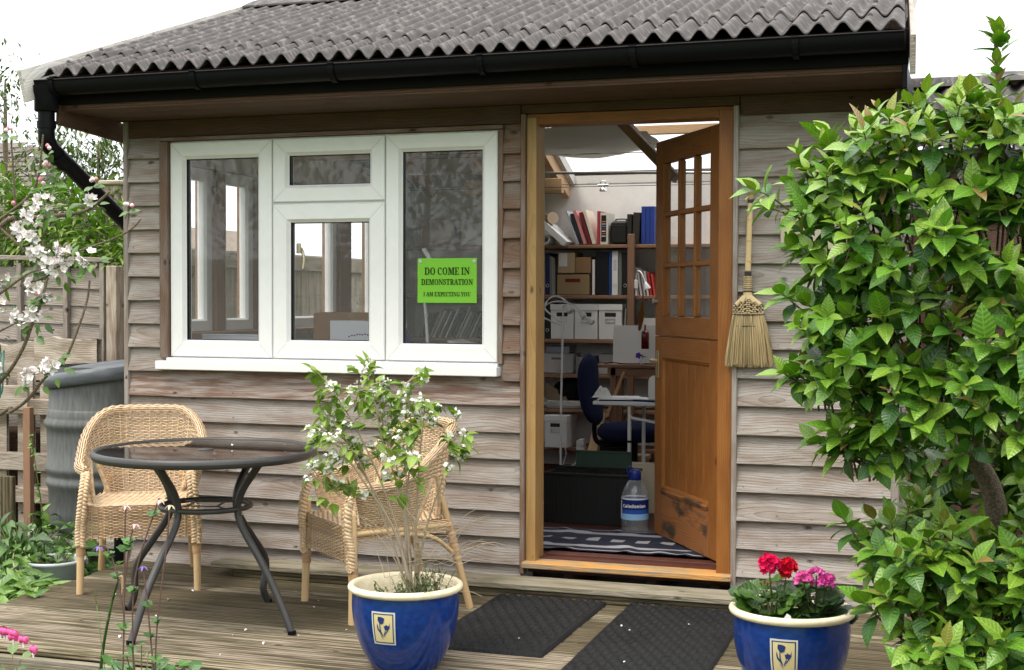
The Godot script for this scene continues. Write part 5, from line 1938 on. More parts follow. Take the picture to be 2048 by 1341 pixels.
	solo("red_hanging_bottle", b, mats.gloss, "small dark red cylinder hanging beside the open door's edge", "bottle")
	# clip lamp on the upright
	var cl := thing("gooseneck_clip_lamp", "small white gooseneck clip lamp on the shelf upright near the door", "lamp", Vector3(-2.28, 1.47, -3.2))
	b = MB.new()
	b.col = lin(0.7, 0.7, 0.7)
	b.tube(catmull([Vector3(0, -0.1, 0), Vector3(0, 0, 0), Vector3(0.015, 0.07, 0.02), Vector3(0.05, 0.05, 0.04), Vector3(0.075, -0.01, 0.05)], 5), 0.005, 8)
	part("neck", b, mats.gloss, cl)
	b = MB.new()
	b.col = lin(0.7, 0.7, 0.7)
	b.lathe([Vector2(0.024, -0.045), Vector2(0.022, -0.03), Vector2(0.010, 0.0), Vector2(0.004, 0.01)], 14, Transform3D(Basis(Vector3.BACK, 0.35), Vector3(0.078, -0.012, 0.05)))
	part("shade", b, mats.gloss, cl)
	b = MB.new()
	b.col = lin(0.7, 0.7, 0.7)
	b.box(Vector3(0, -0.02, 0), Vector3(0.025, 0.06, 0.02))
	part("clip", b, mats.gloss, cl)
	# --- floor lamp with three gooseneck heads
	var fl := thing("floor_lamp", "slender white floor lamp with three bent arms and small heads", "floor lamp", Vector3(-2.375, 0.13, -1.7))
	var lm := std(lin(0.62, 0.62, 0.62), 0.3)
	b = MB.new()
	b.lathe([Vector2(0.0, 0), Vector2(0.11, 0), Vector2(0.11, 0.012), Vector2(0.01, 0.02), Vector2(0.0005, 0.02)], 24)
	part("base", b, lm, fl)
	b = MB.new()
	b.tube([Vector3(0, 0.015, 0), Vector3(0.002, 0.60, 0), Vector3(0.012, 1.10, 0)], 0.0065, 8)
	part("pole", b, lm, fl)
	for q in [[[0.012, 1.10, 0], [0.014, 1.16, 0], [0.03, 1.185, 0.02], [0.05, 1.165, 0.03]], [[0.012, 1.08, 0], [-0.10, 1.16, 0.0], [-0.06, 1.23, 0.0], [0.0, 1.225, 0], [0.08, 1.17, 0.02], [0.128, 1.135, 0.03]], [[0.012, 1.06, 0], [-0.12, 1.12, 0.02], [-0.08, 1.185, 0.03], [0.0, 1.205, 0.03], [0.09, 1.18, 0.03], [0.15, 1.13, 0.04], [0.185, 1.10, 0.05]]]:
		var pts := []
		for p in q:
			pts.append(Vector3(p[0], p[1], p[2]))
		b = MB.new()
		b.tube(catmull(pts, 5), 0.0052, 8)
		var arm := part("arm", b, lm, fl)
		b = MB.new()
		var e: Vector3 = pts[-1]
		var dir: Vector3 = (pts[-1] - pts[-2]).normalized()
		b.lathe([Vector2(0.0005, 0.033), Vector2(0.017, 0.034), Vector2(0.019, 0.026), Vector2(0.014, 0.004), Vector2(0.007, -0.01), Vector2(0.0005, -0.012)], 14, Transform3D(basis_to(dir) * Basis(Vector3.RIGHT, PI * 0.5), e))
		part("lamp_head", b, lm, arm)
	# --- black crate with cloths
	var cr := thing("black_crate", "large black plastic crate just inside the door, filled with cloths", "crate", Vector3(-2.03, 0.131, -1.12))
	b = MB.new()
	b.col = lin(0.012, 0.014, 0.015)
	var hw := 0.235
	for q in [[-hw, hw, 0.0, 0.27, 0.10, 0.108], [-hw, hw, 0.0, 0.27, -0.21, -0.202], [-hw, -hw + 0.008, 0.0, 0.2695, -0.202, 0.10], [hw - 0.008, hw, 0.0, 0.2695, -0.202, 0.10], [-hw, hw, 0.0, 0.006, -0.2, 0.1], [-hw - 0.006, hw + 0.006, 0.262, 0.276, 0.100, 0.116], [-hw - 0.006, hw + 0.006, 0.262, 0.276, -0.218, -0.202]]:
		cbox(b, lin(0.012, 0.014, 0.015), q[0], q[1], q[2], q[3], q[4], q[5], 0.003)
	part("body", b, mats.plain, cr)
	for k in 4:
		b = MB.new()
		cbox(b, lin(0.012, 0.014, 0.015), -0.19 + k * 0.115, -0.165 + k * 0.115, 0.0, 0.258, 0.107, 0.112, 0.002)
		part("rib", b, mats.plain, cr)
	b = MB.new()
	b.col = lin(0.010, 0.010, 0.011)
	var nc := noise(41, 7.0, 3)
	b.grid(24, 16, func(u, v):
		var x: float = lerpf(-0.22, 0.22, u)
		var z: float = lerpf(0.095, -0.195, v)
		return Vector3(x, 0.235 + 0.05 * nc.get_noise_2d(x, z) + 0.03 * sin(PI * v), z), Vector2(1, 1))
	solo("black_cloths", b, mats.fabric, "heap of black cloths filling the black crate", "cloth", cr.position)
	b = MB.new()
	b.col = lin(0.03, 0.06, 0.04)
	b.box(Vector3(-2.06, 0.30, -1.50), Vector3(0.33, 0.34, 0.012), Basis(Vector3.RIGHT, -0.1), 0.002)
	b.box(Vector3(-2.06, 0.47, -1.515), Vector3(0.33, 0.012, 0.02), Basis(Vector3.RIGHT, -0.1), 0.002)
	solo("green_board", b, mats.plain, "dark green board standing behind the black crate", "board")
	b = MB.new()
	b.col = lin(0.55, 0.48, 0.36)
	b.box(Vector3(-1.83, 0.27, -1.52), Vector3(0.28, 0.28, 0.02), Basis(Vector3.RIGHT, -0.12), 0.002)
	b.box(Vector3(-1.83, 0.41, -1.54), Vector3(0.285, 0.014, 0.03), Basis(Vector3.RIGHT, -0.12), 0.002)
	solo("cream_canvas", b, mats.fabric, "cream stretched canvas standing behind the crate beside the bottle", "canvas")
	# --- water bottle
	var wbt := thing("water_bottle", "large clear water bottle with blue cap and blue label by the crate", "bottle", Vector3(-1.703, 0.131, -0.80))
	b = MB.new()
	b.lathe([Vector2(0.0, 0.004), Vector2(0.055, 0.0), Vector2(0.068, 0.01), Vector2(0.070, 0.03), Vector2(0.068, 0.04), Vector2(0.071, 0.055), Vector2(0.070, 0.20), Vector2(0.066, 0.215), Vector2(0.058, 0.24), Vector2(0.040, 0.27), Vector2(0.026, 0.285), Vector2(0.024, 0.30)], 32)
	part("body", b, mats.bottle, wbt)
	b = MB.new()
	b.col = lin(0.015, 0.03, 0.20)
	b.lathe([Vector2(0.028, 0.283), Vector2(0.032, 0.285), Vector2(0.031, 0.325), Vector2(0.028, 0.335), Vector2(0.0005, 0.336)], 24)
	b.tube(catmull([Vector3(-0.03, 0.30, 0), Vector3(-0.042, 0.33, 0), Vector3(-0.035, 0.352, 0), Vector3(-0.01, 0.342, 0)], 5), 0.003, 6)
	part("cap", b, mats.gloss, wbt)
	b = MB.new()
	for q in [[0.082, 0.113, lin(0.30, 0.55, 0.85)], [0.113, 0.135, lin(0.03, 0.10, 0.42)], [0.135, 0.186, lin(0.012, 0.025, 0.16)], [0.186, 0.194, lin(0.7, 0.72, 0.75)]]:
		b.col = q[2]
		b.lathe([Vector2(0.0715, q[0]), Vector2(0.0715, q[1])], 36)
	b.col = lin(0.7, 0.72, 0.75)
	for k in 5:
		var a := 2.55 + k * 0.07
		b.quad(Vector3(cos(-a) * 0.0722, 0.086, -sin(-a) * 0.0722), Vector3(cos(-a + 0.07) * 0.0722, 0.086, -sin(-a + 0.07) * 0.0722), Vector3(cos(-a + 0.07) * 0.0722, 0.18, -sin(-a + 0.07) * 0.0722), Vector3(cos(-a) * 0.0722, 0.18, -sin(-a) * 0.0722))
	part("label", b, mats.paper, wbt)
	text_on(wbt, "Caledonian", 0.018, Color(1, 1, 1), Vector3(0.022, 0.154, 0.0), 0.0735, 0.17, "Droid Sans")
	# --- rug: woven stripes and squares
	var rug := MB.new()
	var nr := noise(66, 3.0, 2)
	for s in [false, true]:
		rug.grid(110, 40, func(u, v):
			var x: float = lerpf(-2.28, -1.17, u)
			var z: float = lerpf(-0.17, -0.79, v) - 0.03 * u
			var wv := maxf(0.0, nr.get_noise_2d(x * 1.4, z * 1.4)) * 0.014 + 0.007 * pow(maxf(0.0, sin(x * 22.0 + z * 4.0)), 6.0) * smoothstep(0.5, 1.0, absf(v * 2.0 - 1.0))
			return Vector3(x, 0.145 + wv - (0.002 if s else 0.0), z), Vector2(1, 1), Vector2.ZERO, s)
	var im := Image.create(512, 256, false, Image.FORMAT_RGB8)
	im.fill(Color("1d2338"))
	var pale := Color("b9b7bd")
	im.fill_rect(Rect2i(0, 10, 512, 6), pale)
	im.fill_rect(Rect2i(0, 42, 512, 22), pale)
	im.fill_rect(Rect2i(0, 192, 512, 22), pale)
	im.fill_rect(Rect2i(0, 240, 512, 6), pale)
	for k in 9:
		im.fill_rect(Rect2i(14 + k * 58, 112, 30, 28), pale)
	for yy in range(0, 256, 2):
		for xx in 512:
			im.set_pixel(xx, yy, im.get_pixel(xx, yy).darkened(0.12))
	var rm := std(Color(1, 1, 1), 0.95)
	rm.albedo_texture = ImageTexture.create_from_image(im)
	solo("striped_rug", rug, rm, "navy woven rug with pale stripes and squares rumpled inside the doorway", "rug")
	# --- stool, clutter below
	var stl := thing("pine_stool", "low pinkish pine stool under the blue chair", "stool", Vector3(-2.23, 0.131, -2.45))
	wpart("top", span(-2.44, -2.03, 0.315, 0.345, -2.6, -2.4), mats.pine, stl)
	wpart("apron", span(-2.42, -2.05, 0.25, 0.314, -2.42, -2.405), mats.pine, stl)
	for q in [[-2.41, -2.43], [-2.06, -2.43], [-2.41, -2.57], [-2.06, -2.57]]:
		wpart("leg", span(q[0] - 0.018, q[0] + 0.018, 0.131, 0.314, q[1] - 0.018, q[1] + 0.018), mats.pine, stl)
	b = MB.new()
	b.bar(Vector3(-2.40, 0.345, -2.5), Vector3(-2.37, 0.60, -2.62), 0.06, 0.03, Vector3.BACK, 0.003, Vector2(0.2, 0.1))
	solo("pine_batten", b, mats.pine, "short pine batten leaning behind the blue chair", "batten")
	var tin := thing("black_tin", "black box file lying on the pine stool", "box", Vector3(-2.25, 0.346, -2.5))
	b = MB.new()
	cbox(b, lin(0.01, 0.011, 0.012), -0.08, 0.10, 0, 0.10, -0.08, 0.08, 0.004)
	part("body", b, mats.plain, tin)
	b = MB.new()
	cbox(b, lin(0.45, 0.45, 0.45), -0.07, 0.0, 0.10, 0.104, 0.02, 0.06, 0.001)
	part("label", b, mats.paper, tin)
	var sk := thing("socket_block", "white plug and socket block with trailing cables at the shelf foot", "socket", Vector3(-2.63, 0.33, -3.05))
	b = MB.new()
	b.col = lin(0.7, 0.7, 0.68)
	b.box(Vector3(0, 0, 0), Vector3(0.06, 0.07, 0.035))
	b.box(Vector3(0.015, 0.03, 0.03), Vector3(0.04, 0.045, 0.03))
	part("plug", b, mats.gloss, sk)
	b = MB.new()
	b.col = lin(0.6, 0.6, 0.56)
	b.tube(catmull([Vector3(-0.02, -0.03, 0.02), Vector3(-0.03, -0.11, 0.03), Vector3(-0.06, -0.17, 0.05), Vector3(-0.02, -0.19, 0.1)], 5), 0.003, 6)
	b.tube(catmull([Vector3(0.02, -0.03, 0.02), Vector3(0.0, -0.1, 0.03), Vector3(-0.1, -0.16, 0.05), Vector3(-0.15, -0.19, 0.1)], 5), 0.003, 6)
	b.tube(catmull([Vector3(-0.12, 0.02, 0.02), Vector3(-0.1, -0.06, 0.02), Vector3(-0.12, -0.12, 0.02), Vector3(-0.11, -0.19, 0.05)], 5), 0.004, 6)
	part("cable", b, mats.gloss, sk)
	# --- on the ledge behind the middle casement: a lettered white card box and clutter
	var lx := thing("card_box", "white flat box with small dark print standing behind the middle casement", "box", Vector3(-3.05, 1.0, -0.32))
	b = MB.new()
	cbox(b, lin(0.52, 0.54, 0.57), -0.165, 0.165, 0.0, 0.235, -0.06, 0.0, 0.002)
	part("body", b, mats.paper, lx)
	b = MB.new()
	for k in 11:
		var u := (k - 5) / 5.0
		b.col = lin(0.03, 0.03, 0.035)
		b.box(Vector3(0.02 + u * 0.075, 0.165 - 0.012 * u * u + 0.002 * sin(k * 2.3), 0.0006), Vector3(0.009, 0.007, 0.0008), Basis(Vector3.BACK, -0.25 * u), 0.0)
	part("print", b, mats.paper, lx)
	var bt := thing("work_bench", "wooden workbench behind the window with boxes on it", "bench", Vector3(-3.0, 0.13, -0.4))
	wpart("top", span(-4.09, -2.2, 0.965, 0.995, -0.62, -0.10), mats.shelf_wood, bt)
	for q in [-4.0, -2.3]:
		wpart("leg", span(q - 0.03, q + 0.03, 0.131, 0.964, -0.58, -0.52), mats.shelf_wood, bt)
		wpart("leg", span(q - 0.03, q + 0.03, 0.131, 0.964, -0.18, -0.12), mats.shelf_wood, bt)
	carton(-3.36, -3.0, 0.996, 1.27, lin(0.21, 0.12, 0.06), "brown open carton behind the white printed box in the window", -0.42, 0.18)
	b = MB.new()
	b.col = lin(0.5, 0.52, 0.55)
	b.box(Vector3(-3.75, 1.075, -0.30), Vector3(0.42, 0.16, 0.02), Basis(Vector3.RIGHT, -0.12), 0.003)
	b.box(Vector3(-3.75, 1.152, -0.31), Vector3(0.425, 0.01, 0.03), Basis(Vector3.RIGHT, -0.12), 0.003)
	solo("display_board", b, mats.plain, "grey display board standing on the bench behind the left window light", "board")
	b = MB.new()
	b.col = lin(0.02, 0.03, 0.2)
	var nq := noise(23, 14.0, 3)
	b.grid(12, 10, func(u, v): return Vector3(-2.88 + u * 0.16, 0.998 + 0.19 * sin(PI * u) * sin(PI * v) * (1.0 + 0.6 * nq.get_noise_2d(u, v)), -0.22 - v * 0.18), Vector2(1, 1))
	solo("blue_bag", b, mats.fabric, "blue bag slumped on the bench right of the white printed box", "bag")
	var tg := thing("price_card", "small pale card standing on the bench beside the blue bag", "card", Vector3(-2.86, 1.19, -0.42))
	b = MB.new()
	cbox(b, lin(0.5, 0.5, 0.48), -0.035, 0.035, 0.0, 0.045, -0.003, 0.0, 0.0)
	part("card", b, mats.paper, tg)
	b = MB.new()
	cbox(b, lin(0.03, 0.025, 0.02), -0.03, 0.03, -0.194, 0.0, -0.02, -0.004, 0.002)
	part("stand", b, mats.plain, tg)
	b = MB.new()
	b.col = lin(0.5, 0.5, 0.5)
	b.box(Vector3(-2.60, 1.02, -0.30), Vector3(0.22, 0.03, 0.2), Basis(Vector3.UP, 0.3) * Basis(Vector3.BACK, 0.12), 0.003)
	b.col = lin(0.2, 0.21, 0.2)
	b.box(Vector3(-2.42, 1.055, -0.33), Vector3(0.28, 0.09, 0.2), Basis(Vector3.BACK, -0.22), 0.006)
	b.col = lin(0.45, 0.44, 0.43)
	b.box(Vector3(-2.40, 1.108, -0.33), Vector3(0.26, 0.012, 0.21), Basis(Vector3.BACK, -0.24), 0.003)
	solo("bench_papers", b, mats.paper, "grey folders and papers lying on the bench behind the right window light", "papers")
	b = MB.new()
	b.col = lin(0.6, 0.6, 0.6)
	b.tube(catmull([Vector3(-2.66, 1.0, -0.3), Vector3(-2.665, 1.2, -0.3), Vector3(-2.69, 1.36, -0.32), Vector3(-2.72, 1.44, -0.34)], 5), 0.008, 8)
	b.tube(catmull([Vector3(-2.63, 1.48, -0.3), Vector3(-2.65, 1.55, -0.3), Vector3(-2.69, 1.60, -0.32)], 5), 0.012, 8)
	solo("white_bracket_arm", b, mats.gloss, "curved white arm standing at the left of the right window light", "bracket")


# flat lettering as a thin mesh; bent round a cylinder of the given radius when bend > 0
func text_on(parent: Node3D, words: String, height: float, col: Color, at: Vector3, bend := 0.0, turn := 0.0, face := "Droid Serif", stretch := 1.0, called := "lettering", weight := 700) -> MeshInstance3D:
	var tm := TextMesh.new()
	var sf := SystemFont.new()
	sf.font_names = PackedStringArray([face])
	sf.font_weight = weight
	tm.font = sf
	tm.text = words
	tm.font_size = 32
	tm.pixel_size = height / 24.0
	tm.depth = 0.0
	tm.curve_step = 1.0
	var a := tm.surface_get_arrays(0) if tm.get_surface_count() else []
	var m := MB.new()
	m.col = col
	var vs: PackedVector3Array = a[Mesh.ARRAY_VERTEX]
	var ids: PackedInt32Array = a[Mesh.ARRAY_INDEX]
	for p in vs:
		if bend > 0.0:
			var an := p.x * stretch / bend + turn
			m.vert(Vector3(sin(an) * bend, at.y + p.y, cos(an) * bend), Vector3(sin(an), 0, cos(an)), Vector2.ZERO)
		else:
			m.vert(at + Vector3(p.x * stretch, p.y, 0), Vector3(0, 0, 1), Vector2.ZERO)
	for k in range(0, ids.size(), 3):
		m.i.append(ids[k])
		m.i.append(ids[k + 1])
		m.i.append(ids[k + 2])
	return part(called, m, mats.paper, parent)


# ---------------------------------------------------------------- table, chairs, broom, notice
func build_furniture() -> void:
	build_table()
	var c := make_chair("wicker armchair behind the round table, its back to the water butt", Vector3(-3.79, 0.0, 0.52), atan2(0.49, 0.87))
	var d: Node3D = c.duplicate()
	d.name = numbered("wicker_armchair")
	add_child(d)
	d.position = Vector3(-2.49, 0.0, 0.64)
	d.rotation.y = atan2(-0.66, 0.75)
	d.set_meta("label", "wicker armchair right of the table, partly hidden by the flowering shrub")
	build_broom()
	# the green notice stuck to the window
	var no := thing("green_notice", "green paper notice in the window reading DO COME IN DEMONSTRATION", "notice", Vector3(-2.436, 1.438, 0.0085))
	var p := MB.new()
	p.col = lin(0.19, 0.50, 0.05)
	var nz := noise(3, 6.0, 2)
	p.grid(14, 10, func(u, v): return Vector3((u - 0.5) * 0.304, (v - 0.5) * 0.214, nz.get_noise_2d(u, v) * 0.0015 + 0.0012 * pow(1.0 - v, 4.0) * pow(absf(u * 2.0 - 1.0), 2.0)), Vector2(1, 1))
	part("paper", p, mats.paper, no)
	var ink := lin(0.008, 0.02, 0.006)
	text_on(no, "DO COME IN", 0.0345, ink, Vector3(0.0, 0.044, 0.0025), 0.0, 0.0, "Droid Serif", 0.80)
	text_on(no, "DEMONSTRATION", 0.0275, ink, Vector3(0.0, -0.008, 0.0025), 0.0, 0.0, "Droid Serif", 0.78)
	text_on(no, "I AM EXPECTING YOU", 0.0205, ink, Vector3(0.0, -0.066, 0.0025), 0.0, 0.0, "Droid Serif", 0.80)
	for s in [-1, 1]:
		var t := MB.new()
		t.col = lin(0.45, 0.5, 0.5)
		t.lathe([Vector2(0.009, 0.0), Vector2(0.008, 0.0015), Vector2(0.0005, 0.002)], 12, Transform3D(Basis(Vector3.RIGHT, PI * 0.5), Vector3(0.138 * s, 0.092, 0.001)))
		part("tack", t, mats.plain, no)
	# carved plaque on the cladding behind the bush
	var pq := thing("stone_plaque", "pale cream plaque hung on the boards, half hidden behind the bush", "plaque", Vector3(-0.73, 1.645, 0.045))
	p = MB.new()
	p.col = lin(0.52, 0.47, 0.33)
	p.box(Vector3.ZERO, Vector3(0.24, 0.15, 0.022), Basis(), 0.006)
	part("slab", p, mats.paper, pq)
	p = MB.new()
	p.col = lin(0.62, 0.58, 0.45)
	for q in [[-0.04, 0.0], [0.0, 0.0]]:
		p.box(Vector3(q[0] + 0.01, q[1], 0.012), Vector3(0.007, 0.06, 0.006))
	p.box(Vector3(-0.01, 0.0, 0.012), Vector3(0.04, 0.007, 0.006))
	part("relief", p, mats.paper, pq)


func build_table() -> void:
	var C := Vector3(-3.085, 0, 1.125)
	var t := thing("patio_table", "round patio table with dark glass top and curved brown metal legs", "table", C)
	var R := 0.463
	var rim := MB.new()
	var pr := []
	for k in 17:
		var a := TAU * k / 16.0
		pr.append(Vector2(R - 0.011 + cos(a) * 0.013, 0.705 + sin(a) * 0.019))
	rim.lathe(pr, 72)
	part("rim", rim, mats.iron, t)
	var g := MB.new()
	g.lathe([Vector2(0.0005, 0.712), Vector2(R - 0.02, 0.712), Vector2(R - 0.02, 0.712), Vector2(R - 0.02, 0.717), Vector2(R - 0.02, 0.717), Vector2(0.0005, 0.717)], 64)
	part("glass_top", g, mats.dark_glass, t)
	var cap := MB.new()
	cap.lathe([Vector2(0.033, 0.717), Vector2(0.033, 0.7205), Vector2(0.0005, 0.7215)], 24)
	part("hole_cap", cap, mats.iron, t)
	# four legs in two curved pieces each
	var feet := [Vector3(-3.139, 0, 1.597), Vector3(-2.620, 0, 1.245), Vector3(-2.999, 0, 0.742), Vector3(-3.50, 0, 1.075)]
	for f in feet:
		var d: Vector3 = (f - C)
		d.y = 0
		var o := d.normalized()
		var l := d.length()
		var side := Vector3.UP.cross(o)
		var pts := [o * 0.315 + Vector3(0, 0.69, 0), o * 0.265 + Vector3(0, 0.63, 0), o * 0.215 + Vector3(0, 0.57, 0), o * 0.187 + Vector3(0, 0.51, 0), o * 0.187 + Vector3(0, 0.45, 0), o * 0.225 + Vector3(0, 0.385, 0), o * 0.295 + Vector3(0, 0.30, 0), o * 0.375 + Vector3(0, 0.19, 0), o * (l - 0.035) + Vector3(0, 0.07, 0), o * l + Vector3(0, 0.0, 0)]
		var b := MB.new()
		b.tube(catmull(pts, 5), 0.0155, 12)
		var lg := part("leg", b, mats.iron, t)
		var ft := MB.new()
		ft.tube([o * (l - 0.002) + Vector3(0, 0.016, 0), o * l + Vector3(0, 0.001, 0)], 0.0172, 12)
		part("foot_cap", ft, mats.gutter, lg)
		var bo := MB.new()
		for yy in [0.50, 0.465]:
			bo.tube([o * 0.205 + Vector3(0, yy, 0), o * 0.213 + Vector3(0, yy, 0)], 0.005, 8)
		part("bolt", bo, mats.steel, lg)
	var ring := []
	for k in 41:
		var a := TAU * k / 40.0
		ring.append(Vector3(cos(a) * 0.185, 0.482, sin(a) * 0.185))
	var b := MB.new()
	b.tube(ring, 0.0115, 10, false)
	part("ring", b, mats.iron, t)
	b = MB.new()
	var sq := []
	for k in 5:
		var a := TAU * k / 4.0 + 0.5
		sq.append(Vector3(cos(a) * 0.09, 0.488, sin(a) * 0.09))
	for k in 4:
		b.bar(sq[k], sq[k + 1], 0.012, 0.004)
		b.bar(sq[k], sq[k] * 2.0 - Vector3(0, 0.494, 0), 0.012, 0.004)
	part("parasol_bracket", b, mats.iron, t)


# wicker: strands as ribbons that weave in and out of the stakes
func strand(m: MB, pts: Array, nrm: Array, phase: float, pitch: float, hw: float, th: float, amp: float) -> void:
	var d := 0.0
	var out := []
	var n := pts.size()
	for k in n:
		if k > 0:
			d += (pts[k] as Vector3).distance_to(pts[k - 1])
		out.append(pts[k] + nrm[k] * amp * sin(PI * d / pitch + phase * PI))
	var start := m.v.size()
	for k in n:
		var z: Vector3 = (out[mini(k + 1, n - 1)] - out[maxi(k - 1, 0)]).normalized()
		var nn: Vector3 = nrm[k]
		var up := z.cross(nn).normalized()
		nn = up.cross(z).normalized()
		var p: Vector3 = out[k]
		m.vert(p + up * hw, (up + nn * 0.4).normalized(), Vector2.ZERO)
		m.vert(p + nn * th, nn, Vector2.ZERO)
		m.vert(p - up * hw, (nn * 0.4 - up).normalized(), Vector2.ZERO)
		m.vert(p - nn * th, -nn, Vector2.ZERO)
	for k in n - 1:
		for e in 4:
			var a := start + k * 4 + e
			var b := start + k * 4 + (e + 1) % 4
			m.tri(a, b + 4, b)
			m.tri(a, a + 4, b + 4)


func cane_col() -> Color:
	var g := rr(0.75, 1.15)
	return lin(0.62 * g, 0.462 * g * rr(0.95, 1.03), 0.285 * g)


func chair_top(t: float) -> float:
	# height of the rim along the tub, t from -1 (left arm end) over 0 (back) to 1
	var a := absf(t)
	return lerpf(0.80, 0.585, smoothstep(0.22, 0.80, a)) - 0.03 * a * a


func chair_pt(t: float, s: float) -> Vector3:
	# the woven wall: s = 0 at the seat, 1 at the rim
	var ph := t * 2.30
	var y0 := 0.385
	var y1 := chair_top(t)
	var flare := lerpf(0.80, 1.0, pow(s, 0.8))
	var a := 0.285 * lerpf(1.0, flare, clampf(cos(ph * 0.5) + 0.25, 0.0, 1.0))
	var b := 0.31 * flare
	var x := sin(ph) * a / maxf(pow(pow(absf(sin(ph)), 2.6) + pow(absf(cos(ph)), 2.6), 1.0 / 2.6), 0.8)
	var z := -cos(ph) * b / maxf(pow(pow(absf(sin(ph)), 2.6) + pow(absf(cos(ph)), 2.6), 1.0 / 2.6), 0.8)
	return Vector3(x, lerpf(y0, y1, s), z + 0.02)


func make_chair(label: String, at: Vector3, turn: float) -> Node3D:
	var t := thing("wicker_armchair", label, "armchair", at, turn, "two wicker armchairs at the patio table")
	var m := MB.new()
	# wall strands, leaving a tapering gap between back and each arm
	var rows := 52
	for r in rows:
		var s := (r + 0.5) / rows
		var gap := 0.0
		if s < 0.62:
			gap = 0.10 * (1.0 - s / 0.62) + 0.02
		var lo_arm := 0.99
		var segs := [[-lo_arm, -0.47 - gap], [-0.47 + gap * 1.3, 0.47 - gap * 1.3], [0.47 + gap, lo_arm]] if gap > 0.0 else [[-lo_arm, lo_arm]]
		for q in segs:
			var pts := []
			var nn := []
			var len_t: float = q[1] - q[0]
			var n := maxi(4, int(len_t * 62))
			for k in n + 1:
				var tt := lerpf(q[0], q[1], float(k) / n)
				var p := chair_pt(tt, s)
				var e := chair_pt(tt + 0.01, s) - chair_pt(tt - 0.01, s)
				pts.append(p)
				nn.append(Vector3.UP.cross(e).normalized() * -1.0)
			m.col = cane_col()
			strand(m, pts, nn, float(r % 2), 0.022, 0.0029, 0.0016, 0.0042)
	part("woven_back", m, mats.cane, t)
	# upright stakes
	m = MB.new()
	var nst := 45
	for k in nst + 1:
		var tt := lerpf(-0.97, 0.97, float(k) / nst)
		var s0 := 0.0
		for sg in [-1, 1]:
			var dt := absf(tt - 0.47 * sg)
			if dt < 0.12:
				s0 = maxf(s0, 0.62 * (1.0 - maxf(dt - 0.02, 0.0) / 0.10))
		if s0 > 0.55:
			s0 = 0.6
		var pts := []
		for e in 6:
			pts.append(chair_pt(tt, lerpf(s0, 1.0, e / 5.0)))
		m.col = cane_col() * 0.9
		m.tube(pts, 0.003, 5, false)
	part("stakes", m, mats.cane, t)
	# dark lining behind the weave so that the gaps read as shaded cane
	# wrapped edges of the gaps
	for sg in [-1, 1]:
		for q in [[-1.0, 0.082], [1.0, 0.107]]:
			m = MB.new()
			var pts := []
			for e in 15:
				var s := e / 14.0 * 0.64
				var g := 0.10 * (1.0 - s / 0.64) + 0.015
				pts.append(chair_pt(sg * (0.47 - q[0] * g * (1.3 if q[0] > 0 else 1.0)), s))
			for e in 14:
				m.col = cane_col()
				m.tube([pts[e], pts[e + 1]], 0.011, 8)
			part("wrapped_edge", m, mats.cane, t)
	# the rolled rim of weave
	m = MB.new()
	for r in 9:
		var an := lerpf(-0.6, PI + 0.5, r / 8.0)
		var pts := []
		var nn := []
		for k in 112:
			var tt := lerpf(-1.0, 1.0, k / 111.0)
			var p := chair_pt(tt, 1.0)
			var e := chair_pt(tt + 0.01, 1.0) - chair_pt(tt - 0.01, 1.0)
			var o := Vector3.UP.cross(e).normalized() * -1.0
			var dir := o * -cos(an) + Vector3.UP * sin(an)
			pts.append(p + o * 0.0 + dir * 0.02)
			nn.append(dir)
		m.col = cane_col()
		strand(m, pts, nn, float(r % 2), 0.022, 0.0036, 0.0018, 0.003)
	part("rolled_rim", m, mats.cane, t)
	# seat weave
	m = MB.new()
	for r in 44:
		var z := lerpf(-0.22, 0.255, r / 43.0)
		var hwid := lerpf(0.20, 0.25, smoothstep(-0.22, 0.2, z))
		var pts := []
		var nn := []
		for k in 34:
			var x := lerpf(-hwid, hwid, k / 33.0)
			pts.append(Vector3(x, 0.405 - 0.012 * cos(x * 5.0) * cos(z * 4.0), z))
			nn.append(Vector3.UP)
		m.col = cane_col()
		strand(m, pts, nn, float(r % 2), 0.027, 0.0052, 0.002, 0.0025)
	part("seat", m, mats.cane, t)
	# apron under the seat: front, sides and back
	for face in 3:
		m = MB.new()
		for r in 21:
			var y := 0.395 - r * 0.0072
			var pts := []
			var nn := []
			for k in 34:
				var u := lerpf(-1.0, 1.0, k / 33.0)
				if face == 0:
					pts.append(Vector3(u * 0.245, y + 0.006 * (1.0 - u * u), 0.262 + 0.008 * (1.0 - u * u)))
					nn.append(Vector3(0, 0, 1))
				else:
					var sg := -1.0 if face == 1 else 1.0
					if r > 7:
						continue
					pts.append(Vector3(sg * lerpf(0.215, 0.25, u * 0.5 + 0.5), y, lerpf(-0.22, 0.25, u * 0.5 + 0.5)))
					nn.append(Vector3(sg, 0, 0))
			if pts.size() > 3:
				m.col = cane_col() * Color(0.86, 0.80, 0.74)
				strand(m, pts, nn, float(r % 2), 0.022, 0.0028, 0.0016, 0.004)
		for k in 18:
			if face == 0:
				var x := lerpf(-0.235, 0.235, k / 17.0)
				m.col = cane_col() * 0.8
				m.tube([Vector3(x, 0.398, 0.266), Vector3(x, 0.245, 0.266)], 0.003, 5, false)
		part("apron" if face == 0 else "side_weave", m, mats.cane, t)
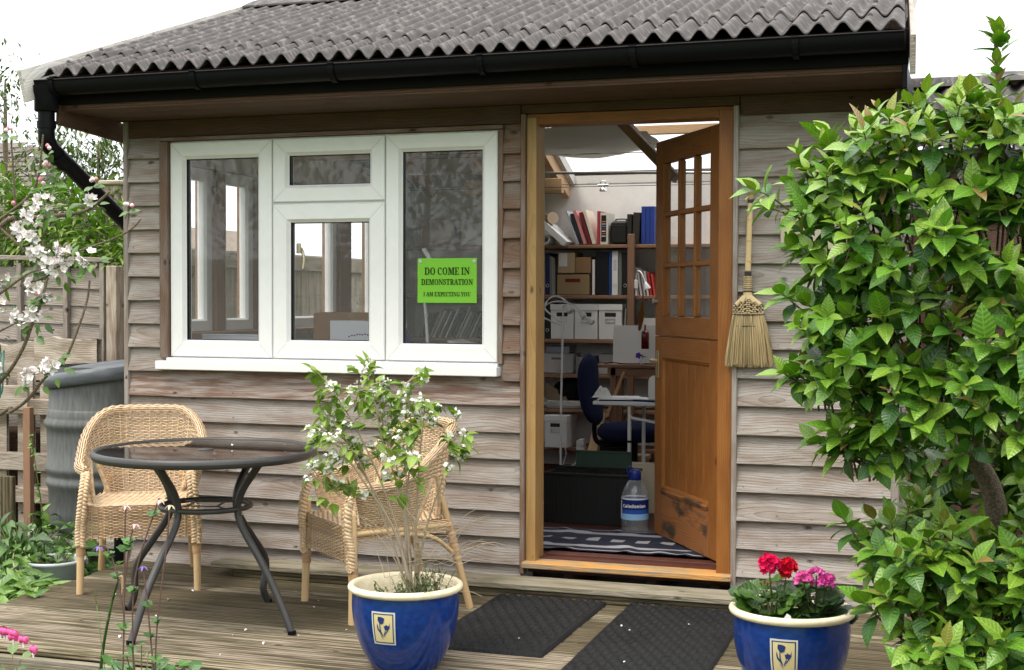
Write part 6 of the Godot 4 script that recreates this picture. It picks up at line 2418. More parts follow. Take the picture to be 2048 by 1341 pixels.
	# front posts with plaited cane, legs with wrapped tops
	for sg in [-1, 1]:
		var top := chair_pt(sg * 0.99, 0.97)
		var base := Vector3(sg * 0.258, 0.30, 0.258)
		var path := catmull([top, top.lerp(base, 0.3) + Vector3(0, 0.0, 0.022), top.lerp(base, 0.7) + Vector3(0, 0, 0.018), base, Vector3(sg * 0.258, 0.22, 0.258)], 10)
		m = MB.new()
		var n := path.size()
		for w in 3:
			var pts := []
			for k in n * 2 - 1:
				var p: Vector3 = path[k / 2] if k % 2 == 0 else (path[k / 2] + path[k / 2 + 1]) * 0.5
				var a := k * 0.62 + w * TAU / 3.0
				pts.append(p + Vector3(sin(a) * 0.015, 0, 0.008 + 0.009 * sin(a * 2.0)))
			m.col = cane_col()
			m.tube(pts, 0.0105, 6, true, 1.0)
		part("plait", m, mats.cane, t)
		m = MB.new()
		m.col = lin(0.60, 0.42, 0.22)
		m.tube([Vector3(sg * 0.252, 0.45, 0.250), Vector3(sg * 0.258, 0.25, 0.254), Vector3(sg * 0.262, 0.0, 0.262)], [0.014, 0.0175, 0.016], 12)
		var lg := part("leg", m, mats.cane, t)
		m = MB.new()
		for k in 7:
			m.col = cane_col() * Color(0.85, 0.72, 0.6)
			m.tube([Vector3(sg * 0.2585, 0.235 - k * 0.009, 0.2545), Vector3(sg * 0.2587, 0.227 - k * 0.009, 0.2546)], 0.0205, 12)
		part("binding", m, mats.cane, lg)
		m = MB.new()
		m.col = lin(0.50, 0.34, 0.17)
		m.tube([chair_pt(sg * 0.30, 0.25), Vector3(sg * 0.195, 0.37, -0.225), Vector3(sg * 0.225, 0.0, -0.315)], [0.013, 0.0165, 0.016], 12)
		lg = part("leg", m, mats.cane, t)
		m = MB.new()
		for k in 8:
			m.col = cane_col() * Color(0.9, 0.8, 0.7)
			var f := k * 0.018
			m.tube([Vector3(sg * (0.196 + f * 0.085), 0.36 - f, -0.227 - f * 0.24), Vector3(sg * (0.196 + (f + 0.015) * 0.085), 0.345 - f, -0.227 - (f + 0.015) * 0.24)], 0.0195, 12)
		part("binding", m, mats.cane, lg)
		# seat rail and curved strut
		m = MB.new()
		m.col = lin(0.58, 0.40, 0.2)
		m.tube([Vector3(sg * 0.25, 0.372, 0.25), Vector3(sg * 0.205, 0.372, -0.225)], 0.013, 10)
		m.tube(catmull([Vector3(sg * 0.235, 0.36, 0.08), Vector3(sg * 0.228, 0.33, -0.12), Vector3(sg * 0.208, 0.25, -0.235)], 5), 0.010, 8)
		part("side_rail", m, mats.cane, t)
	m = MB.new()
	m.col = lin(0.58, 0.40, 0.2)
	m.tube([Vector3(-0.205, 0.372, -0.225), Vector3(0.205, 0.372, -0.225)], 0.013, 10)
	m.tube([Vector3(-0.25, 0.372, 0.25), Vector3(0.25, 0.372, 0.25)], 0.013, 10)
	part("cross_rail", m, mats.cane, t)
	return t


func build_broom() -> void:
	# hung from a nail on the boards beside the door
	var o := thing("hanging_broom", "straw hand broom with bamboo handle hanging on boards beside the door", "broom", Vector3(-0.977, 1.05, 0.06))
	var h := MB.new()
	h.col = lin(0.62, 0.47, 0.23)
	h.tube([Vector3(-0.012, 0.43, 0), Vector3(-0.010, 0.52, 0), Vector3(-0.006, 0.64, 0), Vector3(-0.002, 0.745, 0)], [0.0135, 0.0125, 0.0125, 0.0115], 12)
	var hd := part("handle", h, mats.cane, o)
	var nd := MB.new()
	for y in [0.47, 0.56, 0.655]:
		nd.col = lin(0.5, 0.34, 0.14)
		nd.tube([Vector3(-0.009, y - 0.003, 0), Vector3(-0.009, y + 0.003, 0)], 0.0138, 12)
	part("node", nd, mats.cane, hd)
	var kn := MB.new()
	kn.col = lin(0.4, 0.27, 0.12)
	kn.lathe([Vector2(0.0115, 0.745), Vector2(0.0135, 0.755), Vector2(0.009, 0.765), Vector2(0.014, 0.772), Vector2(0.0135, 0.785), Vector2(0.008, 0.79), Vector2(0.011, 0.797), Vector2(0.0005, 0.808)], 14)
	part("knob", kn, mats.cane, hd)
	var bd := MB.new()
	bd.col = lin(0.02, 0.014, 0.012)
	bd.tube([Vector3(-0.002, 0.728, 0), Vector3(-0.002, 0.744, 0)], 0.0135, 12)
	bd.tube([Vector3(-0.012, 0.405, 0), Vector3(-0.012, 0.425, 0)], 0.0155, 12)
	part("black_binding", bd, mats.cane, hd)
	# plaited neck
	var nk := MB.new()
	for r in 7:
		for k in 7:
			var a := lerpf(-1.4, 1.4, (k + 0.5 * (r % 2)) / 6.5)
			nk.col = lin(0.55, 0.42, 0.22) * rr(0.7, 1.1)
			nk.box(Vector3(-0.012 + sin(a) * 0.0175, 0.402 - r * 0.0095, cos(a) * 0.0175), Vector3(0.0075, 0.0075, 0.004), Basis(Vector3.UP, a), 0.002)
	nk.col = lin(0.05, 0.035, 0.025)
	nk.tube([Vector3(-0.012, 0.335, 0), Vector3(-0.012, 0.405, 0)], 0.0165, 12)
	nk.tube([Vector3(-0.012, 0.34, 0), Vector3(-0.012, 0.336, 0)], 0.022, 12)
	nk.tube([Vector3(-0.012, 0.352, 0), Vector3(-0.012, 0.349, 0)], 0.021, 12)
	nk.col = lin(0.6, 0.46, 0.25)
	nk.tube([Vector3(-0.012, 0.335, 0), Vector3(-0.012, 0.316, 0)], [0.019, 0.021], 12)
	part("plaited_neck", nk, mats.cane, o)
	# plaited shoulders: five bundles
	for k in 5:
		var x := (k - 2) * 0.0265
		var b := MB.new()
		var yt := 0.303 - absf(k - 2) * 0.012
		for r in 7:
			for c in 2:
				b.col = lin(0.58, 0.45, 0.24) * rr(0.7, 1.1)
				b.box(Vector3(x - 0.012 * 0.6 + (c - 0.5) * 0.0125 + (0.003 if r % 2 else -0.003), yt - 0.005 - r * 0.009, 0.016 - absf(k - 2) * 0.003), Vector3(0.011, 0.0075, 0.012), Basis(), 0.003)
		b.col = lin(0.05, 0.035, 0.025)
		b.box(Vector3(x - 0.007, yt - 0.035, 0.006), Vector3(0.025, 0.075, 0.018), Basis(), 0.006)
		b.col = lin(0.62, 0.48, 0.26)
		b.tube([Vector3(-0.012 + x * 0.25, 0.318, 0.012), Vector3(x - 0.007, yt, 0.014)], [0.008, 0.011], 8)
		part("shoulder_bundle", b, mats.cane, o)
	var th := MB.new()
	th.col = lin(0.05, 0.035, 0.025)
	for y in [0.236, 0.185]:
		var w := 0.071 if y > 0.2 else 0.078
		var loop := []
		for k in 25:
			var a := TAU * k / 24.0
			loop.append(Vector3(-0.008 + cos(a) * w, y, 0.006 + sin(a) * 0.021))
		th.tube(loop, 0.0028, 6, false)
	part("binding_cord", th, mats.cane, o)
	# the straw
	var s := MB.new()
	for k in 1500:
		var u := rr(-1, 1)
		var q := rr(-1, 1)
		u = signf(u) * pow(absf(u), 0.85)
		var x0 := -0.008 + u * 0.066
		var z0 := 0.006 + q * 0.017 * sqrt(1.0 - u * u * 0.8)
		var x1 := -0.004 + u * 0.102 + rr(-0.008, 0.008)
		var z1 := 0.004 + q * 0.026
		var y1 := rr(0.0, 0.022) + 0.004 * absf(u)
		if rr(0, 1) < 0.2:
			y1 += rr(0.0, 0.05)
		var g := rr(0.5, 1.15)
		s.col = lin(0.55 * g, 0.42 * g, 0.21 * g) if rr(0, 1) > 0.12 else lin(0.24 * g, 0.16 * g, 0.07 * g)
		var mid := Vector3(lerpf(x0, x1, 0.42), 0.17, lerpf(z0, z1, 0.5) + 0.003)
		s.tube([Vector3(x0, 0.243, z0), mid, Vector3(x1, y1, z1)], [0.0016, 0.0016, 0.0009], 3, false)
	part("straw", s, mats.cane, o)
	var nl := MB.new()
	nl.col = lin(0.1, 0.08, 0.07)
	nl.tube([Vector3(-0.002, 0.80, -0.03), Vector3(-0.002, 0.80, 0.012)], 0.002, 6)
	nl.tube(catmull([Vector3(-0.002, 0.80, 0.01), Vector3(-0.012, 0.78, 0.014), Vector3(-0.002, 0.765, 0.014), Vector3(0.008, 0.78, 0.014), Vector3(-0.002, 0.80, 0.01)], 4), 0.001, 5)
	part("hanging_loop", nl, mats.cane, o)


# ---------------------------------------------------------------- pots and their plants
func pot_r(y: float) -> float:
	# outside radius of the glazed pot at a height
	var t := clampf(y / 0.275, 0.0, 1.0)
	return 0.118 + 0.074 * sin(PI * 0.5 * pow(t, 0.85)) + 0.006 * sin(PI * t)


func make_pot(label: String, at: Vector3, turn: float, k: float) -> Node3D:
	var p := thing("blue_pot", label, "plant pot", at, turn, "two blue glazed tulip pots")
	var b := MB.new()
	var prof := [Vector2(0.0, 0.0), Vector2(0.11, 0.0)]
	for e in 15:
		var y := 0.006 + e / 14.0 * 0.272
		prof.append(Vector2(pot_r(y), y))
	b.lathe(prof, 64, Transform3D(Basis().scaled(Vector3.ONE * k), Vector3.ZERO))
	part("body", b, mats.pot_blue, p)
	b = MB.new()
	var rim := []
	for q in [[0.189, 0.276], [0.198, 0.278], [0.206, 0.284], [0.2085, 0.292], [0.206, 0.299], [0.199, 0.304], [0.192, 0.3045], [0.186, 0.301], [0.181, 0.292], [0.176, 0.27], [0.165, 0.20]]:
		rim.append(Vector2(q[0], q[1]))
	b.lathe(rim, 64, Transform3D(Basis().scaled(Vector3.ONE * k), Vector3.ZERO))
	part("rim", b, mats.pot_cream, p)
	b = MB.new()
	var nz := noise(rng.randi() % 999, 9.0, 3)
	b.lathe([Vector2(0.168, 0.235), Vector2(0.12, 0.242), Vector2(0.06, 0.246), Vector2(0.0005, 0.248)], 28, Transform3D(Basis().scaled(Vector3.ONE * k), Vector3.ZERO))
	for q in b.v.size():
		b.v[q] += Vector3(0, nz.get_noise_2d(b.v[q].x * 3.0, b.v[q].z * 3.0) * 0.014, 0)
	part("soil", b, mats.soil, p)
	# the tulip tile, laid on the curve of the pot: local s across, y up in metres
	var tile := MB.new()
	var on := func(s: float, y: float, lift: float) -> Vector3:
		var r := pot_r(y) + lift
		return Vector3(sin(s / 0.185) * r, y, cos(s / 0.185) * r) * k
	var patch := func(m: MB, col: Color, x0: float, x1: float, y0: float, y1: float, lift: float):
		m.col = col
		m.grid(8, 8, func(u, v): return on.call(lerpf(x0, x1, u), lerpf(y0, y1, v), lift), Vector2(0.1, 0.1))
	var cream := lin(0.62, 0.53, 0.28)
	var navy := lin(0.015, 0.025, 0.11)
	patch.call(tile, lin(0.55, 0.55, 0.5), -0.043, 0.043, 0.118, 0.236, 0.0016)
	part("tile", tile, mats.gloss, p)
	var f2 := MB.new()
	for q in [[-0.037, 0.037, 0.2265, 0.230], [-0.037, 0.037, 0.124, 0.1275], [-0.037, -0.0335, 0.1275, 0.2265], [0.0335, 0.037, 0.1275, 0.2265]]:
		patch.call(f2, navy, q[0], q[1], q[2], q[3], 0.0026)
	part("tile_border", f2, mats.gloss, p)
	var f3 := MB.new()
	patch.call(f3, cream, -0.0335, 0.0335, 0.1275, 0.2265, 0.0022)
	part("tile_ground", f3, mats.gloss, p)
	var tu := MB.new()
	tu.col = navy
	var shape := func(pts: Array, col: Color):
		tu.col = col
		var pv := PackedVector2Array()
		for q in pts:
			pv.append(Vector2(q[0], q[1]))
		tu.poly(pv, func(c): return on.call(c.x, c.y, 0.0034), Vector3(0, 0.1, 1).normalized())
	shape.call([[-0.013, 0.196], [-0.006, 0.192], [0.002, 0.197], [0.006, 0.212], [0.004, 0.215], [-0.002, 0.218], [-0.008, 0.219], [-0.015, 0.2195], [-0.018, 0.217], [-0.019, 0.206]], navy)
	shape.call([[0.006, 0.174], [0.014, 0.172], [0.019, 0.178], [0.021, 0.190], [0.016, 0.188], [0.012, 0.193], [0.008, 0.188], [0.003, 0.187]], navy)
	shape.call([[-0.013, 0.196], [-0.010, 0.196], [-0.009, 0.172], [-0.002, 0.152], [-0.005, 0.152], [-0.013, 0.170]], navy)
	shape.call([[0.008, 0.174], [0.010, 0.174], [0.005, 0.158], [0.001, 0.148], [-0.001, 0.148], [0.003, 0.160]], navy)
	shape.call([[-0.021, 0.196], [-0.017, 0.176], [-0.006, 0.160], [-0.002, 0.146], [-0.010, 0.158], [-0.021, 0.172], [-0.023, 0.185]], navy)
	shape.call([[0.024, 0.200], [0.024, 0.182], [0.016, 0.168], [0.006, 0.154], [0.002, 0.143], [0.006, 0.160], [0.016, 0.174], [0.021, 0.186]], navy)
	shape.call([[-0.013, 0.158], [-0.007, 0.149], [0.000, 0.138], [-0.003, 0.140], [-0.010, 0.150]], navy)
	part("tulip_print", tu, mats.gloss, p)
	return p


func flower_mesh(col: Color, col2: Color, r: float, petals := 5, cup := 0.5, centre := Color(0.6, 0.55, 0.2)) -> MB:
	var m := MB.new()
	for k in petals:
		var a := TAU * k / petals + rr(-0.15, 0.15)
		var l := MB.new()
		l.col = col if k % 2 else col2
		l.leaf(r * rr(0.9, 1.1), r * 0.85, 0.25, -0.7, 3, 0.0)
		m.add(l, Transform3D(basis_to(Vector3(cos(a), cup, sin(a)).normalized(), Vector3.UP), Vector3(cos(a), 0, sin(a)) * r * 0.08))
	m.col = centre
	m.lathe([Vector2(r * 0.14, 0.0), Vector2(r * 0.11, r * 0.22), Vector2(0.0002, r * 0.28)], 6)
	return m


func build_pots() -> void:
	var L := Vector3(-2.005, 0.0, 1.53)
	var R := Vector3(-0.608, 0.0, 1.46)
	make_pot("blue pot with cream rim and tulip tile, on the deck left of the mats", L, -0.02, 1.02)
	make_pot("blue pot with cream rim and tulip tile, right of the mats under the bush", R, 0.0, 1.02)
	# --- flowering shrub in the left pot
	var s := thing("flowering_shrub", "airy shrub with small white flowers growing from the left blue pot", "shrub", L + Vector3(0, 0.24, 0))
	var base := Vector3.ZERO
	var ends := [[-0.35, 0.72, 0.02], [-0.29, 0.82, 0.08], [-0.20, 0.84, -0.05], [-0.10, 0.80, 0.08], [0.0, 0.80, 0.0], [0.10, 0.72, 0.06], [0.19, 0.62, -0.02], [-0.33, 0.60, -0.08], [-0.24, 0.62, 0.12], [-0.05, 0.62, -0.1], [0.06, 0.56, 0.12], [-0.33, 0.45, 0.05], [-0.15, 0.72, -0.14]]
	var bark := lin(0.33, 0.27, 0.19)
	var stems := MB.new()
	var twigs := MB.new()
	stems.col = bark
	twigs.col = bark
	var items := []
	var green := [lin(0.27, 0.43, 0.06), lin(0.34, 0.50, 0.085), lin(0.40, 0.55, 0.12), lin(0.20, 0.35, 0.05)]
	var kinds := leaf_kinds(0.056, 0.036, green, 0.2, 0.5, 3, 0.3)
	var spots := []
	for k in ends.size():
		var e := Vector3(ends[k][0], ends[k][1], ends[k][2])
		var b0 := Vector3(rr(-0.03, 0.03) + 0.02, 0, rr(-0.03, 0.03))
		var m1 := Vector3(lerpf(b0.x, e.x, 0.22) + rr(-0.02, 0.02), e.y * 0.4, e.z * 0.3)
		var m2 := Vector3(lerpf(b0.x, e.x, 0.62) + rr(-0.02, 0.02), e.y * 0.75, e.z * 0.7)
		var pts := catmull([b0, m1, m2, e], 6)
		var rad := []
		for q in pts.size():
			rad.append(lerpf(0.0052, 0.0013, float(q) / pts.size()) * (1.0 if k < 9 else 0.6))
		stems.tube(pts, rad, 6)
		for q in range(int(pts.size() * 0.70), pts.size()):
			var p: Vector3 = pts[q]
			for w in 2:
				var d := rand_dir()
				d.y = absf(d.y) * 0.6
				var tip := p + d * rr(0.03, 0.13)
				twigs.tube([p, p.lerp(tip, 0.5) + Vector3(0, 0.006, 0), tip], [0.0018, 0.0013, 0.0008], 4)
				for l in 4:
					var lp := p.lerp(tip, rr(0.35, 1.0))
					var ld := (d + rand_dir() * 0.9 + Vector3(0, -0.1, 0)).normalized()
					items.append([Transform3D(basis_to(ld, (Vector3.UP + rand_dir() * 0.4).normalized()).scaled(Vector3.ONE * rr(0.6, 1.15)), lp), rng.randi() % 4])
				if rr(0, 1) < 0.68 and p.y > e.y * 0.62:
					spots.append(tip)
	# a few sprigs low on the left
	for q in [[-0.30, 0.36, 0.06], [0.02, 0.42, 0.15]]:
		var c := Vector3(q[0], q[1], q[2])
		twigs.tube([c, c + Vector3(0.06, -0.07, 0), c + Vector3(0.14, -0.16, -0.02)], 0.0012, 4)
		for l in 5:
			items.append([Transform3D(basis_to((rand_dir() + Vector3(0, 0.1, 0.3)).normalized()).scaled(Vector3.ONE * rr(0.7, 1.2)), c + rand_dir() * 0.03), rng.randi() % 4])
	part("stems", stems, mats.cane, s)
	# bare pale twigs at the right of the base
	for k in 26:
		var a := rr(-0.5, 0.5)
		var p := Vector3(rr(0.0, 0.06), rr(0.06, 0.25), 0.02)
		var sgn := 1.0 if k % 5 else -1.0
		for q in 3:
			var d := Vector3(sgn * rr(0.02, 0.13), rr(-0.03, 0.09), rr(-0.06, 0.06))
			twigs.tube([p, p + d * 0.5 + Vector3(0, 0.008, 0), p + d], [0.0014, 0.0011, 0.0008], 4)
			p += d
	part("twigs", twigs, mats.cane, s, Transform3D(), "stuff")
	leaves_on(s, items, kinds, mats.thin_leaf, 300)
	var fm := []
	for k in 3:
		var b := MB.new()
		for q in 4:
			b.add(flower_mesh(lin(0.82, 0.82, 0.78), lin(0.74, 0.74, 0.66), 0.016, 5, 0.5, lin(0.6, 0.6, 0.3)), Transform3D(basis_to(rand_dir()), rand_dir() * 0.014))
		fm.append(b.mesh())
	for p in spots:
		part("blossom", fm[rng.randi() % 3], mats.petal, s, Transform3D(Basis.from_euler(Vector3(rr(0, TAU), rr(0, TAU), 0)), p))
	# --- herb at the foot of the shrub
	var h := thing("pot_herb", "low grey green herb with fine leaves in the left blue pot", "herb", L + Vector3(0.02, 0.24, 0.04))
	var hb := MB.new()
	var hk := leaf_kinds(0.022, 0.010, [lin(0.10, 0.16, 0.06), lin(0.16, 0.22, 0.06), lin(0.10, 0.14, 0.08)], 0.2, 0.5, 2)
	for k in 70:
		var x := rr(-0.06, 0.12)
		var p0 := Vector3(x, 0, rr(-0.08, 0.1))
		var p1 := p0 + Vector3(rr(-0.06, 0.06), rr(0.03, 0.10) + maxf(0, x) * 0.5, rr(-0.03, 0.05))
		hb.col = lin(0.2, 0.19, 0.09)
		hb.tube([p0, p0.lerp(p1, 0.5) + Vector3(0, 0.01, 0), p1], 0.0011, 4)
		for l in 9:
			hb.add(hk[rng.randi() % 3], Transform3D(basis_to((rand_dir() + Vector3(0, 0.5, 0)).normalized()), p0.lerp(p1, rr(0.3, 1.0))))
	part("foliage", hb, mats.leaf, h, Transform3D(), "stuff")
	# --- geraniums in the right pot
	geranium("crimson_geranium", "geranium with crimson and red double flower heads, left in the right pot", R + Vector3(-0.06, 0.24, 0.0), [[Vector3(-0.012, 0.215, 0.04), 0.042, lin(0.80, 0.012, 0.12)], [Vector3(0.048, 0.20, 0.02), 0.038, lin(0.62, 0.006, 0.03)]], [lin(0.075, 0.18, 0.03), lin(0.11, 0.24, 0.04), lin(0.05, 0.13, 0.025)], 0.125, 50, false)
	geranium("pink_geranium", "geranium with loose lilac pink flower heads, right in the right pot", R + Vector3(0.08, 0.24, 0.0), [[Vector3(-0.035, 0.165, 0.05), 0.032, lin(0.78, 0.13, 0.42)], [Vector3(0.005, 0.185, 0.03), 0.025, lin(0.80, 0.17, 0.50)], [Vector3(0.042, 0.17, 0.05), 0.025, lin(0.72, 0.10, 0.42)]], [lin(0.04, 0.10, 0.035), lin(0.055, 0.13, 0.04), lin(0.035, 0.085, 0.03)], 0.115, 50, true)
	var tg := thing("plant_label", "plastic plant label with a pink flower picture in the right pot", "plant label", R + Vector3(0.005, 0.25, 0.13))
	var b := MB.new()
	b.col = lin(0.75, 0.75, 0.74)
	b.poly(PackedVector2Array([Vector2(-0.022, 0), Vector2(0.014, 0), Vector2(0.016, 0.03), Vector2(0.008, 0.055), Vector2(-0.004, 0.062), Vector2(-0.015, 0.045)]), func(p): return Vector3(p.x, p.y, 0), Vector3(0, 0, 1))
	part("card", b, mats.gloss, tg)
	b = MB.new()
	b.col = lin(0.42, 0.02, 0.16)
	b.poly(PackedVector2Array([Vector2(-0.004, 0.0), Vector2(0.012, 0), Vector2(0.014, 0.028), Vector2(0.004, 0.04), Vector2(-0.006, 0.02)]), func(p): return Vector3(p.x, p.y, 0.001), Vector3(0, 0, 1))
	b.col = lin(0.6, 0.5, 0.05)
	b.poly(PackedVector2Array([Vector2(0.016, 0.0), Vector2(0.03, 0), Vector2(0.028, 0.026), Vector2(0.018, 0.036)]), func(p): return Vector3(p.x, p.y, -0.004), Vector3(0, 0, 1))
	part("picture", b, mats.gloss, tg)
	b = MB.new()
	b.col = lin(0.62, 0.48, 0.22)
	b.leaf(0.07, 0.045, 0.5, 0.5, 4, 0.4, 0.08)
	var dl := solo("fallen_leaf", b, mats.petal, "dry buff leaf lying inside the front left rim of the right pot", "leaf", R + Vector3(-0.14, 0.262, 0.10))
	dl.rotation = Vector3(-0.2, 1.2, 0.3)


func lobed_leaf(r: float, col: Color, lobes := 7, depth := 0.16, cup := 0.22) -> MB:
	# round leaf with a scalloped edge, stalk at the origin, face towards +y
	var m := MB.new()
	m.col = col
	var n := lobes * 4
	var c := m.vert(Vector3.ZERO, Vector3.UP, Vector2(0.5, 0.1))
	for k in n + 1:
		var a := lerpf(-2.75, 2.75, float(k) / n)
		var w := 1.0 - depth * pow(absf(cos(a * lobes / 5.5 * PI * 0.5 + PI * 0.5)), 0.7) - depth * 0.35 * (k % 2)
		for e in 2:
			var rad := r * (0.55 if e == 0 else w)
			var p := Vector3(sin(a) * rad, cup * rad * (rad / r) + (0.05 * r * sin(a * lobes) if e else 0.0), cos(a) * rad + r * 0.15)
			m.vert(p, Vector3(-sin(a) * cup * 1.2, 1, -cos(a) * cup * 1.2).normalized(), Vector2(0.5 + sin(a) * 0.5 * rad / r, 0.5 + cos(a) * 0.5 * rad / r))
	for k in n:
		var a := c + 1 + k * 2
		m.tri(c, a, a + 2)
		m.tri(a, a + 1, a + 3)
		m.tri(a, a + 3, a + 2)
	return m


func geranium(called: String, label: String, at: Vector3, heads: Array, cols: Array, spread: float, n: int, loose: bool) -> void:
	var g := thing(called, label, "geranium", at)
	var st := MB.new()
	var kinds := []
	for c in cols:
		kinds.append(lobed_leaf(rr(0.036, 0.044), c, 7, 0.14))
	var items := []
	for k in n:
		var a := rr(0, TAU)
		var r := spread * sqrt(rr(0.05, 1.0))
		var p := Vector3(cos(a) * r, rr(0.04, 0.15) - r * 0.35 + 0.02, sin(a) * r * 0.9)
		var d := Vector3(cos(a), 0.1, sin(a))
		st.col = lin(0.13, 0.2, 0.05)
		st.tube(catmull([Vector3(p.x * 0.25, 0, p.z * 0.25), Vector3(p.x * 0.6, p.y * 0.6, p.z * 0.6), p], 3), 0.0022, 5)
		items.append([Transform3D(basis_to(d, (Vector3.UP * 0.8 + Vector3(0, 0, 0.5) + d * 0.5 + rand_dir() * 0.4).normalized()).scaled(Vector3.ONE * rr(0.7, 1.3)), p), rng.randi() % kinds.size()])
	leaves_on(g, items, kinds, mats.leaf, n)
	for h in heads:
		var c: Vector3 = h[0]
		st.col = lin(0.15, 0.19, 0.06)
		st.tube(catmull([Vector3(c.x * 0.4, 0.02, 0.0), Vector3(c.x * 0.7, c.y * 0.6, c.z * 0.6), c], 4), 0.0025, 6)
		var m := MB.new()
		var cnt := 22 if loose else 60
		for k in cnt:
			var d := rand_dir()
			d.y = absf(d.y) if rr(0, 1) > 0.25 else d.y
			var col: Color = h[2]
			var v := rr(0.75, 1.15)
			var c1 := Color(minf(col.r * v, 0.85), col.g * v, col.b * v)
			m.add(flower_mesh(c1, c1 * 0.9, (0.018 if loose else 0.0165), 5, 0.45, c1 * 0.7), Transform3D(basis_to(Vector3(d.z, 0.1, -d.x), d), c + d * h[1] * (1.0 if loose else rr(0.6, 1.0)) * Vector3(1, 0.75, 1).y))
		part("flower_head", m, mats.petal, g)
	if not loose:
		var b := MB.new()
		for k in 4:
			var p := Vector3(-0.035 + k * 0.012, 0.155 + 0.006 * (k % 2), 0.075)
			b.col = lin(0.45, 0.05, 0.03)
			b.lathe([Vector2(0.0, -0.005), Vector2(0.004, 0.0), Vector2(0.0005, 0.007)], 6, Transform3D(Basis(), p))
			b.col = lin(0.12, 0.2, 0.05)
			b.tube([p, Vector3(-0.02, 0.12, 0.04)], 0.001, 4)
		part("buds", b, mats.leaf, g)
	part("stems", st, mats.leaf, g)


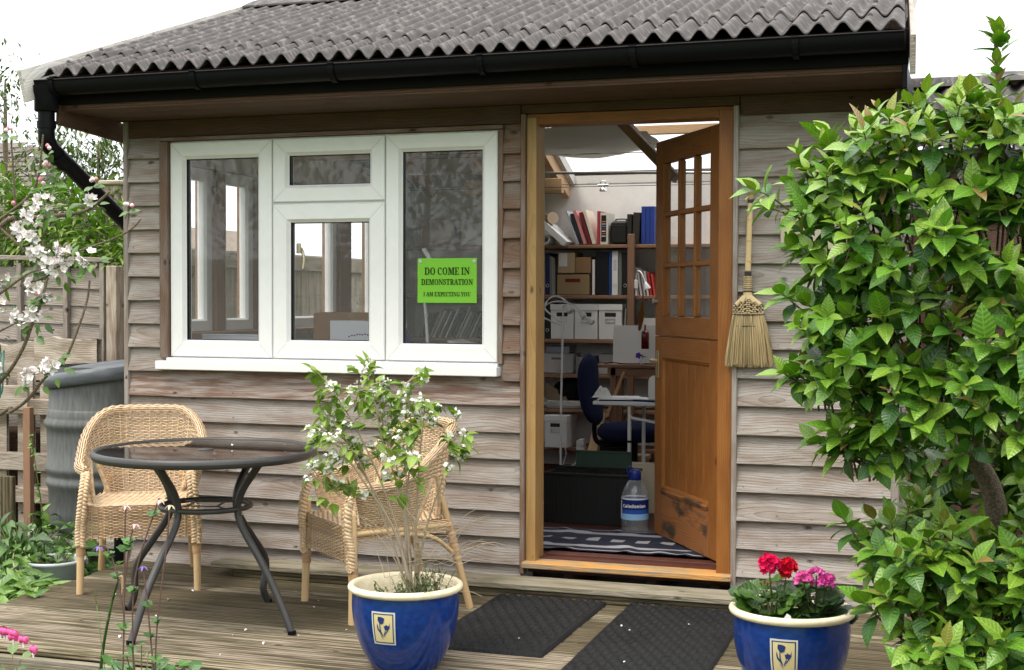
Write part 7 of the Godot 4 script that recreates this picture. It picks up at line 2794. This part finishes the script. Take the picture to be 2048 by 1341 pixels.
# ---------------------------------------------------------------- the big bush on the right
func build_bush() -> void:
	var B := Vector3(0.05, -0.2, 1.85)
	var bush := thing("viburnum_bush", "big leafy green bush with ribbed leaves filling the right of the picture", "bush", B)
	var lobes := [[-0.43, 1.70, 1.85, 0.20, 0.11, 0.2], [-0.30, 1.80, 1.85, 0.20, 0.12, 0.2], [-0.10, 1.80, 1.9, 0.24, 0.16, 0.22], [0.12, 1.80, 1.9, 0.22, 0.17, 0.22], [-0.40, 1.52, 1.9, 0.18, 0.14, 0.2], [-0.18, 1.52, 1.95, 0.24, 0.18, 0.24], [0.10, 1.50, 1.9, 0.25, 0.2, 0.24], [-0.40, 1.31, 1.85, 0.17, 0.12, 0.2], [-0.20, 1.25, 1.95, 0.22, 0.16, 0.22], [0.06, 1.24, 2.0, 0.24, 0.18, 0.22], [-0.40, 1.12, 1.85, 0.17, 0.08, 0.18], [-0.18, 1.06, 1.95, 0.20, 0.12, 0.2], [0.10, 1.04, 2.0, 0.2, 0.14, 0.2], [-0.31, 0.93, 1.85, 0.14, 0.10, 0.14], [0.02, 0.85, 1.35, 0.25, 0.2, 0.14], [0.25, 0.85, 1.4, 0.22, 0.2, 0.16], [-0.05, 0.62, 1.4, 0.2, 0.14, 0.14], [-0.22, 0.60, 1.85, 0.16, 0.12, 0.18], [-0.06, 0.56, 1.95, 0.2, 0.14, 0.2], [0.13, 0.58, 1.9, 0.16, 0.14, 0.2], [-0.16, 0.44, 1.95, 0.17, 0.10, 0.18], [-0.02, 0.30, 2.05, 0.22, 0.12, 0.2], [0.15, 0.36, 2.0, 0.18, 0.16, 0.2], [-0.10, 0.22, 2.05, 0.13, 0.10, 0.16], [0.10, 0.12, 2.05, 0.25, 0.12, 0.2], [0.26, 1.72, 1.9, 0.2, 0.2, 0.24], [0.26, 1.42, 1.95, 0.2, 0.2, 0.24], [0.27, 1.15, 1.95, 0.18, 0.16, 0.22], [0.28, 0.66, 1.95, 0.18, 0.2, 0.22], [0.27, 0.4, 2.0, 0.18, 0.2, 0.2], [0.45, 1.5, 1.9, 0.25, 0.35, 0.3], [0.45, 0.9, 1.9, 0.25, 0.4, 0.3], [0.45, 0.3, 1.9, 0.25, 0.35, 0.3]]
	var old := leaf_kinds(0.112, 0.068, [lin(0.075, 0.22, 0.034), lin(0.10, 0.27, 0.038), lin(0.06, 0.185, 0.034), lin(0.13, 0.32, 0.045)], 0.18, 0.75, 5, 0.4, 0.02)
	var mid := leaf_kinds(0.100, 0.060, [lin(0.22, 0.43, 0.045), lin(0.28, 0.48, 0.06), lin(0.17, 0.38, 0.042)], 0.2, 0.65, 5, 0.4, 0.02)
	var young := leaf_kinds(0.082, 0.042, [lin(0.33, 0.46, 0.06), lin(0.36, 0.38, 0.08), lin(0.36, 0.25, 0.10), lin(0.29, 0.46, 0.05)], 0.32, 0.4, 5, 0.5)
	var kinds := old + mid + young
	var items := []
	var twigs := MB.new()
	var limbs := MB.new()
	var trunk_paths := [[Vector3(0.06, -0.2, 1.75), Vector3(0.045, 0.3, 1.72), Vector3(0.05, 0.66, 1.68), Vector3(0.0, 0.83, 1.66), Vector3(-0.10, 0.90, 1.68), Vector3(-0.2, 1.05, 1.75), Vector3(-0.3, 1.35, 1.8), Vector3(-0.4, 1.62, 1.82)], [Vector3(0.0, 0.83, 1.66), Vector3(-0.02, 1.05, 1.72), Vector3(0.0, 1.35, 1.8), Vector3(-0.08, 1.72, 1.85)], [Vector3(0.09, -0.2, 1.8), Vector3(0.12, 0.4, 1.8), Vector3(0.14, 0.9, 1.8), Vector3(0.12, 1.4, 1.85), Vector3(0.1, 1.75, 1.9)], [Vector3(0.045, 0.3, 1.72), Vector3(-0.08, 0.45, 1.8), Vector3(-0.22, 0.55, 1.85)], [Vector3(0.07, 0.1, 1.75), Vector3(0.0, 0.22, 1.9), Vector3(-0.12, 0.3, 2.0)]]
	for q in trunk_paths.size():
		var pts := catmull(trunk_paths[q], 6)
		var rad := []
		for k in pts.size():
			rad.append(lerpf([0.04, 0.018, 0.018, 0.013, 0.013][q], 0.006, pow(float(k) / pts.size(), 1.5)))
		limbs.tube(pts, rad, 9)
	# sprigs: whorls of leaves at the ends of twigs over each lobe
	var whorl := func(p: Vector3, d: Vector3, size: float, fresh: float, open := 1.0):
		var side := d.cross(Vector3.UP if absf(d.y) < 0.9 else Vector3.RIGHT).normalized()
		var oth := d.cross(side)
		var rot := rr(0, TAU)
		var tiers := 4
		for tr in tiers:
			var ang := open * lerpf(1.35, 0.45, tr / 3.0) + rr(-0.15, 0.15)
			var back := lerpf(0.05, 0.0, tr / 3.0)
			for e in 2:
				var a := rot + tr * PI * 0.5 + e * PI + rr(-0.25, 0.25)
				var out := side * cos(a) + oth * sin(a)
				var dir := (d * cos(ang) + out * sin(ang) + Vector3(0, -0.10 + 0.1 * fresh, 0)).normalized()
				var kd := 0
				if tr == 3:
					kd = 7 + rng.randi() % 4 if fresh > rr(0, 1) else 4 + rng.randi() % 3
				elif tr == 2:
					kd = 7 + (rng.randi() % 2) * 3 if fresh > rr(0.3, 1.3) else 4 + rng.randi() % 3
				elif tr == 1:
					kd = 4 + rng.randi() % 3 if rr(0, 1) < 0.5 + 0.5 * fresh else rng.randi() % 4
				else:
					kd = rng.randi() % 4 if rr(0, 1) > 0.3 * fresh + 0.1 else 4 + rng.randi() % 3
				items.append([Transform3D(basis_to(dir, (d + Vector3.UP * 0.9 + rand_dir() * 0.25).normalized()).scaled(Vector3.ONE * size * rr(0.6, 1.18)), p - d * back - B), kd])
	for q in lobes:
		var c := Vector3(q[0], q[1], q[2])
		var ext := Vector3(q[3], q[4], q[5])
		var n := int(18 + 260 * q[3] * q[4])
		var placed := []
		var tries := 0
		while placed.size() < n and tries < 500:
			tries += 1
			var d := rand_dir()
			if d.z < -0.55 or d.y < -0.8:
				continue
			var p := c + d * ext * (rr(0.7, 1.0) if rr(0, 1) < 0.75 else rr(1.0, 1.3))
			var ok := true
			for o in placed:
				if p.distance_to(o) < 0.055:
					ok = false
					break
			if not ok:
				continue
			placed.append(p)
			var dir := (d * 0.9 + Vector3(0, 0.5, 0.25) + rand_dir() * 0.25).normalized()
			whorl.call(p, dir, rr(0.75, 1.05), clampf(0.25 + 0.5 * d.y + (0.4 if c.y > 1.6 else 0.0), 0.08, 1.0))
			twigs.tube(catmull([p - dir * rr(0.10, 0.17) - Vector3(rr(-0.03, 0.03), rr(0.02, 0.06), 0.02), p - dir * 0.06 + Vector3(0, -0.008, 0), p], 3), [0.004, 0.0038, 0.0035, 0.003, 0.0026, 0.0022, 0.002], 5)
	# the tall sprig on top
	var sp := catmull([Vector3(0.06, 1.75, 1.9), Vector3(0.035, 1.95, 1.9), Vector3(0.022, 2.14, 1.9)], 5)
	twigs.tube(sp, 0.005, 6)
	for q in [[1.86, 0.5], [1.93, 0.6], [1.99, 0.5], [2.05, 0.4], [2.13, 0.4], [2.15, 0.3], [2.145, 0.3]]:
		whorl.call(Vector3(0.03, q[0], 1.9), Vector3(rr(-0.25, 0.25), 1, rr(-0.1, 0.3)).normalized(), 0.8, 1.6, 0.8)
	whorl.call(Vector3(-0.17, 1.97, 1.9), Vector3(-0.1, 1, 0.2).normalized(), 0.8, 0.9)
	whorl.call(Vector3(-0.19, 1.93, 1.92), Vector3(-0.5, 0.7, 0.3).normalized(), 0.8, 0.5)
	twigs.tube([Vector3(-0.14, 1.78, 1.9), Vector3(-0.17, 1.95, 1.9)], 0.004, 5)
	wpart("trunk", limbs, mats.bark, bush)
	wpart("twigs", twigs, mats.bark, bush)
	leaves_on(bush, items, kinds, mats.leaf, 300)


# ---------------------------------------------------------------- apple blossom on the left
func build_apple() -> void:
	var Z := 1.6
	var A := Vector3(-4.4, -0.2, 1.5)
	var ap := thing("apple_tree", "apple tree branches with white blossom and pink buds at the left", "apple tree", A)
	# branch centre lines in metres on x, y, with a little depth
	var lines := [
		[[-4.4, -0.2, 0.0], [-4.2, 0.6, 0.0], [-4.05, 1.2, 0.05], [-3.74, 1.63, 0.0], [-3.565, 1.67, -0.02], [-3.475, 1.68, -0.04], [-3.36, 1.70, -0.05], [-3.262, 1.77, -0.06]],
		[[-3.66, 1.64, 0.0], [-3.652, 1.83, 0.02], [-3.648, 1.985, 0.04]],
		[[-3.80, 1.62, 0.02], [-3.63, 1.70, 0.05], [-3.55, 1.76, 0.05], [-3.505, 1.83, 0.06], [-3.467, 1.985, 0.08]],
		[[-3.72, 1.63, 0.02], [-3.60, 1.55, 0.04], [-3.53, 1.50, 0.06], [-3.49, 1.46, 0.06]],
		[[-3.47, 1.47, 0.04], [-3.395, 1.525, 0.0], [-3.245, 1.58, -0.04], [-3.16, 1.62, -0.05], [-3.114, 1.66, -0.05]],
		[[-4.05, 1.2, 0.05], [-3.75, 1.34, 0.05], [-3.57, 1.44, 0.06], [-3.51, 1.46, 0.06]],
		[[-4.1, 0.7, 0.0], [-3.74, 1.0, 0.02], [-3.62, 1.13, 0.03], [-3.545, 1.25, 0.05], [-3.49, 1.355, 0.06], [-3.465, 1.43, 0.06]],
		[[-4.2, 0.6, 0.02], [-3.73, 0.89, 0.0], [-3.685, 0.895, 0.01], [-3.59, 0.95, 0.02], [-3.50, 1.04, 0.03], [-3.41, 1.11, 0.03], [-3.345, 1.24, 0.03], [-3.312, 1.345, 0.02], [-3.30, 1.42, 0.02]],
		[[-3.76, 1.20, 0.02], [-3.70, 1.225, 0.03], [-3.62, 1.255, 0.04]],
		[[-3.60, 1.40, 0.05], [-3.47, 1.44, 0.05], [-3.43, 1.47, 0.05], [-3.34, 1.50, 0.04]],
	]
	var rads := [0.0085, 0.0045, 0.006, 0.005, 0.005, 0.006, 0.008, 0.007, 0.004, 0.004]
	for q in lines.size():
		var pts := []
		for p in lines[q]:
			pts.append(Vector3(p[0], p[1], Z + p[2]) - A)
		var c := catmull(pts, 5)
		var rad := []
		for k in c.size():
			rad.append(rads[q] * lerpf(2.2 if q == 0 else 1.2, 0.55, float(k) / c.size()))
		var b := MB.new()
		b.tube(c, rad, 7)
		part("trunk" if q == 0 else "branch", b, mats.bark, ap)
	var kinds := leaf_kinds(0.05, 0.03, [lin(0.12, 0.25, 0.045), lin(0.17, 0.31, 0.06), lin(0.09, 0.19, 0.04)], 0.25, 0.4, 4, 0.3)
	var items := []
	var P := func(px: float, py: float, dz := 0.0) -> Vector3: return Vector3(px, py, Z + dz)
	var clusters := [[-3.485, 1.73, 0.035], [-3.535, 1.685, 0.045], [-3.56, 1.585, 0.032], [-3.53, 1.53, 0.03], [-3.455, 1.495, 0.045], [-3.40, 1.545, 0.022], [-3.385, 1.51, 0.024], [-3.285, 1.51, 0.034], [-3.525, 1.40, 0.034], [-3.69, 1.435, 0.034], [-3.70, 1.325, 0.032], [-3.595, 1.275, 0.036], [-3.54, 1.285, 0.032], [-3.725, 1.215, 0.024], [-3.462, 1.085, 0.036], [-3.545, 1.04, 0.032], [-3.725, 1.075, 0.022], [-3.42, 1.46, 0.03], [-3.74, 1.66, 0.03], [-3.60, 1.62, 0.024], [-3.47, 1.38, 0.03], [-3.27, 1.73, 0.016]]
	var fm := []
	for k in 4:
		fm.append(flower_mesh(lin(0.80, 0.79, 0.79), lin(0.78, 0.72, 0.73), 0.0245, 5, 0.35, lin(0.55, 0.5, 0.18)))
	for c in clusters:
		var m := MB.new()
		var ctr: Vector3 = P.call(c[0], c[1], 0.05)
		var n := int(4 + c[2] * 190)
		for k in n:
			var d := rand_dir()
			d.z = absf(d.z)
			m.add(fm[rng.randi() % 4], Transform3D(basis_to(Vector3(d.y, -d.x, 0.05).normalized(), d).scaled(Vector3.ONE * rr(0.75, 1.1)), ctr - A + d * c[2] * rr(0.5, 1.0)))
		part("blossom", m, mats.petal, ap)
		for k in 4:
			var d := rand_dir()
			items.append([Transform3D(basis_to((d + Vector3(0, -0.2, 0)).normalized(), (Vector3.UP + Vector3(0, 0, 0.8)).normalized()).scaled(Vector3.ONE * rr(0.7, 1.2)), ctr - A + d * c[2] * 0.9 - Vector3(0, 0.02, 0.03)), rng.randi() % 3])
	# pink buds and tip leaves
	for q in [[-3.645, 2.005, 3], [-3.468, 1.93, 2], [-3.465, 1.87, 3], [-3.262, 1.80, 4], [-3.105, 1.70, 4], [-3.525, 1.355, 2], [-3.5, 1.80, 2], [-3.63, 1.71, 2]]:
		var m := MB.new()
		for k in q[2]:
			var d := rand_dir()
			d.y = absf(d.y)
			m.col = lin(0.66, 0.24, 0.29) if k % 3 == 1 else lin(0.78, 0.60, 0.62)
			m.lathe([Vector2(0.0, -0.009), Vector2(0.007, -0.004), Vector2(0.0085, 0.001), Vector2(0.005, 0.007), Vector2(0.0005, 0.009)], 8, Transform3D(Basis(), P.call(q[0], q[1], 0.05) - A + d * 0.016))
		part("bud", m, mats.petal, ap)
		for k in 6:
			var a := rr(0, TAU)
			items.append([Transform3D(basis_to(Vector3(cos(a), rr(-0.5, 0.3), sin(a) * 0.7).normalized(), Vector3(0, 0.7, 0.7)).scaled(Vector3.ONE * rr(0.75, 1.15)), P.call(q[0], q[1] - 0.02, 0.05) - A), rng.randi() % 3])
	for q in [[-3.44, 1.80], [-3.53, 1.20], [-3.42, 1.12], [-3.60, 1.0], [-3.49, 1.42], [-3.55, 1.45], [-3.31, 1.44], [-3.47, 1.66], [-3.38, 1.70], [-3.66, 1.40]]:
		for k in 3:
			var a := rr(0, TAU)
			items.append([Transform3D(basis_to(Vector3(cos(a), sin(a), rr(-0.2, 0.5)).normalized(), Vector3(0, 0.6, 0.8)).scaled(Vector3.ONE * rr(0.7, 1.15)), P.call(q[0], q[1], 0.04) - A), rng.randi() % 3])
	leaves_on(ap, items, kinds, mats.leaf, 300)


# ---------------------------------------------------------------- small plants at the left edge and in front
func rosette(called: String, label: String, cat: String, at: Vector3, kinds: Array, n: int, spread: float, height: float, stalk: Color, most := 90, tilt := 0.5) -> Node3D:
	var g := thing(called, label, cat, at)
	var st := MB.new()
	var items := []
	for k in n:
		var a := rr(0, TAU)
		var r := spread * sqrt(rr(0.02, 1.0))
		var p := Vector3(cos(a) * r, height * rr(0.35, 1.0) * (1.0 - 0.4 * r / spread), sin(a) * r)
		st.col = stalk
		st.tube(catmull([Vector3(p.x * 0.3, 0, p.z * 0.3), Vector3(p.x * 0.6, p.y * 0.7, p.z * 0.6), p], 3), 0.0022, 4)
		var d := (Vector3(cos(a), rr(-0.3, 0.5), sin(a)) + rand_dir() * 0.4).normalized()
		items.append([Transform3D(basis_to(d, (Vector3.UP + Vector3(0, 0, tilt) + rand_dir() * 0.5).normalized()).scaled(Vector3.ONE * rr(0.65, 1.25)), p), rng.randi() % kinds.size()])
	part("stems", st, mats.leaf, g)
	leaves_on(g, items, kinds, mats.leaf, most)
	return g


func build_small_plants() -> void:
	var bright := [lin(0.15, 0.33, 0.04), lin(0.21, 0.41, 0.06), lin(0.11, 0.26, 0.035)]
	var deep := [lin(0.07, 0.18, 0.03), lin(0.10, 0.23, 0.035), lin(0.055, 0.14, 0.025)]
	var long_deep := leaf_kinds(0.17, 0.05, deep, 0.3, 0.9, 5, 0.7, 0.04)
	var long_bright := leaf_kinds(0.14, 0.05, bright, 0.3, 0.8, 5, 0.7, 0.04)
	var round_bright := []
	for c in bright:
		round_bright.append(lobed_leaf(0.034, c, 5, 0.25))
	var round_deep := []
	for c in deep:
		round_deep.append(lobed_leaf(0.034, c, 5, 0.25))
	rosette("comfrey_plant", "comfrey with long bright leaves at the deck's left edge, nearest the bucket", "plant", Vector3(-4.66, -0.2, 0.50), long_bright, 150, 0.28, 0.36, lin(0.2, 0.33, 0.08))
	rosette("comfrey_plant", "large leaved weed clump in the far left corner by the compost bay", "plant", Vector3(-4.70, -0.2, 0.25), long_deep, 150, 0.32, 0.5, lin(0.16, 0.28, 0.07))
	rosette("dock_plant", "tall green weeds at the left picture edge before the compost bay", "plant", Vector3(-4.36, -0.2, 0.98), long_bright, 120, 0.24, 0.30, lin(0.2, 0.33, 0.08))
	rosette("comfrey_plant", "small comfrey at the left picture edge just before the grey bucket", "plant", Vector3(-4.28, -0.2, 0.70), long_bright, 70, 0.13, 0.24, lin(0.2, 0.33, 0.08))
	rosette("ground_elder", "low round leaved weeds growing against the concrete blocks", "plant", Vector3(-4.75, -0.2, -0.02), round_deep, 90, 0.26, 0.34, lin(0.13, 0.22, 0.06))
	rosette("ground_elder", "weeds at the shed corner beside the black drain pipe", "plant", Vector3(-4.28, -0.2, 0.12), round_deep, 40, 0.1, 0.24, lin(0.13, 0.22, 0.06))
	rosette("creeping_weed", "bright lobed weeds along the deck edge in front of the bucket", "plant", Vector3(-4.18, -0.2, 1.12), round_bright, 120, 0.16, 0.24, lin(0.2, 0.33, 0.08))
	rosette("creeping_weed", "bright lobed weeds at the front left corner of the deck", "plant", Vector3(-4.0, -0.2, 1.78), long_bright, 60, 0.2, 0.18, lin(0.2, 0.33, 0.08))
	rosette("nettle_clump", "dark weeds under the compost bay behind the comfrey", "plant", Vector3(-5.15, -0.2, -0.2), long_deep, 70, 0.28, 0.42, lin(0.12, 0.2, 0.05))
	# ground cover of mixed weeds between these plants
	var gc := MB.new()
	for k in 900:
		var p := Vector3(rr(-6.0, -4.16), rr(-0.2, -0.05), rr(-0.4, 2.4))
		gc.add((round_deep + round_bright)[rng.randi() % 6], Transform3D(basis_to((rand_dir() * 0.8 + Vector3(0, 0.1, 0.4)).normalized(), (Vector3.UP + rand_dir() * 0.5).normalized()).scaled(Vector3.ONE * rr(0.6, 1.2)), p))
	for k in 420:
		var p := Vector3(rr(-4.1, -0.5), rr(-0.22, -0.15), rr(1.85, 2.5))
		gc.add((round_deep + round_bright)[rng.randi() % 6], Transform3D(basis_to((rand_dir() * 0.8 + Vector3(0, 0.1, 0.4)).normalized(), (Vector3.UP + rand_dir() * 0.5).normalized()).scaled(Vector3.ONE * rr(0.6, 1.1)), p))
	var go := struct("ground_cover", gc, mats.leaf, "stuff")
	tag(go, "mixed low weeds covering the soil left of and before the deck", "ground cover")
	# plant in the bucket, trailing a shoot over the deck
	var lobed := []
	for c in bright:
		lobed.append(lobed_leaf(0.03, c, 5, 0.35))
	var bp := rosette("bucket_currant", "lobed leaved plant in the grey bucket trailing a shoot over the deck", "plant", Vector3(-4.37, 0.0, 0.42), lobed, 22, 0.13, 0.16, lin(0.3, 0.3, 0.12))
	var sh := MB.new()
	sh.col = lin(0.35, 0.33, 0.16)
	var path := catmull([Vector3(-0.05, 0.05, 0.1), Vector3(0.02, 0.16, 0.3), Vector3(0.15, 0.13, 0.5), Vector3(0.27, 0.06, 0.58), Vector3(0.34, 0.02, 0.6)], 5)
	sh.tube(path, 0.003, 5)
	part("shoot", sh, mats.leaf, bp)
	for k in range(3, path.size(), 2):
		part("leaf", lobed[k % 3].mesh(), mats.leaf, bp, Transform3D(basis_to(Vector3(rr(-1, 1), 0.3, rr(-0.5, 1)).normalized(), Vector3(0, 0.8, 0.5)).scaled(Vector3.ONE * rr(0.8, 1.4)), path[k]))
	# upright weed in front of the butt
	var uw := thing("upright_weed", "thin upright weed with small leaves in front of the water butt", "plant", Vector3(-4.48, -0.2, 0.35))
	var b := MB.new()
	b.col = lin(0.16, 0.19, 0.06)
	var wp := catmull([Vector3.ZERO, Vector3(0.01, 0.4, 0.02), Vector3(-0.03, 0.72, 0.03), Vector3(-0.05, 0.86, 0.03)], 5)
	b.tube(wp, 0.003, 5)
	part("stem", b, mats.leaf, uw)
	var items := []
	var wk := leaf_kinds(0.055, 0.03, bright, 0.3, 0.5, 3, 0.4)
	for k in 34:
		var p: Vector3 = wp[4 + rng.randi() % (wp.size() - 4)]
		var big := 1.0 if p.y < 0.6 else 0.55
		items.append([Transform3D(basis_to((rand_dir() + Vector3(0, -0.1, 0.2)).normalized(), Vector3(0, 0.8, 0.5)).scaled(Vector3.ONE * big * rr(0.7, 1.2)), p), rng.randi() % 3])
	leaves_on(uw, items, wk, mats.leaf, 40)
	# --- bleeding heart, bottom left
	var bh := rosette("bleeding_heart", "bleeding heart with arching rows of pink hearts at the bottom left", "flower", Vector3(-3.26, -0.18, 2.15), leaf_kinds(0.07, 0.034, [lin(0.12, 0.22, 0.06), lin(0.17, 0.28, 0.08), lin(0.10, 0.19, 0.05)], 0.25, 0.5, 4, 0.6), 70, 0.24, 0.33, lin(0.3, 0.22, 0.12), 80)
	for q in [[[-0.10, 0.0, 0.0], [-0.04, 0.33, 0.05], [0.09, 0.385, 0.1], [0.22, 0.335, 0.14]], [[-0.02, 0.0, 0.05], [0.08, 0.20, 0.12], [0.2, 0.235, 0.16], [0.31, 0.215, 0.18]], [[-0.1, 0.0, 0.0], [-0.08, 0.28, 0.05], [0.02, 0.385, 0.08], [0.10, 0.365, 0.1]]]:
		var pts := []
		for p in q:
			pts.append(Vector3(p[0], p[1], p[2]))
		var c := catmull(pts, 8)
		b = MB.new()
		b.col = lin(0.3, 0.12, 0.1)
		b.tube(c, 0.002, 5)
		part("flower_stem", b, mats.leaf, bh)
		for k in range(int(c.size() * 0.55), c.size(), 3):
			var h := MB.new()
			h.col = lin(0.78, 0.10, 0.30)
			for s in [-1, 1]:
				h.lathe([Vector2(0.0005, -0.022), Vector2(0.006, -0.016), Vector2(0.0105, -0.008), Vector2(0.0095, -0.001), Vector2(0.005, 0.002), Vector2(0.0005, 0.002)], 8, Transform3D(Basis(Vector3.BACK, 0.42 * s), Vector3(s * 0.0045, 0, 0)))
			h.col = lin(0.82, 0.75, 0.77)
			h.tube([Vector3(0, -0.018, 0), Vector3(0, -0.032, 0)], [0.0045, 0.002], 6)
			part("heart_flower", h, mats.petal, bh, Transform3D(Basis(Vector3.UP, rr(-0.5, 0.5)).scaled(Vector3.ONE * 1.15), c[k] + Vector3(0, -0.006, 0)))
	# --- columbines in front of the deck
	var cl := []
	for c in [lin(0.09, 0.22, 0.06), lin(0.13, 0.29, 0.08), lin(0.08, 0.19, 0.05)]:
		cl.append(lobed_leaf(0.032, c, 3, 0.32))
	var cb := rosette("columbine", "columbine in front of the deck with tall thin purplish stems and drooping buds", "flower", Vector3(-2.66, -0.2, 2.25), cl, 130, 0.26, 0.44, lin(0.2, 0.22, 0.1), 80, 0.7)
	for q in [[[-0.01, 0.0, 0.0], [-0.03, 0.35, 0.0], [-0.02, 0.62, 0.0], [0.05, 0.86, -0.02], [0.075, 0.885, 0.0]], [[0.05, 0.0, 0.0], [0.06, 0.42, 0.0], [0.10, 0.72, 0.0], [0.115, 0.87, 0.0]], [[-0.08, 0.05, 0.0], [-0.065, 0.45, 0.0], [-0.06, 0.75, 0.0], [-0.055, 0.86, 0.0]], [[-0.06, 0.45, 0.0], [-0.09, 0.62, 0.0], [-0.13, 0.71, 0.0], [-0.15, 0.72, 0.02]], [[0.05, 0.3, 0.0], [0.03, 0.5, 0.0], [0.01, 0.66, 0.0]], [[-0.06, 0.6, 0.0], [-0.04, 0.74, 0.0], [-0.02, 0.80, 0.0]]]:
		var pts := []
		for p in q:
			pts.append(Vector3(p[0], p[1], p[2]))
		b = MB.new()
		b.col = lin(0.12, 0.07, 0.06)
		var c := catmull(pts, 6)
		b.tube(c, 0.0027, 6)
		var stm := part("stem", b, mats.plain, cb)
		var e: Vector3 = c[-1]
		b = MB.new()
		var bc: Color = [lin(0.16, 0.12, 0.35), lin(0.55, 0.36, 0.36), lin(0.5, 0.42, 0.28)][rng.randi() % 3]
		for k in 5:
			var a := TAU * k / 5.0
			var l := MB.new()
			l.col = bc
			l.leaf(0.026, 0.011, 0.3, 0.5, 3, 0.5)
			b.add(l, Transform3D(basis_to(Vector3(cos(a), -0.5, sin(a)).normalized()), e))
		part("flower", b, mats.petal, stm)
		for k in 2:
			var p: Vector3 = c[int(c.size() * rr(0.3, 0.75))]
			for l in 3:
				var a := TAU * l / 3.0 + rr(0, 1)
				part("leaf", cl[rng.randi() % 3].mesh(), mats.leaf, cb, Transform3D(basis_to(Vector3(cos(a), 0.15, sin(a)).normalized(), Vector3(0, 0.75, 0.65)).scaled(Vector3.ONE * rr(0.55, 0.9)), p))
	# a spent tulip stalk with its dry brown tip
	var ts := thing("spent_stalk", "bent green stalk with a withered brown tip before the table", "plant", Vector3(-2.86, -0.2, 2.2))
	b = MB.new()
	b.col = lin(0.05, 0.12, 0.03)
	b.tube(catmull([Vector3(-0.005, 0.0, 0), Vector3(0.01, 0.3, 0), Vector3(0.05, 0.5, 0), Vector3(0.083, 0.60, 0)], 6), [0.0065, 0.0065, 0.0063, 0.006, 0.006, 0.0058, 0.0055, 0.0055, 0.005, 0.005, 0.005, 0.0048, 0.0046, 0.0044, 0.0042, 0.004, 0.0038, 0.0035, 0.0032], 8)
	part("stem", b, mats.leaf, ts)
	b = MB.new()
	b.col = lin(0.5, 0.36, 0.2)
	b.tube(catmull([Vector3(0.083, 0.60, 0), Vector3(0.093, 0.605, 0), Vector3(0.098, 0.57, 0.004), Vector3(0.094, 0.54, 0.006)], 4), [0.004, 0.005, 0.006, 0.006, 0.005, 0.004, 0.004, 0.0035, 0.003, 0.0025, 0.002, 0.0015, 0.001], 6)
	part("withered_tip", b, mats.petal, ts)
	var gs := MB.new()
	gs.col = lin(0.2, 0.28, 0.1)
	gs.tube(catmull([Vector3(-2.72, -0.2, 2.3), Vector3(-2.78, 0.1, 2.28), Vector3(-2.83, 0.30, 2.25), Vector3(-2.84, 0.36, 2.25)], 6), 0.0016, 5)
	solo("grass_stalk", gs, mats.leaf, "single thin grass stalk between bleeding heart and spent stalk", "grass")
